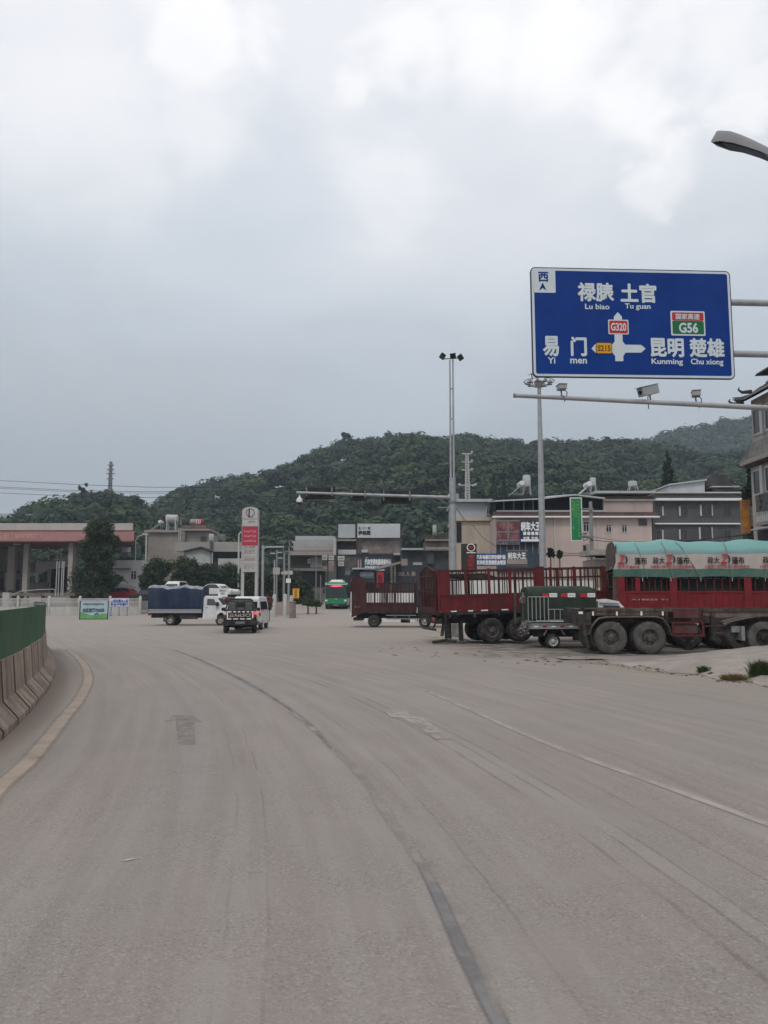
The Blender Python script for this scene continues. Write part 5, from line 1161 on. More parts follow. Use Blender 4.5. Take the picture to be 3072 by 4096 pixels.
brn = M('brown_wall', (.17, .14, .12), .9, .25, .8, (.26, .24, .22), .5, .8)
rooft = M('brown_tile_band', (.11, .07, .065), .8, .2, 1.5)
rsheet = M('roof_sheet', (.42, .44, .45), .5, .12, 1, (.25, .24, .23), .5, 1)
rdark = M('roof_dark', (.05, .045, .045), .85, .3, 1)
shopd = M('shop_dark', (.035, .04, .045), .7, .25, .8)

# ------------------------------------------------------------------ pink building, gable roofed hall ------------------
Y = 72
pb = bld('pink_building', 'long pink two-storey building with brown cornice and rusty sheet roof, behind the trucks', 'building', (1985, 2072.5, 2612, 2420), Y, 10, pink)
rect_box(pb, 'cornice', (1972, 2050, 2620, 2066), Y, .5, rooft, .45); rect_box(pb, 'cornice_edge', (1968, 2066, 2632, 2072), Y, .6, wht, .55)
rect_box(pb, 'cornice_edge', (1985, 2043, 2420, 2049), Y, .5, wplas, .5)
rect_box(pb, 'attic_wall', (2416, 2003, 2614, 2049.5), Y, 9, pink, -.2); rect_box(pb, 'attic_trim', (2414, 1996, 2616, 2003), Y, 9.2, wplas, .0); rect_box(pb, 'attic_band', (2416, 1984, 2614, 1995.5), Y, 9, rooft, -.1)
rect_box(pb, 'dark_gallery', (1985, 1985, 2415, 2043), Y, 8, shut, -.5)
for px in (2015, 2055, 2095, 2132): rect_box(pb, 'gallery_post', (px - 2, 1997, px + 2, 2043), Y, .15, galv_d, .1)
rf = MB(); rp = [(1978, 2001), (2160, 1992), (2300, 1976), (2420, 1990)]
P = [(W(a, b, Y - 1.2).x, W(a, b, Y - 1.2).z) for a, b in rp]
for (xa, za), (xb, zb) in zip(P, P[1:]): rf.add([(xa, Y - 1.2, za), (xb, Y - 1.2, zb), (xb, Y + 9, zb + 1.1), (xa, Y + 9, za + 1.1), (xa, Y - 1.2, za - .13), (xb, Y - 1.2, zb - .13), (xb, Y + 9, zb + .97), (xa, Y + 9, za + .97)], [(0, 1, 2, 3), (4, 7, 6, 5), (0, 4, 5, 1), (2, 6, 7, 3), (1, 5, 6, 2), (0, 3, 7, 4)])
pb.add('sheet_roof', rf, rsheet)
P = [W(a, b, Y - .6) for a, b in ((2380, 1958), (2560, 1960), (2600, 1972))]
pb.add('flat_roof', MB().box(P[0].x, W(2616, 1975, Y).x, Y - .5, Y + 9, W(2400, 1975, Y).z, W(2400, 1966, Y).z), rsheet)
for r, k in (((2331, 2085, 2357, 2128), 0), ((2422, 2097, 2447, 2130), 1), ((2485, 2097, 2509, 2130), 1), ((2554, 2075, 2587, 2102), 1)): window(pb, r, Y, win_dk if r[0] > 2540 else None, 1, .3 if r[0] < 2540 else 0)
window(pb, (2332, 2180, 2350, 2222), Y, win_dk, 0)
for px in (2221, 2394, 2520): rect_box(pb, 'downpipe', (px - 2, 2073, px + 2, 2400 if px < 2500 else 2080), Y, .08, wplas, .1)
rect_box(pb, 'lower_band', (2180, 2218, 2330, 2221), Y, .06, gplas, .05)
# shop front at its left
rect_box(pb, 'shop_wall', (1985, 2155, 2165, 2290), Y, .3, M('shop_blue', (.035, .05, .065), .7, .2, 1), .25)
for px in (2000, 2025, 2052, 2075, 2100, 2128, 2150): rect_box(pb, 'shop_column', (px - 2, 2162, px + 2, 2215), Y, .1, M('column_grey', (.13, .14, .15), .7), .36)
def board(name, label, r, Y, mat, th=.15, proud=.4, cat='sign', edge=None):
    x0, x1, z0, z1 = RC(*r, Y); t = T(name, label, cat, ((x0 + x1) / 2, Y - proud, z0))
    t.add('board', MB().box(x0, x1, Y - proud, Y - proud + th, z0, z1), mat)
    if edge: t.add('edge', MB().box(x0 - .05, x1 + .05, Y - proud + .02, Y - proud + th - .02, z0 - .05, z0).box(x0 - .05, x1 + .05, Y - proud + .02, Y - proud + th - .02, z1, z1 + .05), edge)
    t.x0, t.x1, t.z0, t.z1, t.yf = x0, x1, z0, z1, Y - proud; return t
def write(t, s, fr, mat, bold=.03):
    w_ = t.x1 - t.x0; h = t.z1 - t.z0
    return letters(t, s, t.x0 + fr[0] * w_, t.x0 + fr[2] * w_, t.z1 - fr[3] * h, t.z1 - fr[1] * h, t.yf - .02, mat, bold)
snavy = M('signboard_navy', (.02, .03, .075), .5, .15, 2)
b = board('shop_sign', 'dark blue sign with large white characters reading 刹车大王 on the pink building', (2076, 2085, 2162, 2172), Y, snavy, proud=.6)
write(b, '刹车大王', (.04, .05, .93, .46), wht, .05)
for k, c_ in enumerate('鼓盘维修'):
    x = .14 + k * .185; b.add('white_tile', MB().box(b.x0 + x * (b.x1 - b.x0), b.x0 + (x + .14) * (b.x1 - b.x0), b.yf - .03, b.yf - .002, b.z1 - .66 * (b.z1 - b.z0), b.z1 - .51 * (b.z1 - b.z0)), wht); write(b, c_, (x + .02, .53, x + .12, .64), snavy, .02)
write(b, '龙福', (.13, .73, .42, .86), wht, .03); write(b, '专修', (.5, .73, .82, .86), wht, .03); b.add('lower_strip', MB().box(b.x0 + .05, b.x1 - .05, b.yf - .02, b.yf - .002, b.z0 + .1, b.z0 + .3), wht)
b = board('shop_sign', 'dull red sign panels left of the blue 刹车大王 sign', (1984, 2087, 2073, 2160), Y, M('sign_dull_red', (.15, .045, .05), .7, .2, 2, (.28, .2, .2), .4, 2), proud=.6, edge=galv)
b.add('cross_bar', MB().box(b.x0, b.x1, b.yf - .03, b.yf, b.z1 - .62 * (b.z1 - b.z0), b.z1 - .56 * (b.z1 - b.z0)).box((b.x0 + b.x1) / 2 - .05, (b.x0 + b.x1) / 2 + .05, b.yf - .029, b.yf - .001, b.z0, b.z1), galv_d)
write(b, '汽车', (.25, .1, .75, .45), M('sign_pale_red', (.32, .15, .15), .7), .02)
b = board('shop_sign', 'narrow white lettered strip under the dull red sign panels', (1984, 2163, 2073, 2179), Y, gplas, proud=.55); write(b, '刹车片离合器总成批发', (.02, .1, .98, .9), snavy, .03)
b = board('shop_sign', 'lower grey sign with small white characters 刹车大王 above the red truck', (2026, 2204, 2108, 2262), 64, M('signboard_grey', (.07, .075, .085), .6, .15, 2), proud=.1, edge=galv_d)
write(b, '刹车大王', (.06, .10, .93, .55), wht, .04); b.add('strip', MB().box(b.x0, b.x1, b.yf - .02, b.yf, b.z0 + .1, b.z0 + .5), gplas)
b = board('shop_sign', 'long light blue sign with two rows of white characters above the red truck', (1903, 2214, 2024, 2264), 62, bluep, proud=.1)
write(b, '汽车电器仪表空调轮胎', (.02, .12, .98, .46), wht, .05); write(b, '发动机变速箱钣金喷漆', (.02, .54, .98, .9), wht, .05)
b = board('pylon_sign', 'dark brown upright sign with a round red and white emblem beside the mast', (1846, 2176, 1906, 2290), 60, M('sign_brown', (.035, .028, .024), .7, .2, 2), .5, .2)
cxx = b.x0 + .62 * (b.x1 - b.x0); czz = b.z1 - .13 * (b.z1 - b.z0)
b.add('emblem_ring', MB().prism([(cxx + .32 * math.cos(k * .2618 * 1), czz + .30 * math.sin(k * .2618)) for k in range(24)], b.yf - .02, b.yf - .004), wht)
b.add('emblem_core', MB().prism([(cxx + .25 * math.cos(k * .2618), czz + .23 * math.sin(k * .2618)) for k in range(24)], b.yf - .03, b.yf - .021), M('sign_brown', (0, 0, 0)))
b.add('emblem_bar', MB().prism([(cxx - .16, czz + .02), (cxx + .22, czz + .02), (cxx + .22, czz + .07), (cxx - .16, czz + .07)], b.yf - .04, b.yf - .031).prism([(cxx - .22, czz - .07), (cxx + .14, czz - .07), (cxx + .14, czz - .02), (cxx - .22, czz - .02)], b.yf - .04, b.yf - .031), redp)
b.add('emblem_foot', MB().box(cxx - .34, cxx + .34, b.yf - .03, b.yf - .004, czz - .42, czz - .35), wht)
for k, c_ in enumerate('福田配件'): write(b, c_, (.42, .38 + k * .15, .80, .50 + k * .15), M('sign_dark_red', (.28, .03, .03), .6), .04)
# solar heaters, tanks, roof clutter
def tank(name, label, px, py0, py1, wpx, Y, zb=None, mat=None):
    a = W(px, py0, Y); c = W(px, py1, Y); r = wpx / FOC * Y / 2; t = T(name, label, 'water tank', (a.x, Y, c.z)); h = a.z - c.z
    t.add('tank', MB().lathe([(r * .96, h * .40), (r, h * .42), (r, h * .94), (r * .8, h)], (a.x, Y, c.z), n=18), mat or M('tank_white', (.42, .42, .42), .5, .12, 2, (.3, .27, .24), .4, 2), sm=True)
    for s in (-1, 1):
        for q in (-1, 1): t.add('leg', MB().tube([(a.x + s * r * .95, Y + q * r * .8, c.z - .1), (a.x + s * r * .7, Y + q * r * .6, c.z + h * .41)], .05, 6), galv)
    return t
def solar(label, px0, py0, px1, py1, Y, flip=1):
    a = W(px0, py1, Y); c = W(px1, py0, Y); t = T('solar_heater', label, 'solar heater', (a.x, Y, a.z), group='rooftop solar water heaters')
    lo_, hi_ = (a.x, c.x) if flip > 0 else (c.x, a.x)
    t.add('collector', MB().add([(lo_, Y - .6, a.z), (hi_, Y - .6, c.z - .1), (hi_, Y + .6, c.z - .1), (lo_, Y + .6, a.z), (lo_, Y - .6, a.z - .08), (hi_, Y - .6, c.z - .18), (hi_, Y + .6, c.z - .18), (lo_, Y + .6, a.z - .08)], [(0, 1, 2, 3), (4, 7, 6, 5), (0, 4, 5, 1), (2, 6, 7, 3), (0, 3, 7, 4), (1, 5, 6, 2)]), rsheet)
    t.add('drum', MB().lathe([(.2, -.8), (.24, -.76), (.24, .76), (.2, .8)], (hi_, Y, c.z + .02), 'y', 14), white_p, sm=True)
    for s in (-.5, .5): t.add('stand', MB().tube([(hi_, Y + s, c.z - .1), (hi_ + .2 * flip, Y + s, a.z - .05)], .03, 5).tube([(lo_, Y + s, a.z - .02), (hi_ + .2 * flip, Y + s, a.z - .02)], .03, 5), galv)
    return t
tank('water_tank', 'tall pale water tank on steel legs above the left end of the pink building', 2106, 1901, 1975, 32, 74)
tank('water_tank', 'small square-topped water tank on the roof right of the green banner', 2371, 1911, 1965, 24, 74)
solar('solar heater sloping left beside the tall water tank', 2040, 1938, 2082, 1978, 73.5); solar('solar heater beside the small tank above the green banner', 2316, 1940, 2350, 1975, 73.5)
tank('water_tank', 'low round white tank at the right end of the pink building roof', 2530, 1925, 1958, 36, 76); dsh = W(2545, 1940, 76)
# cream annex
cb_ = bld('cream_annex', 'cream building with a pale blue upper storey between the mast and the pink building', 'building', (1826, 2086, 1974, 2420), 76, 9, cream)
rect_box(cb_, 'upper_wall', (1822, 2010, 1978, 2068), 76, 8, M('pale_blue_wall', (.36, .39, .42), .8, .06, 1), -.1); rect_box(cb_, 'ledge', (1820, 2068, 1980, 2084), 76, 9.2, cream, .3)
rect_box(cb_, 'roof', (1815, 1998, 2022, 2009), 76, 9, rsheet, .5); window(cb_, (1944, 2027, 1977, 2061), 76, None, 2, .3, .16)
rect_box(cb_, 'recess', (1826, 2090, 1846, 2170), 76, .1, shut, .05)
# green banner and concrete pole
b = board('banner', 'tall narrow green banner with gold columns of characters on a white frame', (2286, 1994, 2325, 2160), 60, M('banner_green', (.012, .20, .075), .55, .06, 1), .06, .0, 'banner')
b.add('frame', MB().box(b.x0 - .09, b.x1 + .09, b.yf + .01, b.yf + .05, b.z0 - .09, b.z0).box(b.x0 - .09, b.x1 + .09, b.yf + .01, b.yf + .05, b.z1, b.z1 + .09).box(b.x0 - .09, b.x0, b.yf + .01, b.yf + .05, b.z0, b.z1).box(b.x1, b.x1 + .09, b.yf + .01, b.yf + .05, b.z0, b.z1), white_p)
gd = M('gold_on_green', (.16, .36, .10), .6)
for j, st_ in enumerate(('补胎充气黄油保养汽车美容', '洗车换油')):
    for k, c_ in enumerate(st_ if j == 0 else '电话一三八八七一二三'): write(b, c_, (.62 if j == 0 else .10, .05 + k * (.075 if j == 0 else .09), .84 if j == 0 else .26, .105 + k * (.075 if j == 0 else .09)), gd, .02)
b.add('gold_stroke', MB().box(b.x0 + .24, b.x0 + .28, b.yf - .02, b.yf - .003, b.z0 + 1.7, b.z1 - .2).box(b.x0 + .36, b.x0 + .39, b.yf - .02, b.yf - .003, b.z0 + 1.7, b.z1 - .4), gd)
def pole(label, px, py0, py1, wpx, Y, name='utility_pole', mat=None, gz=None):
    a = W(px, py0, Y); r = wpx / FOC * Y / 2; g_ = G(a.x, Y) if gz is None else gz; t = T(name, label, 'pole', (a.x, Y, g_))
    t.add('shaft', MB().tube([(a.x, Y, g_ - .1), (a.x, Y, a.z)], [r * 1.1, r * .85], 12), mat or M('pole_concrete', (.24, .245, .245), .85, .12, 2, (.15, .14, .13), .5, 2), sm=True); t.top = a; t.r = r; return t
q = pole('thick concrete pole carrying insulators in front of the pink building', 2362, 2006, 2300, 16, 59)
for py, w_ in ((2037, 34), (2150, 46)):
    c_ = W(2362, py, 59); q.add('crossarm', MB().box(c_.x - .75, c_.x + .15, 58.7, 58.8, c_.z - .05, c_.z + .05), galv_d)
q.add('insulator_cluster', MB().lathe([(.10, 0), (.17, .1), (.10, .2), (.16, .3), (.08, .4)], (W(2338, 2140, 58.8).x, 58.7, W(2338, 2150, 58.8).z), n=10).lathe([(.10, 0), (.17, .1), (.10, .2)], (W(2345, 2148, 58.8).x, 58.6, W(2338, 2152, 58.8).z), n=10).tube([W(2325, 2128, 58.8), W(2335, 2165, 58.8), W(2360, 2150, 58.8)], .04, 6), galv_d, stuff=True)
q.add('cable_bundle', MB().tube([W(2350, 2175, 58.8), W(2352, 2240, 58.8), W(2380, 2195, 58.7)], .12, 6), gplas)
# pole top clutter lines to the right
# ------------------------------------------------------------------ dark grey house
Y = 76
gh = bld('grey_building', 'dark grey three-storey building with white ledges right of the pink building', 'building', (2616, 1995, 2974, 2420), Y, 10, gry)
rect_box(gh, 'cornice', (2618, 1995, 2974, 2004), Y, 1, wht, .55); rect_box(gh, 'parapet', (2618, 1977, 2974, 1994.5), Y, 9, M('parapet_tile', (.085, .085, .085), .8, .2, 1), .5); rect_box(gh, 'parapet_cap', (2616, 1971, 2952, 1976.5), Y, 9.5, wplas, .7)
rect_box(gh, 'storey_ledge', (2617, 2093, 2956, 2098), Y, .4, wht, .3)
for r in ((2627, 2022, 2657, 2066), (2713, 2022, 2751, 2066), (2797, 2016, 2853, 2066), (2893, 2022, 2926, 2066), (2623, 2117, 2657, 2160), (2713, 2115, 2751, 2160), (2793, 2106, 2853, 2160), (2893, 2117, 2926, 2160)):
    window(gh, r, Y, win_dk, 1, 0)
    if r[0] < 2890: rect_box(gh, 'curtain', ((r[0] + 2, r[1] + 3, r[0] + 9, r[3] - 3) if r[0] in (2713, 2797, 2793) else (r[2] - 10, r[1] + 3, r[2] - 3, r[3] - 3)), Y, .01, wplas, .065)
    if r[0] in (2797, 2793): rect_box(gh, 'curtain', (r[2] - 7, r[1] + 3, r[2] - 3, r[3] - 3), Y, .01, wplas, .065)
ph = MB(); P = [(W(a, b_, Y + 2).x, W(a, b_, Y + 2).z) for a, b_ in ((2678, 1971), (2819, 1971), (2819, 1924), (2678, 1944))]
gh.add('penthouse', ph.prism(P, Y + 2, Y + 8), M('penthouse_white', (.43, .45, .48), .7, .08, 1)); gh.add('penthouse_roof', MB().prism([(P[3][0] - .2, P[3][1] + .02), (P[2][0] + .1, P[2][1] + .02), (P[2][0] + .1, P[2][1] + .16), (P[3][0] - .2, P[3][1] + .16)], Y + 1.7, Y + 8), rsheet)
oh = bld('roof_hut', 'small dark tiled hut standing on the grey building roof', 'hut', (2854, 1953, 2940, 1972), Y + 2, 5, gry, gz=W(2900, 1973, Y + 2).z); oh.add('eave', MB().box(oh.x0 - .3, oh.x1 + .3, Y + 1.6, Y + 7, W(2900, 1950, Y + 2).z, W(2900, 1946, Y + 2).z), wplas)
oh.add('tiled_roof', MB().prism([(W(a, b_, Y + 2).x, W(a, b_, Y + 2).z) for a, b_ in ((2822, 1946), (2936, 1945), (2908, 1898), (2850, 1898), (2826, 1920))], Y + 2.1, Y + 6), rdark)

# ------------------------------------------------------------------ tall building at the right edge
X = 20.85; Ya, Yb = 34.0, 45.0; zE = lambda py: W(3000, py, 45).z
wallc = M('tower_wall', (.40, .365, .32), .85, .12, 1.2, (.13, .12, .105), .5, 1, True)
tb = T('tall_building', 'tall narrow-windowed building with curved tiled eaves at the right edge', 'building', (X + 5, 40, 0))
tb.add('wall', MB().box(X, X + 10, Ya, Yb, -.2, zE(1820)), wallc); tb.add('wall', MB().box(X + .15, X + 10, Ya, Yb - .1, zE(1819), zE(1605)), wallc)
tb.add('skirt_roof', MB().add([(X - .05, Ya, zE(1835)), (X - .05, Yb + .2, zE(1835)), (X + .17, Yb + .2, zE(1765)), (X + .17, Ya, zE(1765)), (X - .42, Ya, zE(1850)), (X - .42, Yb + .25, zE(1850))], [(4, 5, 1, 0), (0, 1, 2, 3), (1, 5, 2)]), M('tower_tile', (.21, .20, .185), .85, .2, 3))
tb.add('eave', MB().box(X - .46, X + .05, Ya, Yb + .3, zE(1862), zE(1850)), gplas); tb.add('eave_soffit', MB().box(X - .3, X + .05, Ya, Yb + .15, zE(1871), zE(1862.5)), rdark)
for (pt, pb2, dx) in ((1645, 1752, .15), (1885, 1990, 0)):
    y = Yb - .35
    while y > Ya + 1:
        f = MB().box(X + dx - .07, X + dx + .02, y - .82, y, zE(pb2), zE(pb2) + .12).box(X + dx - .07, X + dx + .02, y - .82, y, zE(pt) - .12, zE(pt)).box(X + dx - .07, X + dx + .02, y - .86, y - .78, zE(pb2), zE(pt)).box(X + dx - .07, X + dx + .02, y - .04, y + .04, zE(pb2), zE(pt))
        o_ = tb.add('window', f, wplas); tb.add('pane', MB().box(X + dx - .02, X + dx + .015, y - .78, y - .04, zE(pb2) + .1, zE(pt) - .1), win_p, o_)
        tb.add('pilaster', MB().box(X + dx - .16, X + dx - .001, y - 1.28, y - 1.02, zE(pb2 + 4), zE(pt - 6)), wplas); y -= 1.42
for zc, x_, ye, k in ((1572, X - .3, Yb + .3, 1.0),):
    rr_ = MB(); rows = []
    for i in range(12):
        y = Yb + .5 - i * .55; lift = .45 * max(0, 1 - i / 2.6) ** 2
        rows.append([(X - .55 - .12 * (lift > .1), y, zE(1612) + lift), (X - .15, y - .05, zE(1598) + lift * .6), (X + .3, y - .15, zE(1575)), (X + .9, y - .2, zE(1548))])
    tb.add('curved_roof', MB().grid(rows).grid([[(a_, b__, c_ - .12) for a_, b__, c_ in r_][::-1] for r_ in rows]), rdark)
    for i in range(10): y = Yb + .3 - i * .55; tb.add('tile_rib', MB().tube([(X - .55, y, zE(1609)), (X - .15, y - .05, zE(1595)), (X + .9, y - .2, zE(1545))], .06, 5), M('tile_grey', (.16, .155, .15), .8, .2, 4))
    for yy, zz in ((Yb + .6, 1612), (Yb + .2, 1572)): tb.add('eave_horn', MB().tube([(X - .2 + (zz < 1600) * .3, yy - .5, zE(zz)), (X - .6 + (zz < 1600) * .4, yy, zE(zz - 6)), (X - .78 + (zz < 1600) * .4, yy + .06, zE(zz - 18)), (X - .72 + (zz < 1600) * .4, yy + .03, zE(zz - 26))], [.12, .09, .06, .03], 6), rdark)
tb.add('upper_storey', MB().box(X + .9, X + 9, Ya, Yb - 1.2, zE(1604), zE(1495)), wallc); tb.add('top_roof', MB().prism([(X + .2, zE(1516)), (X + .3, zE(1506)), (X + 1.2, zE(1486)), (X + 9, zE(1480)), (X + 9, zE(1496))], Ya, Yb - .6), rdark)
for k in range(4): tb.add('window', MB().box(X + .85, X + .899, Yb - 2.2 - k * 1.3, Yb - 1.5 - k * 1.3, zE(1590), zE(1515)), win_p)
tb.add('ridge_band', MB().box(X + .6, X + .9, Ya, Yb - 1, zE(1552), zE(1545)), wplas)
# lettered balcony and dark ground floor
tb.add('balcony', MB().box(X - .42, X - .02, Ya, Yb - 1.2, zE(2112), zE(2104)), gplas); tb.add('balcony_board', MB().box(X - .42, X - .37, Ya, Yb - 1.2, zE(2103), zE(2062)), M('board_pale', (.30, .30, .29), .7, .3, 5))
for k in range(20): y = Yb - 1.5 - k * .28; tb.add('baluster', MB().box(X - .46, X - .421, y - .06, y + .06, zE(2100), zE(2075)), wplas)
sgx = M('sign_grid', (.34, .34, .33), .6, .1, 3); tb.add('sign_backing', MB().box(X - .46, X - .40, Ya, Yb - 1.4, zE(2060), zE(1994)), M('sign_back_dark', (.08, .08, .08), .7))
for j in range(3):
    for k, c_ in enumerate('摩托车修理配件轮胎'):
        y = Yb - 1.7 - k * .62 - .1 * (j % 2); letters(tb, c_, 0, .46, zE(2056 - j * 21), zE(2038 - j * 21), 0, sgx, .04, frame=lambda X_, Z_, y=y: (X - .48, y - X_, Z_))
tb.add('dark_shopfront', MB().box(X - .03, X - .003, Ya, Yb - .5, 0, zE(2122)), shopd); tb.add('canopy', MB().box(X - .6, X - .04, Ya, Yb - 1, zE(2128), zE(2122.5)), rsheet)
b = board('vertical_sign', 'faded orange upright sign hung off the corner of the tall building', (2966, 1999, 3001, 2132), 46, M('sign_orange', (.40, .16, .05), .7, .25, 2, (.30, .24, .20), .6, 2), .12, .0)
for k, c_ in enumerate('修理'): write(b, c_, (.12, .30 + k * .28, .88, .55 + k * .28), M('sign_orange_light', (.50, .22, .03), .6), .05)
b2 = board('vertical_sign', 'grey upright sign with four white squares beside the orange one', (3002, 2001, 3022, 2132), 46.3, gry, .12, .0)
for k in range(4): zc = b2.z1 - (.26 + k * .155) * (b2.z1 - b2.z0); b2.add('white_square', MB().box(b2.x0 + .02, b2.x1 - .04, b2.yf - .02, b2.yf - .002, zc - .13, zc + .13), wplas)
tree('dark slender conifer partly hidden behind the tall building', 2996, 52, 1842, 2290, 76, lf_con, 'oval', 6000, .13, 90, None, 'conifer')
tree('dark pointed conifer rising behind the pink and grey buildings', 2668, 96, 1792, 2300, 215, lf_con, 'cone', 9000, .20, 91, None, 'conifer')
for i, (px, py0, wp, lab) in enumerate(((1975, 1892, 34, 'slim conifer on the slope right of the lattice pylon'), (2015, 1915, 36, 'second slim conifer between the pylon and the tall water tank'))): 
    p = W(px, 2010, 175); tree(lab, px, 175, py0, 2010, wp, lf_con, 'cone', 700, .35, 95 + i, 'conifers on the slope', 'conifer', trunk=p.z - 2)

# ------------------------------------------------------------------ centre: shops, hoardings, sheds
Y = 96
zg = lambda x: G(x, Y)
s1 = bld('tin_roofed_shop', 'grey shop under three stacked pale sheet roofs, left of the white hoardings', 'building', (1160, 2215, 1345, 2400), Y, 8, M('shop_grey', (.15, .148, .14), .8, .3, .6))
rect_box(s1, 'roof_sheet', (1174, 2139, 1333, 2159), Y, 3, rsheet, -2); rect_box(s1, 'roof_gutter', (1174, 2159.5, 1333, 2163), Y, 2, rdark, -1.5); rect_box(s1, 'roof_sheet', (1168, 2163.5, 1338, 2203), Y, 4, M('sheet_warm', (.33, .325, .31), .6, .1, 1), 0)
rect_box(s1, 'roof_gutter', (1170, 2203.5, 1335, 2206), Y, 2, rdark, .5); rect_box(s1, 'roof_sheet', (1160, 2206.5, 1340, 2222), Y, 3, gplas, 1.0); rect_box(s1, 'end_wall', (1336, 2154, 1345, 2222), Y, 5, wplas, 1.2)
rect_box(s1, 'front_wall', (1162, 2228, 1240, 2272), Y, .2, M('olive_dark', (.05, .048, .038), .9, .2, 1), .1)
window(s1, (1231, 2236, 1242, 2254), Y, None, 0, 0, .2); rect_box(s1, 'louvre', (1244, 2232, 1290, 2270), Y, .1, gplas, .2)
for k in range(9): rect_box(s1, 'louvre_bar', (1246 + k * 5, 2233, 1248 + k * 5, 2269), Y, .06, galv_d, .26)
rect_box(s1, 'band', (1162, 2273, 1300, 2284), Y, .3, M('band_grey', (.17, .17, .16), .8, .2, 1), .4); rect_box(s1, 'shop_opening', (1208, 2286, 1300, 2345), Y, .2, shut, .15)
s2 = bld('brown_building', 'brown rendered building topped by white hoardings in the middle distance', 'building', (1425, 2153, 1607, 2400), Y + 2, 8, brn)
rect_box(s2, 'eave', (1395, 2218, 1608, 2222), Y + 2, 1, rdark, .8)
rect_box(s2, 'wall_stone', (1450, 2163, 1600, 2214), Y + 2, .1, M('rubble_wall', (.21, .175, .155), .95, .35, 1.6, (.32, .30, .28), .6, 1.8), .06)
rect_box(s2, 'air_conditioner', (1447, 2200, 1472, 2211), Y + 2, .5, wplas, .6); rect_box(s2, 'small_awning', (1575, 2213, 1607, 2221), Y + 1, 1, wplas, .5)
for r, lab, n_ in (((1354, 2098, 1421, 2152), 'plain pale grey hoarding, left one of the two on the roofs', 0), ((1430, 2096, 1600, 2152), 'wide white hoarding with black characters in its left quarter', 1)):
    b = board('hoarding', lab, r, Y + 1.6, M('hoarding_white', (.50, .52, .53), .6, .05, .6) if n_ else M('hoarding_grey', (.40, .42, .44), .6, .05, .6), .25, .4, 'billboard', rdark)
    b.add('frame', MB().box(b.x0 - .12, b.x0, b.yf + .02, b.yf + .3, b.z0 - .05, b.z1 + .1).box(b.x1, b.x1 + .12, b.yf + .02, b.yf + .3, b.z0 - .05, b.z1 + .1), rdark)
    if n_: write(b, '伊格园', (.02, .50, .30, .80), blackp, .05); write(b, '永', (.03, .22, .08, .42), blackp, .04); write(b, '家', (.25, .22, .30, .42), blackp, .04); write(b, '盛华', (.11, .24, .22, .36), gplas, .02); b.add('seam', MB().box(b.x0 + .31 * (b.x1 - b.x0), b.x0 + .315 * (b.x1 - b.x0), b.yf - .01, b.yf - .001, b.z0, b.z1), gplas)
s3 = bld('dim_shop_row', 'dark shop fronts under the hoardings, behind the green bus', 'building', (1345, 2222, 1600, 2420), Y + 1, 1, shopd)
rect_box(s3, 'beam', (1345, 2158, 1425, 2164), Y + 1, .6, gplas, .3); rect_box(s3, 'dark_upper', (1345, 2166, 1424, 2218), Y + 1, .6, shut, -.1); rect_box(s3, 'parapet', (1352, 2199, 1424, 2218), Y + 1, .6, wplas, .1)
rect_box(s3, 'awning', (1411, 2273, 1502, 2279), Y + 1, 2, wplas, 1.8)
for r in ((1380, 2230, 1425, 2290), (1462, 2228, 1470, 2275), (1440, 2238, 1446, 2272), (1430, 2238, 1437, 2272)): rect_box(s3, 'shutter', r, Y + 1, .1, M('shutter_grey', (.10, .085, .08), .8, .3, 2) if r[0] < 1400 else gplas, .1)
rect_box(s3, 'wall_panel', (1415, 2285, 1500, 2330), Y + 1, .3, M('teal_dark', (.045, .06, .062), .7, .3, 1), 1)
b = board('shop_sign', 'light blue sign with blurred white characters under the brown wall', (1458, 2236, 1566, 2262), Y, M('sign_cyan', (.08, .17, .23), .6, .15, 1), .2, .6); write(b, '汽车空调电器维修中心', (.02, .06, .98, .92), wht, .05)
b = board('shop_sign', 'second row of the light blue shop sign with smaller characters', (1458, 2263, 1520, 2284), Y, M('sign_cyan', (0, 0, 0)), .2, .6); write(b, '轮胎充气补胎', (.04, .1, .96, .6), wht, .04)
b = board('shop_sign', 'small blue sign with four white characters over the red doorway', (1506, 2270, 1540, 2284), Y - 4, M('sign_cyan2', (.06, .15, .22), .6), .2, .1); write(b, '补胎加水', (.05, .12, .95, .88), wht, .04)
for i_, (r, m_n, lab) in enumerate((((1288, 2221, 1309, 2240), wplas, 'small white square board on the shop corner above the far white car'), ((1312, 2222, 1336, 2240), wplas, 'grey-white board touching the right end of the sheet roofs'),
    ((1312, 2244, 1336, 2262), M('sign_pink', (.34, .22, .20), .7, .3, 4), 'faded pink striped board under the grey-white one'), ((1290, 2264, 1337, 2285), brn, 'brown wide board over the dark shop openings'),
    ((1351, 2224, 1378, 2242), wplas, 'white board just left of the dark shop row, upper one'), ((1353, 2246, 1376, 2264), wplas, 'white board just left of the dark shop row, lower one'),
    ((1380, 2282, 1402, 2300), M('sign_dim_green', (.10, .14, .13), .7, .3, 4), 'dim green board above the green bus'), ((1440, 2288, 1496, 2312), M('sign_slate', (.09, .12, .15), .7, .35, 5), 'slate blue board between the bus and the red kiosk'))):
    b = board('shop_sign', lab, r, Y - 2, m_n, .1, 0); b.add('text_band', MB().box(b.x0 + .1, b.x1 - .1, b.yf - .015, b.yf - .002, b.z0 + .35 * (b.z1 - b.z0), b.z0 + .6 * (b.z1 - b.z0)), MATS['mess'] if 'mess' in MATS else M('mess', (.20, .19, .18), .8, .6, 9))
rd = T('red_doorway', 'red painted kiosk front below the small blue sign', 'kiosk', (W(1522, 2330, Y - 4).x, Y - 4, zg(0)))
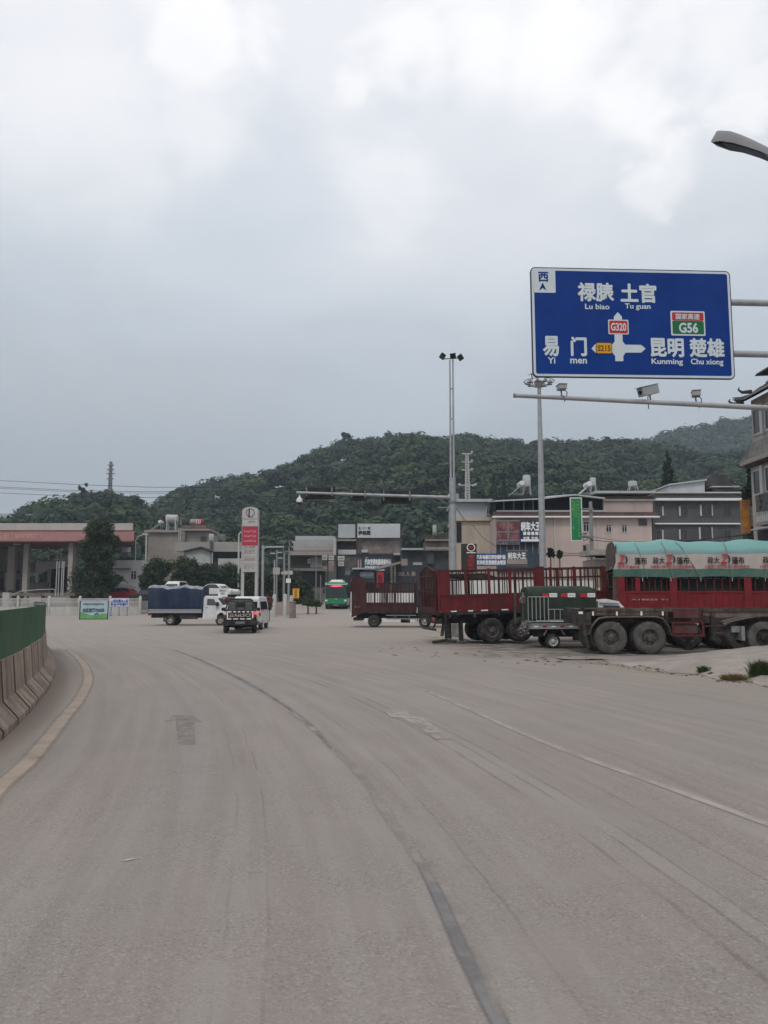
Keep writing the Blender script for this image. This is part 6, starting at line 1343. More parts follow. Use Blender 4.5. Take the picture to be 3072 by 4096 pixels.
rect_box(rd, 'front', (1507, 2288, 1535, 2350), Y - 4, 1, redp); rect_box(rd, 'door', (1513, 2300, 1527, 2350), Y - 4, .05, M('dark_red_door', (.10, .02, .02), .6), .06)
cn = bld('corrugated_container', 'dark slate container with pale lettering right of the red doorway', 'container', (1584, 2262, 1700, 2420), 84, 6, M('slate', (.045, .05, .058), .7, .12, .5))
for k in range(24): rect_box(cn, 'corrugation', (1586 + k * 4.7, 2264, 1588 + k * 4.7, 2400), 84, .04, MATS['slate'], .04)
letters(cn, '202 人 杂', W(1592, 2295, 84).x, W(1662, 2295, 84).x, W(1600, 2304, 84).z, W(1600, 2286, 84).z, 83.93, gplas, .04)
sl = MB(); P = [W(a, b_, 83) for a, b_ in ((1500, 2270), (1602, 2246), (1604, 2253), (1512, 2277))]
sl.add([tuple(p) for p in P] + [(p.x, p.y + 4, p.z) for p in P], [(0, 3, 2, 1), (4, 5, 6, 7), (0, 1, 5, 4), (1, 2, 6, 5), (2, 3, 7, 6), (3, 0, 4, 7)]); cn.add('lean_to_roof', sl, gplas)
for px in (1566, 1580): rect_box(cn, 'support_post', (px - 4, 2262, px + 4, 2400), 83, .4, M('post_olive', (.12, .115, .09), .9, .3, 2), .0)
s4 = bld('low_grey_house', 'low dark grey house with a white roof edge left of the twin-tube mast', 'building', (1604, 2203, 1805, 2420), 92, 6, M('slate_wall', (.055, .058, .058), .8, .25, .8))
rect_box(s4, 'roof_edge', (1606, 2194, 1692, 2201), 92, 1, rsheet, .8); rect_box(s4, 'roof_edge', (1700, 2191, 1800, 2200), 92, 1, gplas, .8); rect_box(s4, 'signboard', (1605, 2235, 1630, 2262), 92, .1, gplas, .12)
rect_box(s4, 'signboard', (1652, 2250, 1688, 2260), 92, .1, MATS['hoarding_grey'], .12); rect_box(s4, 'poster', (1708, 2210, 1735, 2255), 92, .1, MATS['signboard_grey'], .3); write_x = None
s5 = bld('mossy_house', 'small weathered house with overgrown roof just left of the mast', 'building', (1700, 2160, 1805, 2400), 98, 6, M('beige_wall', (.17, .155, .13), .9, .25, 1))
rect_box(s5, 'roof', (1690, 2140, 1805, 2158), 98, 6, M('mossy_tile', (.065, .055, .04), .95, .4, 1.5), .3); rect_box(s5, 'parapet', (1700, 2158.5, 1805, 2164), 98, .5, gplas, .5)
tank('antenna_frame', 'small white rooftop lattice frame with a panel, left of the mast', 1738, 2100, 2150, 16, 98, mat=wplas)
tree('leafy bush on the hill foot above the mossy house', 1715, 104, 2110, 2200, 90, lf_mid, 'round', 700, .25, 101)

# boundary wall and pruned trees seen through the slats
wl = T('boundary_wall', 'pale plastered wall seen through the slats of the red truck', 'wall', (W(2100, 2330, 47).x, 47, 0))
wl.add('wall', MB().box(W(1770, 2330, 47).x, W(2460, 2330, 47).x, 47, 47.25, -.1, W(2100, 2318, 47).z), M('wall_pale', (.60, .60, .58), .8, .05, 1))
wl.add('coping', MB().box(W(1768, 2330, 47).x, W(2462, 2330, 47).x, 46.95, 47.3, W(2100, 2317.5, 47).z, W(2100, 2312, 47).z), gplas)
wl2 = T('boundary_wall', 'lighter wall seen through the slats of the maroon truck', 'wall', (W(1560, 2330, 60).x, 60, 0))
wl2.add('wall', MB().box(W(1455, 2330, 60).x, W(1660, 2330, 60).x, 60, 60.25, -.1, W(1560, 2372, 60).z), MATS['wall_pale'])
for i, (px, py0, wp) in enumerate(((2202, 2194, 38), (2238, 2200, 24))):
    tree(('pruned street tree with a round dark head behind the red truck', 'smaller pruned street tree beside the first, behind the red truck')[i], px, 52, py0, py0 + 34, wp, lf_con, 'round', 260, .12, 110 + i, 'pruned street trees')
sh = bld('small_shed', 'low pale shed with dark doorway between the concrete pole and the covered truck', 'shed', (2380, 2236, 2452, 2400), 50, 3, gplas)
rect_box(sh, 'roof', (2352, 2200, 2456, 2222), 50, 3, M('shed_roof', (.31, .29, .26), .85, .2, 2), .6); rect_box(sh, 'dark_gap', (2380, 2224, 2452, 2234), 50, .1, shut, .1)
rk = T('cargo_rack', 'ochre wooden rack seen between the red truck and the covered truck', 'rack', (W(2420, 2380, 44).x, 44, 0))
for px in (2383, 2405, 2428, 2450): rect_box(rk, 'post', (px - 3, 2270, px + 3, 2450), 44, .1, M('ochre', (.12, .07, .025), .8, .3, 3), 0)
for py in (2272, 2306): rect_box(rk, 'rail', (2380, py - 4, 2454, py + 4), 44, .1, M('ochre', (0, 0, 0)), .11)
rect_box(rk, 'sheet', (2380, 2282, 2454, 2350), 45, .1, M('ply', (.30, .25, .19), .8, .2, 2), 0)
# ------------------------------------------------------------------ left: white fence
FY2 = 80.0
fz_ = lambda py: W(300, py, FY2).z
fp_ = [-40, 72, 197, 318, 440, 560, 640]
fpost = [W(p, 2420, FY2).x for p in (-180, -55, 72, 197, 320, 440, 560)]
fence_m = M('fence_white', (.44, .43, .40), .8, .08, 2, (.26, .23, .19), .5, 1.2, True)
fen = T('white_fence', 'low white railing with round-topped posts on a plastered plinth before the fuel station', 'fence', (fpost[2], FY2, 0))
for i, x in enumerate(fpost): fen.add('post', MB().lathe([(.16, 0), (.16, fz_(2392)), (.13, fz_(2387)), (.05, fz_(2383))], (x, FY2, 0), n=10), fence_m, sm=True)
for a_, b_ in zip(fpost, fpost[1:]):
    fen.add('plinth', MB().box(a_ + .16, b_ - .16, FY2 - .1, FY2 + .1, -.05, fz_(2427)), fence_m)
    fen.add('rail', MB().box(a_ + .16, b_ - .16, FY2 - .03, FY2 + .03, fz_(2397), fz_(2394)).box(a_ + .16, b_ - .16, FY2 - .03, FY2 + .03, fz_(2410), fz_(2407)), fence_m)
    pk_ = MB(); n = 24
    for k in range(1, n): x = a_ + .16 + (b_ - a_ - .32) * k / n; pk_.box(x - .025, x + .025, FY2 - .025, FY2 + .025, fz_(2427), fz_(2393))
    fen.add('pickets', pk_, fence_m, stuff=True)
# boards standing against the fence
sb = T('notice_board', 'green and white board on a black-edged stand with dark characters, before the fence', 'notice board', (W(375, 2440, 66).x, 66, 0))
x0, x1, z0, z1 = RC(318, 2402, 434, 2478, 66); sb.x0, sb.x1, sb.z0, sb.z1, sb.yf = x0, x1, z0, z1, 66
sb.add('panel', MB().box(x0 + .08, x1 - .08, 66, 66.04, z0 + .06, z1), M('board_paleblue', (.36, .47, .50), .5, .08, 1))
sb.add('green_strip', MB().prism([(x0 + .08, z0 + .06), (x1 - .08, z0 + .06), (x1 - .08, z0 + .50), (x0 + 1.0, z0 + .34), (x0 + .08, z0 + .62)], 65.985, 65.999), M('board_green', (.14, .34, .12), .5, .2, 1.5))
sb.add('frame', MB().box(x0, x0 + .07, 65.97, 66.08, 0, z1).box(x1 - .07, x1, 65.97, 66.08, 0, z1).box(x0 + .07, x1 - .07, 65.97, 66.08, .02, z0 + .055), blackp)
sb.add('edge', MB().box(x0 - .05, x0, 65.98, 66.06, 0, z1).box(x1, x1 + .05, 65.98, 66.06, 0, z1).box(x0, x1, 65.98, 66.06, z1, z1 + .04), wplas)
write(sb, '由此前行7000米', (.12, .40, .86, .62), M('board_ink', (.04, .10, .12), .6), .04); write(sb, '中国石化加油加气站', (.12, .14, .84, .24), MATS['board_ink'], .02)
sb.add('emblem', MB().prism([(x0 + .60 * (x1 - x0) + a_, z0 + b_) for a_, b_ in ((-.2, .40), (.0, .58), (.2, .40), (.12, .36), (0, .48), (-.12, .36))], 65.97, 65.984), MATS['board_ink'])
b = board('notice_board', 'white board with two rows of blue characters, right of the green board', (441, 2394, 514, 2426), 78, wht, .06, 0, 'notice board', M('blue_frame', (.12, .14, .36), .6))
write(b, '人民交通为人民', (.03, .10, .97, .45), bluep, .04); write(b, '安全行车慢行', (.03, .56, .97, .92), bluep, .04); b.add('bar', MB().box(b.x0, b.x1, b.yf - .02, b.yf, b.z0 + .38, b.z0 + .43), MATS['blue_frame'])
lg = MB()
for x in (b.x0 + .1, (b.x0 + b.x1) / 2, b.x1 - .1): lg.box(x - .03, x + .03, 77.98, 78.04, 0, b.z0 - .04).box(x - .1, x + .1, 77.9, 78.1, -.0, .06)
b.add('legs_frame', lg, MATS['blue_frame'], stuff=True)
b = board('notice_board', 'small white square notice on posts behind the blue canvas truck cab', (872, 2354, 910, 2387), 62, wht, .05, 0, 'notice board', gplas); write(b, '减速让行', (.12, .12, .88, .38), gplas, .04); write(b, '慢行', (.30, .48, .72, .72), gplas, .04)
b.add('post', MB().box(b.x0 + .1, b.x0 + .16, 62.06, 62.1, 0, b.z0), galv_d); b.add('post', MB().box(b.x1 - .16, b.x1 - .1, 62.06, 62.1, 0, b.z0), galv_d)

# ------------------------------------------------------------------ fuel station canopy
CY = 96
st_gz = .6
gs = T('fuel_station', 'fuel station with a long white and dusty red canopy at the left edge', 'fuel station', (W(200, 2380, CY).x, CY, st_gz))
czz = lambda py: W(200, py, CY).z
xl = W(-700, 2100, CY).x
cred = M('canopy_red', (.38, .19, .18), .6, .08, .6, (.30, .19, .16), .5, .8, True)
def skew(x0, x1, y0, y1, z0, z1): k = y1 / y0; return MB().add([(x0, y0, z0), (x1, y0, z0), (x1 * k - .3, y1, z0), (x0 * k, y1, z0), (x0, y0, z1), (x1, y0, z1), (x1 * k - .3, y1, z1), (x0 * k, y1, z1)], [(0, 3, 2, 1), (4, 5, 6, 7), (0, 1, 5, 4), (1, 2, 6, 5), (2, 3, 7, 6), (3, 0, 4, 7)])
gs.add('canopy_roof', skew(xl, W(529, 2105, CY).x, CY + .3, CY + 16, czz(2120), czz(2092)), M('canopy_white', (.43, .41, .385), .7, .05, .5, (.33, .30, .27), .5, .7, True))
gs.add('canopy_fascia', skew(xl, W(537, 2140, CY).x, CY, CY + 15, czz(2164), czz(2121)), cred); gs.add('canopy_lip', skew(xl, W(534, 2140, CY).x, CY - .06, CY + 14, czz(2169), czz(2164.5)), M('dark_lip', (.10, .045, .04), .8))
gs.add('fascia_edge', MB().box(xl, W(538, 2140, CY).x, CY - .05, CY - .001, czz(2124), czz(2121)), M('dark_lip', (0, 0, 0)))
for px in (47, 162, 300, 528): rect_box(gs, 'fascia_joint', (px - 1.2, 2125, px + 1.2, 2163), CY, .03, M('fascia_pale', (.44, .23, .20), .6), .03)
ltm = M('canopy_letter', (.50, .27, .24), .5, .05, 2)
x0, x1, z0, z1 = RC(60, 2137, 150, 2154, CY); letters(gs, 'SINOPEC', x0, x1, z0, z1, CY - .04, ltm, .045)
x0, x1, z0, z1 = RC(-14, 2131, 37, 2159, CY); letters(gs, '石化', x0, x1, z0, z1, CY - .04, ltm, .04)
gs.add('canopy_soffit_light', MB().box(W(20, 2172, CY).x, W(48, 2172, CY).x, CY + 2, CY + 2.4, czz(2174), czz(2171)), wplas)
colm = M('canopy_column', (.30, .275, .25), .8, .06, 1)
for px0, px1, yy in ((30, 58, 8), (92, 112, 3), (272, 290, 1), (290, 305, 6)):
    x0 = W(px0, 2250, CY + yy).x; x1 = W(px1, 2250, CY + yy).x; gs.add('column', MB().box(x0, x1, CY + yy, CY + yy + .7, .3, czz(2168)), colm)
gs.add('kiosk_wall', MB().box(xl, W(95, 2250, CY + 15.5).x, CY + 15.5, CY + 16, .3, czz(2168)), M('kiosk_dim', (.16, .145, .125), .9, .15, .5))
gs.add('shop_band', MB().box(xl, W(60, 2300, CY + 13).x, CY + 13, CY + 15, .3, W(0, 2284, CY + 13).z), M('shop_brown', (.10, .085, .075), .8, .4, .9))
for px0, px1, py0, py1 in ((0, 15, 2312, 2360), (62, 78, 2318, 2362), (64, 82, 2284, 2295), (18, 44, 2290, 2350)): rect_box(gs, 'doorway', (px0, py0, px1, py1), CY + 12.9, .1, shut if px0 != 18 else gplas, .05)
rect_box(gs, 'pale_surround', (145, 2246, 271, 2264), CY + 14, .4, wplas, .0); rect_box(gs, 'pale_surround', (143, 2246, 156, 2330), CY + 14, .4, wplas, .1); rect_box(gs, 'brown_wall', (110, 2248, 142, 2290), CY + 14, .4, brn, 0)
gs.add('pale_wedge', MB().prism([(W(a_, b_, CY + 13.8).x, W(a_, b_, CY + 13.8).z) for a_, b_ in ((156, 2264), (271, 2264), (271, 2267), (195, 2277), (156, 2300))], CY + 13.8, CY + 14.1), wplas)
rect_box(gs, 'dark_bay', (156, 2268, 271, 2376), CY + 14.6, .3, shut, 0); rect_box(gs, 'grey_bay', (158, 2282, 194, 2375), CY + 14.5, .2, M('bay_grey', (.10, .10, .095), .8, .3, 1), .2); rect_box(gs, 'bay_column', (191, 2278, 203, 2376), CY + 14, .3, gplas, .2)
for px in (145, 194, 244): rect_box(gs, 'upright', (px - 1.5, 2168, px + 1.5, 2240), CY + 11, .2, wplas, 0)
rect_box(gs, 'cross_pipe', (153, 2214, 240, 2218), CY + 11, .2, wplas, .02); rect_box(gs, 'low_wall', (110, 2330, 190, 2378), CY + 8, .3, M('low_wall_brown', (.12, .105, .09), .9, .3, .8), 0)
for px in (225, 234, 246, 253): rect_box(gs, 'flag_pole', (px - 1.2, 2246, px + 1.2, 2385), CY - 8, .12, wplas, 0)
gs.add('barrier_rail', MB().tube([W(36, 2385, 86), W(84, 2365, 86), W(150, 2359, 86), W(218, 2357, 86), W(220, 2385, 86)], .05, 6), galv)
gs.add('white_box', MB().box(W(10, 2380, 84).x, W(36, 2380, 84).x, 84, 84.6, 0, W(0, 2370, 84).z), wplas); rect_box(gs, 'low_kerb', (0, 2371, 300, 2384), 90, .5, M('kerb_dim', (.15, .135, .12), .9, .3, 1), 0)
for i, (px, w_) in enumerate(((22, 14), (100, 18), (176, 16))):
    p = W(px, 2370, CY + 4); fb = T('fuel_pump', ('fuel pump under the left end of the station canopy', 'fuel pump between the canopy columns', 'fuel pump at the right bay of the station')[i], 'fuel pump', (p.x, p.y, st_gz), group='fuel pumps')
    fb.add('body', MB().box(p.x - .3, p.x + .3, p.y - .2, p.y + .2, st_gz, st_gz + 1.6), M('pump_grey', (.22, .21, .20), .6)); fb.add('screen', MB().box(p.x - .2, p.x + .2, p.y - .21, p.y - .2, st_gz + 1.05, st_gz + 1.4), glass_d)
# white service building right of the round tree
wb_ = bld('white_service_building', 'small white building with one window right of the round tree', 'building', (440, 2241, 569, 2345), 102, 5, wplas)
window(wb_, (522, 2282, 548, 2320), 102, None, 1, .3, .1); rect_box(wb_, 'canopy', (455, 2273, 524, 2277), 102, 1, gry, .9); rect_box(wb_, 'billboard_frame', (478, 2185, 562, 2232), 106, .1, M('pale_netting', (.10, .14, .12), .8, .3, .8), 0)
tank('water_tank', 'grey tank behind the round tree on the station roof', 504, 2186, 2222, 36, 104)
hut = T('umbrella', 'dark grey parasol right of the round tree base', 'parasol', (W(494, 2350, 90).x, 90, .5)); c_ = W(494, 2325, 90)
hut.add('canopy', MB().lathe([(.03, .0), (.9, -.45), (1.55, -.80)], (c_.x, 90, c_.z), n=12, caps=False), M('grey_fabric', (.10, .10, .095), .9, .2, 2)); hut.add('pole', MB().tube([(c_.x, 90, .5), (c_.x, 90, c_.z)], .03), galv)
lam = T('street_lamp', 'short lamp post with bent white arm behind the white service building', 'lamp', (W(543, 2300, 105).x, 105, 1)); lam.add('pole', MB().tube([(W(543, 2300, 105).x, 105, 1), W(543, 2160, 105), W(553, 2146, 105), W(580, 2136, 105)], .07, 8), wplas); lam.add('lamp_head', MB().box(W(572, 2138, 105).x, W(592, 2138, 105).x, 104.8, 105.2, W(572, 2140, 105).z, W(572, 2133, 105).z), wplas)
# trees of the station
struct('forecourt', MB().box(W(620, 2380, 82).x, W(905, 2380, 82).x, 82, 98, -.3, 1.75), gplas)
tree('big dark round evergreen standing behind the fence left of the blue truck', 400, 84, 2075, 2392, 190, lf_dark, 'full', 16000, .13, 21, None, 'evergreen_tree')
for i, (px, py0, py1, wp, m, lab) in enumerate(((372, 2270, 2392, 170, lf_dark, 'low dark bush skirting the big round evergreen'), (470, 2300, 2385, 70, lf_dark, 'small bush between the round evergreen and the parasol'), (640, 2240, 2385, 120, lf_dark, 'leafy tree behind the rear of the blue canvas'),
    (735, 2235, 2385, 150, lf_dark, 'tallest leafy tree behind the middle of the blue canvas'), (838, 2262, 2385, 140, lf_dark, 'leafy tree behind the two white parked cars'), (925, 2265, 2400, 140, lf_dark, 'leafy tree left of the price pylon legs'),
    (1008, 2275, 2400, 120, lf_dark, 'leafy tree behind the price pylon legs'), (1085, 2290, 2405, 130, lf_dark, 'dark bush right of the price pylon'), (1165, 2290, 2400, 120, lf_dark, 'dark bush behind the yellow sign'), (1212, 2330, 2405, 90, lf_dark, 'dark low bush right of the yellow sign'),
    (600, 2290, 2385, 80, lf_dark, 'bush between the white building and the blue canvas'), (60, 2370, 2392, 60, lf_mid, 'small shrub at the left behind the fence'))):
    tree(lab, px, 92 + (i % 3) * 1.5, py0 - 4, py1, wp * 1.22, m, 'full', 7000 if wp > 70 else 1600, .14, 22 + i, 'trees and bushes round the fuel station', 'leafy_bush')

# ------------------------------------------------------------------ price pylon
PY = 78
pr = T('price_pylon', 'tall white price pylon with a red panel and rounded top on two legs', 'sign', (W(1000, 2380, PY).x, PY, 0)); pzz = lambda py: W(1000, py, PY).z; pxx = lambda px: W(px, 2200, PY).x
pr.x0, pr.x1, pr.z0, pr.z1, pr.yf = pxx(967), pxx(1030), pzz(2288), pzz(2028), PY
pyw = M('pylon_white', (.44, .43, .41), .6, .05, 1, (.33, .30, .27), .5, 1, True)
tp_ = [(pxx(968), pzz(2075)), (pxx(1029), pzz(2075)), (pxx(1029), pzz(2038)), (pxx(1022), pzz(2031)), (pxx(999), pzz(2027)), (pxx(976), pzz(2031)), (pxx(968), pzz(2038))]
pr.add('top_panel', MB().prism(tp_, PY, PY + .4), pyw)
for a_, b_, m_n in ((2077, 2105, 0), (2106, 2181, 1), (2182, 2197, 0), (2198, 2213, 0), (2214, 2227, 0), (2228, 2242, 0), (2243, 2256, 0), (2257, 2288, 0)):
    pr.add('panel', MB().box(pxx(968), pxx(1030), PY - (.02 if m_n else 0), PY + .4, pzz(b_), pzz(a_)), M('pylon_red', (.40, .035, .06), .5, .06, 1) if m_n else pyw)
pr.add('side_post', MB().box(pxx(965), pxx(967.8), PY + .05, PY + .35, 0, pzz(2040)), galv); pr.add('side_post', MB().box(pxx(1030.2), pxx(1034), PY + .05, PY + .35, 0, pzz(2040)), galv)
pr.add('leg', MB().box(pxx(968), pxx(977), PY + .05, PY + .35, 0, pzz(2288.3)), pyw); pr.add('leg', MB().box(pxx(1021), pxx(1030), PY + .05, PY + .35, 0, pzz(2288.3)), pyw)
cxx, cz2 = pxx(999), pzz(2051); ring = MB(); n = 22
for k in range(n - 3):
    a0 = k * 6.283 / n - 1.2; a1 = (k + 1) * 6.283 / n - 1.2; q = lambda r, a: (cxx + r * math.cos(a), PY - .02, cz2 + r * math.sin(a)); ring.add([q(.42, a0), q(.42, a1), q(.36, a1), q(.36, a0)], [(0, 1, 2, 3)])
pr.add('logo_ring', ring, blackp); pr.add('logo_bar', MB().box(cxx - .18, cxx - .06, PY - .03, PY - .005, cz2 - .36, cz2 + .36).box(cxx - .26, cxx + .2, PY - .03, PY - .005, cz2 - .44, cz2 - .37), blackp)
palp = M('pale_pink_print', (.50, .22, .24), .6)
for k, s_ in enumerate(('92#汽油', '95#汽油', '0#柴油')): write(pr, s_, (.12, .36 + k * .073, .88, .395 + k * .073), palp, .05)
write(pr, '易捷便利', (.40, .21, .82, .245), gplas, .03); write(pr, '洗车', (.15, .60, .35, .635), gplas, .03); write(pr, '充值', (.45, .60, .85, .63), M('print_brown', (.30, .20, .14), .7), .03)
write(pr, '加', (.18, .665, .36, .70), gplas, .04); write(pr, '水', (.44, .665, .60, .70), MATS['print_brown'], .04); write(pr, '气', (.66, .665, .82, .70), MATS['print_brown'], .04); write(pr, '加油卡办理', (.15, .785, .85, .815), gplas, .03); write(pr, 'ETC', (.18, .90, .82, .95), gplas, .02)
# lamps and frames right of the pylon
gm2 = T('height_gantry', 'grey square pipe frame right of the price pylon', 'gantry', (W(1052, 2300, 86).x, 86, 0))
gm2.add('post', MB().tube([(W(1052, 2300, 86).x, 86, 0), W(1052, 2182, 86)], .14, 10), galv); gm2.add('beam', MB().tube([W(1057, 2196, 86), W(1062, 2189, 86), W(1135, 2188, 86)], .09, 8), galv)
gm2.add('post', MB().tube([(W(1042, 2300, 86).x, 86.4, 0), W(1041, 2178, 86.4)], .05, 8), black_m)
lam = T('street_lamp', 'lamp post with curved head rising behind the left edge of the price pylon', 'lamp', (W(956, 2300, 92).x, 92, 0)); lam.add('pole', MB().tube([(W(956, 2300, 92).x, 92, 0), W(955, 2150, 92), W(957, 2135, 92), W(966, 2128, 92)], .10, 8), wplas)
for i, (px, py0, w_, lab) in enumerate(((1108, 2200, 8, 'slim concrete pole, leftmost of three near the tin roofed shop'), (1138, 2170, 10, 'thick concrete pole, middle one of three near the tin roofed shop'), (1157, 2160, 9, 'concrete pole with black insulators touching the tin roofed shop'))):
    q = pole(lab, px, py0, 2300, w_, 88)
    if i:
        for py in ((2162, 2185, 2205) if i == 2 else (2164, 2186)):
            c_ = W(px, py, 88); q.add('crossarm', MB().box(c_.x - .55, c_.x + .45, 87.8, 87.9, c_.z - .05, c_.z + .05), galv_d)
            for s in (-.5, .4): q.add('insulator', MB().lathe([(.06, 0), (.13, .07), (.05, .16), (.12, .22), (.04, .30)], (c_.x + s, 87.8, c_.z + .05), n=8), black_m)
    else:
        for py, dx in ((2213, -16), (2210, 12), (2232, 14)): c_ = W(px + dx, py, 88); q.add('lamp_arm', MB().tube([W(px, py + 3, 88), c_], .04, 6), galv); q.add('lamp_head', MB().box(c_.x - .25, c_.x + .25, 87.8, 88.1, c_.z - .07, c_.z + .05), wplas)
q = T('road_sign_post', 'thin post with small round and square signs left of the shop poles', 'road sign', (W(1098, 2300, 82).x, 82, 0)); q.add('post', MB().tube([(W(1098, 2300, 82).x, 82, 0), W(1098, 2240, 82)], .06, 8), wplas)
for py in (2284,): c_ = W(1100, py, 82); q.add('plate', MB().box(c_.x - .2, c_.x + .5, 81.9, 81.95, c_.z - .35, c_.z + .35), wplas)
q = T('round_signs', 'pair of round traffic signs over a white square plate by the concrete poles', 'road sign', (W(1154, 2300, 82).x, 82, 0)); q.add('post', MB().tube([(W(1154, 2300, 82).x, 82, 0), W(1154, 2280, 82)], .06, 8), galv)
for px in (1144, 1164): c_ = W(px, 2291, 82); q.add('round_sign', MB().lathe([(.22, 0), (.22, .04)], (c_.x, 81.9, c_.z), 'y', 14), wplas)
for px in (1130,): c_ = W(px, 2292, 82); q.add('round_sign', MB().lathe([(.15, 0), (.15, .04)], (c_.x, 81.9, c_.z), 'y', 14), wplas)
c_ = W(1154, 2323, 82); q.add('square_plate', MB().box(c_.x - .24, c_.x + .24, 81.9, 81.94, c_.z - .22, c_.z + .22), wht)
b = board('yellow_sign', 'yellow upright sign with a red border on the corner bed', (1171, 2355, 1196, 2392), 70, M('sign_yellow', (.62, .42, .05), .6, .05, 2), .1, 0, 'sign', redp)
for k, c_ in enumerate('停车吃饭'): write(b, c_, (.25, .05 + k * .235, .75, .23 + k * .235), M('sign_ink_orange', (.30, .12, .02), .6), .05)
# white bus shelter like van behind bed, bollards and flowerbed
bx_ = T('white_box_truck', 'white rounded box truck parked beyond the dark bushes', 'truck', (W(1195, 2350, 104).x, 104, G(-10, 104))); bx_.add('box', MB().box(W(1176, 2300, 104).x, W(1208, 2300, 104).x, 104, 108, G(-10, 104) + .5, W(1190, 2284, 104).z), wplas, bevel=.2); bx_.add('window', MB().box(W(1178, 2300, 104).x, W(1206, 2300, 104).x, 103.98, 104, W(1190, 2308, 104).z, W(1190, 2292, 104).z), gplas)
bed = MB(); bp_ = [(1100, 2424), (1175, 2440), (1252, 2438), (1300, 2422), (1245, 2402), (1180, 2395)]
def gpt(px, py):
    p = GP(px, py)
    for _ in range(14):
        z = G(p.x, p.y); p = GP(px, py, z) if z < 1.9 else p
    return p
bb = [gpt(a_, b_) for a_, b_ in ((1080, 2450), (1175, 2449), (1262, 2444), (1272, 2432), (1200, 2426), (1080, 2430))]
struct('kerb', MB().add([(p.x, p.y, G(p.x, p.y) + .14) for p in bb] + [(p.x, p.y, -.1) for p in bb], [tuple(range(6))] + [(i, i + 6, (i + 1) % 6 + 6, (i + 1) % 6) for i in range(6)]), M('kerb_grey', (.24, .225, .21), .9, .15, 2))
for i, (px, py0, py1, lab) in enumerate(((1232, 2392, 2428, 'low clipped hedge beside the yellow sign'), (1265, 2402, 2426, 'low end of the clipped hedge nearest the green bus'))):
    tree(lab, px, 72, py0, py1, 66, lf_mid, 'round', 900, .09, 130 + i, 'low hedge in the corner bed', 'hedge', 'hedge')
for i, (px, py0, py1) in enumerate(((1098, 2380, 2425), (1141, 2378, 2445), (1166, 2384, 2420))):
    a_ = W(px, py0, 68); single('bollard', MB().lathe([(.16, -.02), (.16, a_.z - .1), (.13, a_.z), (.05, a_.z + .05)], (a_.x, 68, 0), n=10), fence_m, ('white bollard right of the white van', 'thick pale bollard in the middle of three before the bushes', 'white bollard just left of the yellow sign')[i], 'bollard', (a_.x, 68, 0), 'bollards round the corner bed', sm=True)
lf_pink = leafmat('leaf_reddish', (.16, .055, .05), .4, 3)
for i, (px, py0, py1, wp, lab) in enumerate(((1077, 2383, 2430, 44, 'reddish flowering shrub just right of the white van'), (908, 2388, 2425, 34, 'reddish shrub between the blue truck cab and the white van'))): tree(lab, px, 62, py0, py1, wp, lf_pink, 'round', 700, .07, 140 + i, 'reddish shrubs', 'shrub', 'shrub')
q = T('tree_pit_wall', 'low broken stone planter between the bollards', 'planter', (W(1125, 2420, 70).x, 70, 0)); q.add('wall', MB().box(W(1100, 2420, 70).x, W(1166, 2420, 70).x, 70, 70.3, 0, W(1120, 2408, 70).z), gplas); q.add('soil', MB().box(W(1102, 2420, 70).x, W(1164, 2420, 70).x, 70.3, 72, 0, W(1120, 2411, 70).z), soilm)
q = T('brown_box', 'brown metal cabinet below the yellow sign', 'cabinet', (W(1172, 2430, 66).x, 66, 0)); q.add('body', MB().box(W(1158, 2430, 66).x, W(1180, 2430, 66).x, 66, 66.6, 0, W(1172, 2408, 66).z), brn); q.add('lid', MB().box(W(1156, 2430, 66).x, W(1181, 2430, 66).x, 65.95, 66.65, W(1172, 2407.5, 66).z, W(1172, 2405, 66).z), gplas)
for px, py, lab in ((1283, 2300, 'thin pale pole just left of the green bus'), (1312, 2150 + 70, 'thin dark pole above the green bus'), (1265, 2222, 'thin grey pole left of the green bus')): pole(lab, px, py, 2400, 4 if px != 1312 else 5, 92, mat=None if px != 1312 else black_m)

# ------------------------------------------------------------------ left middle houses
Y = 118
h1 = bld('concrete_house', 'weathered bare concrete house with a flat roof behind the leafy trees', 'building', (588, 2125, 735, 2400), Y, 8, M('raw_concrete', (.255, .235, .21), .9, .16, .35, (.20, .15, .12), .75, .28))
rect_box(h1, 'parapet', (580, 2121, 722, 2130), Y, 8.4, gplas, .5); rect_box(h1, 'wing', (722, 2126, 830, 2400), Y + 1, 7, M('wing_plaster', (.24, .225, .205), .9, .1, .4)); rect_box(h1, 'wing_roof', (730, 2117, 842, 2124), Y + 1, 7, gplas, .8); rect_box(h1, 'wing_canopy', (728, 2102, 828, 2115), Y + 2, 6, M('rust_brown', (.13, .095, .075), .9, .3, .8), .3)
window(h1, (804, 2145, 826, 2168), Y + 1, win_dk, 0, 0, .3); rect_box(h1, 'downpipe', (583, 2130, 588, 2300), Y, .2, wplas, .3)
for px in (718, 726): rect_box(h1, 'ladder_rail', (px, 2112, px + 2.5, 2166), Y, .1, wplas, .7)
for k in range(7): rect_box(h1, 'ladder_rung', (718, 2118 + k * 7, 728, 2119.5 + k * 7), Y, .05, wplas, .66)
solar('solar heater with its collector sloping left on the concrete house', 607, 2089, 644, 2120, Y + 1)
t_ = T('water_tank', 'wide white water tank on a four-legged frame over the concrete house', 'water tank', W(688, 2118, Y + 2)); a_ = W(665, 2078, Y + 2); c_ = W(712, 2065, Y + 2)
t_.add('tank', MB().lathe([(.5, 0), (.58, .08), (.58, c_.x - a_.x - .08), (.5, c_.x - a_.x)], (a_.x, Y + 2, (a_.z + c_.z) / 2 - .1), 'x', 14), MATS['tank_white'], sm=True)
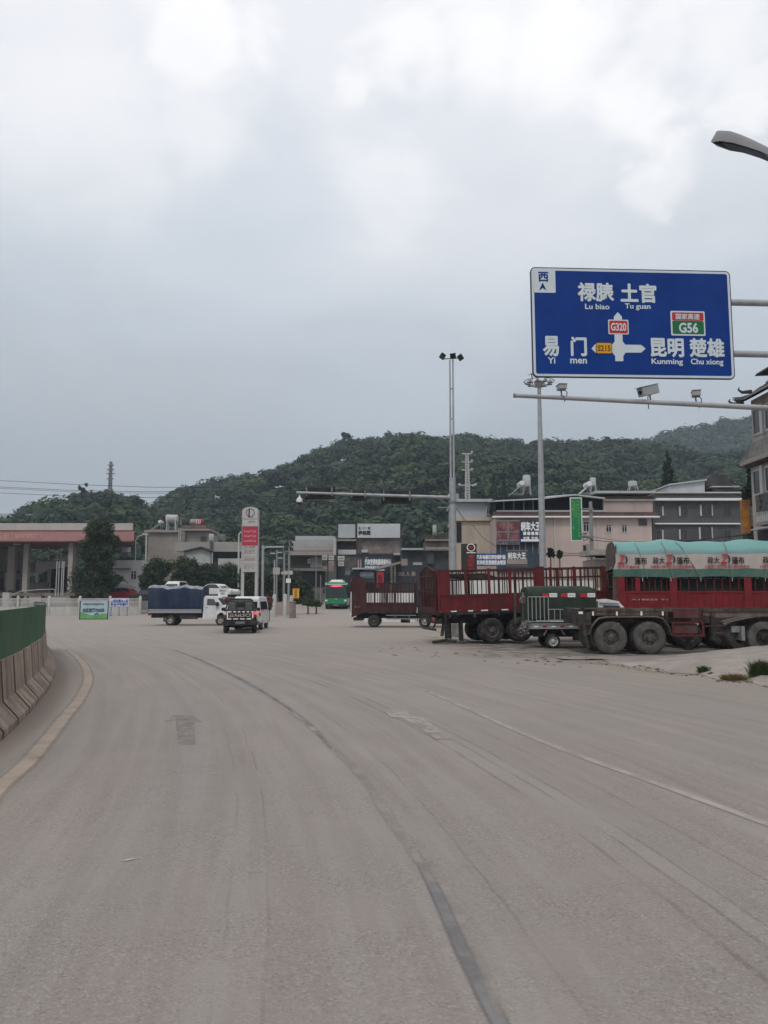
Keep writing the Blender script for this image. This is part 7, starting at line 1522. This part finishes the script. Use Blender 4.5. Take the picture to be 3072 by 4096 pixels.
for x in (a_.x + .25, c_.x - .25):
    for s in (-.5, .5): t_.add('leg', MB().tube([(x, Y + 2 + s, W(0, 2120, Y).z), (x, Y + 2 + s, a_.z + .1)], .09, 6), wplas)
t_ = T('red_drum', 'red and white striped drum beside a grey one on the wing roof', 'drum', W(797, 2100, Y + 3)); 
for px, m_n in ((775, gplas), (800, redp)): c_ = W(px, 2086, Y + 3); t_.add('drum', MB().lathe([(.42, 0), (.46, .06), (.46, .9), (.42, .96)], (c_.x - .48, Y + 3, c_.z - .1), 'x', 14), m_n); 
t_.add('stand', MB().box(W(768, 2100, Y + 3).x, W(812, 2100, Y + 3).x, Y + 2.8, Y + 3.2, W(0, 2103, Y + 3).z, W(0, 2098, Y + 3).z), galv_d); c_ = W(797, 2086, Y + 3)
for k in range(3): t_.add('stripe', MB().box(c_.x - .3 + k * .25, c_.x - .22 + k * .25, Y + 2.5, Y + 2.54, c_.z - .45, c_.z + .3), wht)
fr = T('roof_frame', 'bare pipe frame standing on the wing roof', 'frame', W(725, 2110, Y + 2)); fr.add('pipes', MB().tube([W(724, 2105, Y + 2), W(724, 2074, Y + 2), W(738, 2074, Y + 2)], .08, 6), gplas)
sh1 = T('white_shed', 'long white sheds with low pitched sheet roofs behind the leafy trees', 'shed', (W(850, 2380, 100).x, 100, 0)); S1 = 100
rect_box(sh1, 'back_roof', (700, 2168, 970, 2205), S1 + 6, 3, M('shed_roof_grey', (.30, .29, .27), .8, .1, .4), 0)
P = [(W(a_, b_, S1).x, W(a_, b_, S1).z) for a_, b_ in ((743, 2375), (743, 2206), (808, 2193), (842, 2208), (842, 2375))]; sh1.add('gable_wall', MB().prism(P, S1, S1 + 6), wplas)
P = [(W(a_, b_, S1).x, W(a_, b_, S1).z) for a_, b_ in ((738, 2208), (738, 2203), (808, 2187), (848, 2205), (848, 2210), (808, 2192))]; sh1.add('gable_roof', MB().prism(P, S1 - .5, S1 + 6.3), rdark)
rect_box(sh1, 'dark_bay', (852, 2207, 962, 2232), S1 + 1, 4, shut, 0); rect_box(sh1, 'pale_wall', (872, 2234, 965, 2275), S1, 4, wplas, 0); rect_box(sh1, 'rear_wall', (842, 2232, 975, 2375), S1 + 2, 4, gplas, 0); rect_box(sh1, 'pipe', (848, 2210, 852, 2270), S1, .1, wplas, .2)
sh1.add('front_roof', MB().prism([(W(a_, b_, S1).x, W(a_, b_, S1).z) for a_, b_ in ((842, 2206), (852, 2168), (970, 2168), (975, 2205), (962, 2207))], S1 - .2, S1 + .1), M('shed_roof_grey', (0, 0, 0)))
tank('water_tank', 'round pale tank on the shed roof between the two sheds', 846, 2136, 2180, 20, 104); rect_box(sh1, 'dark_chimney', (840, 2166, 852, 2204), S1 - .3, .6, M('soot_grey', (.10, .09, .085), .9), .1)
for i, (px, lab) in enumerate(((872, 'small pale green rooftop sign frame behind the sheds'),)): rect_box(T('roof_frame', lab, 'frame', W(885, 2160, 120)), 'frame_board', (868, 2136, 900, 2160), 120, .1, M('pale_green_grey', (.14, .17, .15), .8, .3, 1), 0)
for i, (r, lab) in enumerate((((60, 2088, 130, 2102), 'pale long roof on the far left hillside'), ((110, 2062, 128, 2078), 'small white house on the far left hillside'), ((0, 2085, 40, 2100), 'pale house roof at the left edge beyond the canopy'))): q = bld('hill_house', lab, 'house', r, 200, 6, gplas if i else wplas, gz=4); q.add('roof', MB().box(q.x0 - .3, q.x1 + .3, 199.6, 206, q.z1 + .01, q.z1 + .4), gplas)

# ------------------------------------------------------------------ towers and cables
def lattice(name, label, px, Y, py0, py1, w0, w1, n, cat, mat, arms=()):
    a = W(px, py0, Y); c = W(px, py1, Y); t = T(name, label, cat, c); h = a.z - c.z; r0 = w1 / FOC * Y / 2; r1 = w0 / FOC * Y / 2
    L = lambda s: r0 + (r1 - r0) * s
    for sx in (-1, 1):
        for sy in (-1, 1): t.add('leg', MB().tube([(a.x + sx * L(0), Y + sy * L(0), c.z - .5), (a.x + sx * L(1), Y + sy * L(1), a.z)], .045 * Y / 75, 4), mat)
    br = MB()
    for k in range(n):
        s0, s1_ = k / n, (k + 1) / n
        for sy in (-1, 1):
            br.tube([(a.x - L(s0), Y + sy * L(s0), c.z + h * s0), (a.x + L(s1_), Y + sy * L(s1_), c.z + h * s1_)], .038 * Y / 75, 3); br.tube([(a.x + L(s0), Y + sy * L(s0), c.z + h * s0), (a.x - L(s1_), Y + sy * L(s1_), c.z + h * s1_)], .038 * Y / 75, 3)
    t.add('bracing', br, mat, stuff=True)
    for py, w_ in arms: z = W(px, py, Y).z; hw = w_ / FOC * Y / 2; t.add('crossarm', MB().tube([(a.x - hw, Y, z), (a.x + hw, Y, z)], .06 * Y / 75, 5), mat)
    return t
lt = lattice('lattice_pylon', 'narrow grey lattice power pylon just right of the twin-tube mast', 1868, 86, 1812, 2180, 10, 26, 34, 'pylon', M('steel_pale', (.42, .42, .41), .6, .1, 2), ((1815, 40), (1848, 44), (1880, 46), (1941, 76)))
for py, dx in ((1811, 20), (1845, 20), (1879, 20), (1941, -30), (1941, 34), (1945, 24)): c_ = W(1868 + dx, py, 86); lt.add('insulator', MB().lathe([(.05, -.05), (.16, .03), (.16, .1), (.05, .2)], tuple(c_), n=8), wplas)
lattice('radio_tower', 'thin lattice radio tower with antenna rings on the left knoll', 444, 232, 1846, 1990, 7, 12, 14, 'tower', M('steel_hazy', (.22, .23, .24), .7), ((1860, 24), (1878, 30), (1895, 34), (1915, 28)))
pole('short grey post with a box on the slope of the hill', 1738, 2100, 2150, 5, 100)
def cable(label, pts, Y0, Y1, r, sag=.0):
    P = []
    for i, (px, py) in enumerate(pts): P.append(W(px, py, Y0 + (Y1 - Y0) * i / (len(pts) - 1)))
    single('power_cable', MB().tube(P, r, 4), black_m, label, 'cable', tuple(P[0]), 'power cables')
cable('highest power cable crossing the sky at the left', ((-200, 1912), (0, 1922), (300, 1938), (600, 1949), (900, 1950), (1200, 1936), (1860, 1850)), 120, 90, .035)
cable('second power cable from the top at the left', ((-200, 1937), (0, 1948), (300, 1962), (600, 1967), (900, 1965), (1200, 1952), (1855, 1880)), 122, 90, .035)
cable('third power cable from the top, close under the second', ((-200, 1942), (0, 1953), (300, 1968), (600, 1973), (900, 1972), (1200, 1962), (1860, 1885)), 126, 90, .03)
cable('lowest power cable over the left knoll', ((-200, 1960), (0, 1972), (300, 1985), (600, 1990), (900, 1990), (1250, 1982), (1840, 1941)), 124, 90, .035)
cable('faint cable sagging over the pink building and the grey building', ((2362, 2145), (2480, 2165), (2620, 2168), (2800, 2160), (2985, 2138)), 59, 47, .02)
cable('lower dark cable bundle over the grey building windows', ((2362, 2160), (2500, 2172), (2750, 2166), (2880, 2150), (2990, 2142)), 59, 47, .03)
cable('thin cable along the pink wall left of the concrete pole', ((2200, 2205), (2280, 2214), (2362, 2212)), 59, 59, .025)
cable('thin slanting cable from the pylon to the pink building corner', ((1890, 2100), (1930, 2150), (1990, 2190)), 74, 70, .02)

# ------------------------------------------------------------------ weeds at the broken edge
def grass(name, label, px, py, wpx, hpx, n, mat, seed, group=None):
    c = GP(px, py); Y = c.y; r = np.random.RandomState(seed); rx = wpx / FOC * Y / 2; h = hpx / FOC * Y * 1.35
    B = np.stack([c.x + rx * .55 * r.normal(size=n) * .8, Y + rx * .5 * r.normal(size=n) * .8, np.full(n, .01)], 1); d = r.normal(size=(n, 2)) * rx * .35 + (B[:, :2] - np.array([c.x, Y])) * .6
    hh = h * (.35 + .65 * r.rand(n)); Mx = B + np.stack([d[:, 0] * .4, d[:, 1] * .4, hh * .6], 1); Tp = B + np.stack([d[:, 0], d[:, 1], hh * (1 - .2 * r.rand(n))], 1)
    w_ = np.stack([r.normal(size=n), r.normal(size=n), np.zeros(n)], 1); w_ /= np.linalg.norm(w_, axis=1)[:, None]; w_ *= .006 + .004 * r.rand(n)[:, None]
    V = np.stack([B - w_, B + w_, Mx + w_ * .8, Mx - w_ * .8], 1).reshape(-1, 3); V2 = np.stack([Mx - w_ * .8, Mx + w_ * .8, Tp + w_ * .15, Tp - w_ * .15], 1).reshape(-1, 3)
    o = link(name, quads(name, np.concatenate([V, V2]) - np.array([c.x, Y, 0]), mat)); o.location = (c.x, Y, 0.02); o['label'] = label; o['category'] = 'grass tuft'
    if group: o['group'] = group
grass('grass_tuft', 'big green grass tuft at the right edge of the broken concrete', 3046, 2722, 62, 62, 1500, lf_grass, 1, 'weeds along the concrete edge'); grass('grass_tuft', 'small green tuft, leftmost one on the concrete edge', 2812, 2696, 34, 24, 400, lf_grass, 2, 'weeds along the concrete edge')
grass('dry_weed', 'brown dry weeds left of the big green tuft', 2948, 2724, 64, 20, 500, lf_dry, 3, 'weeds along the concrete edge'); grass('dry_weed', 'dry brown weed clump between the two green tufts', 2905, 2722, 40, 16, 300, lf_dry, 4, 'weeds along the concrete edge'); grass('dry_weed', 'thin dry weed right of the small green tuft', 2845, 2704, 20, 10, 120, lf_dry, 5, 'weeds along the concrete edge')
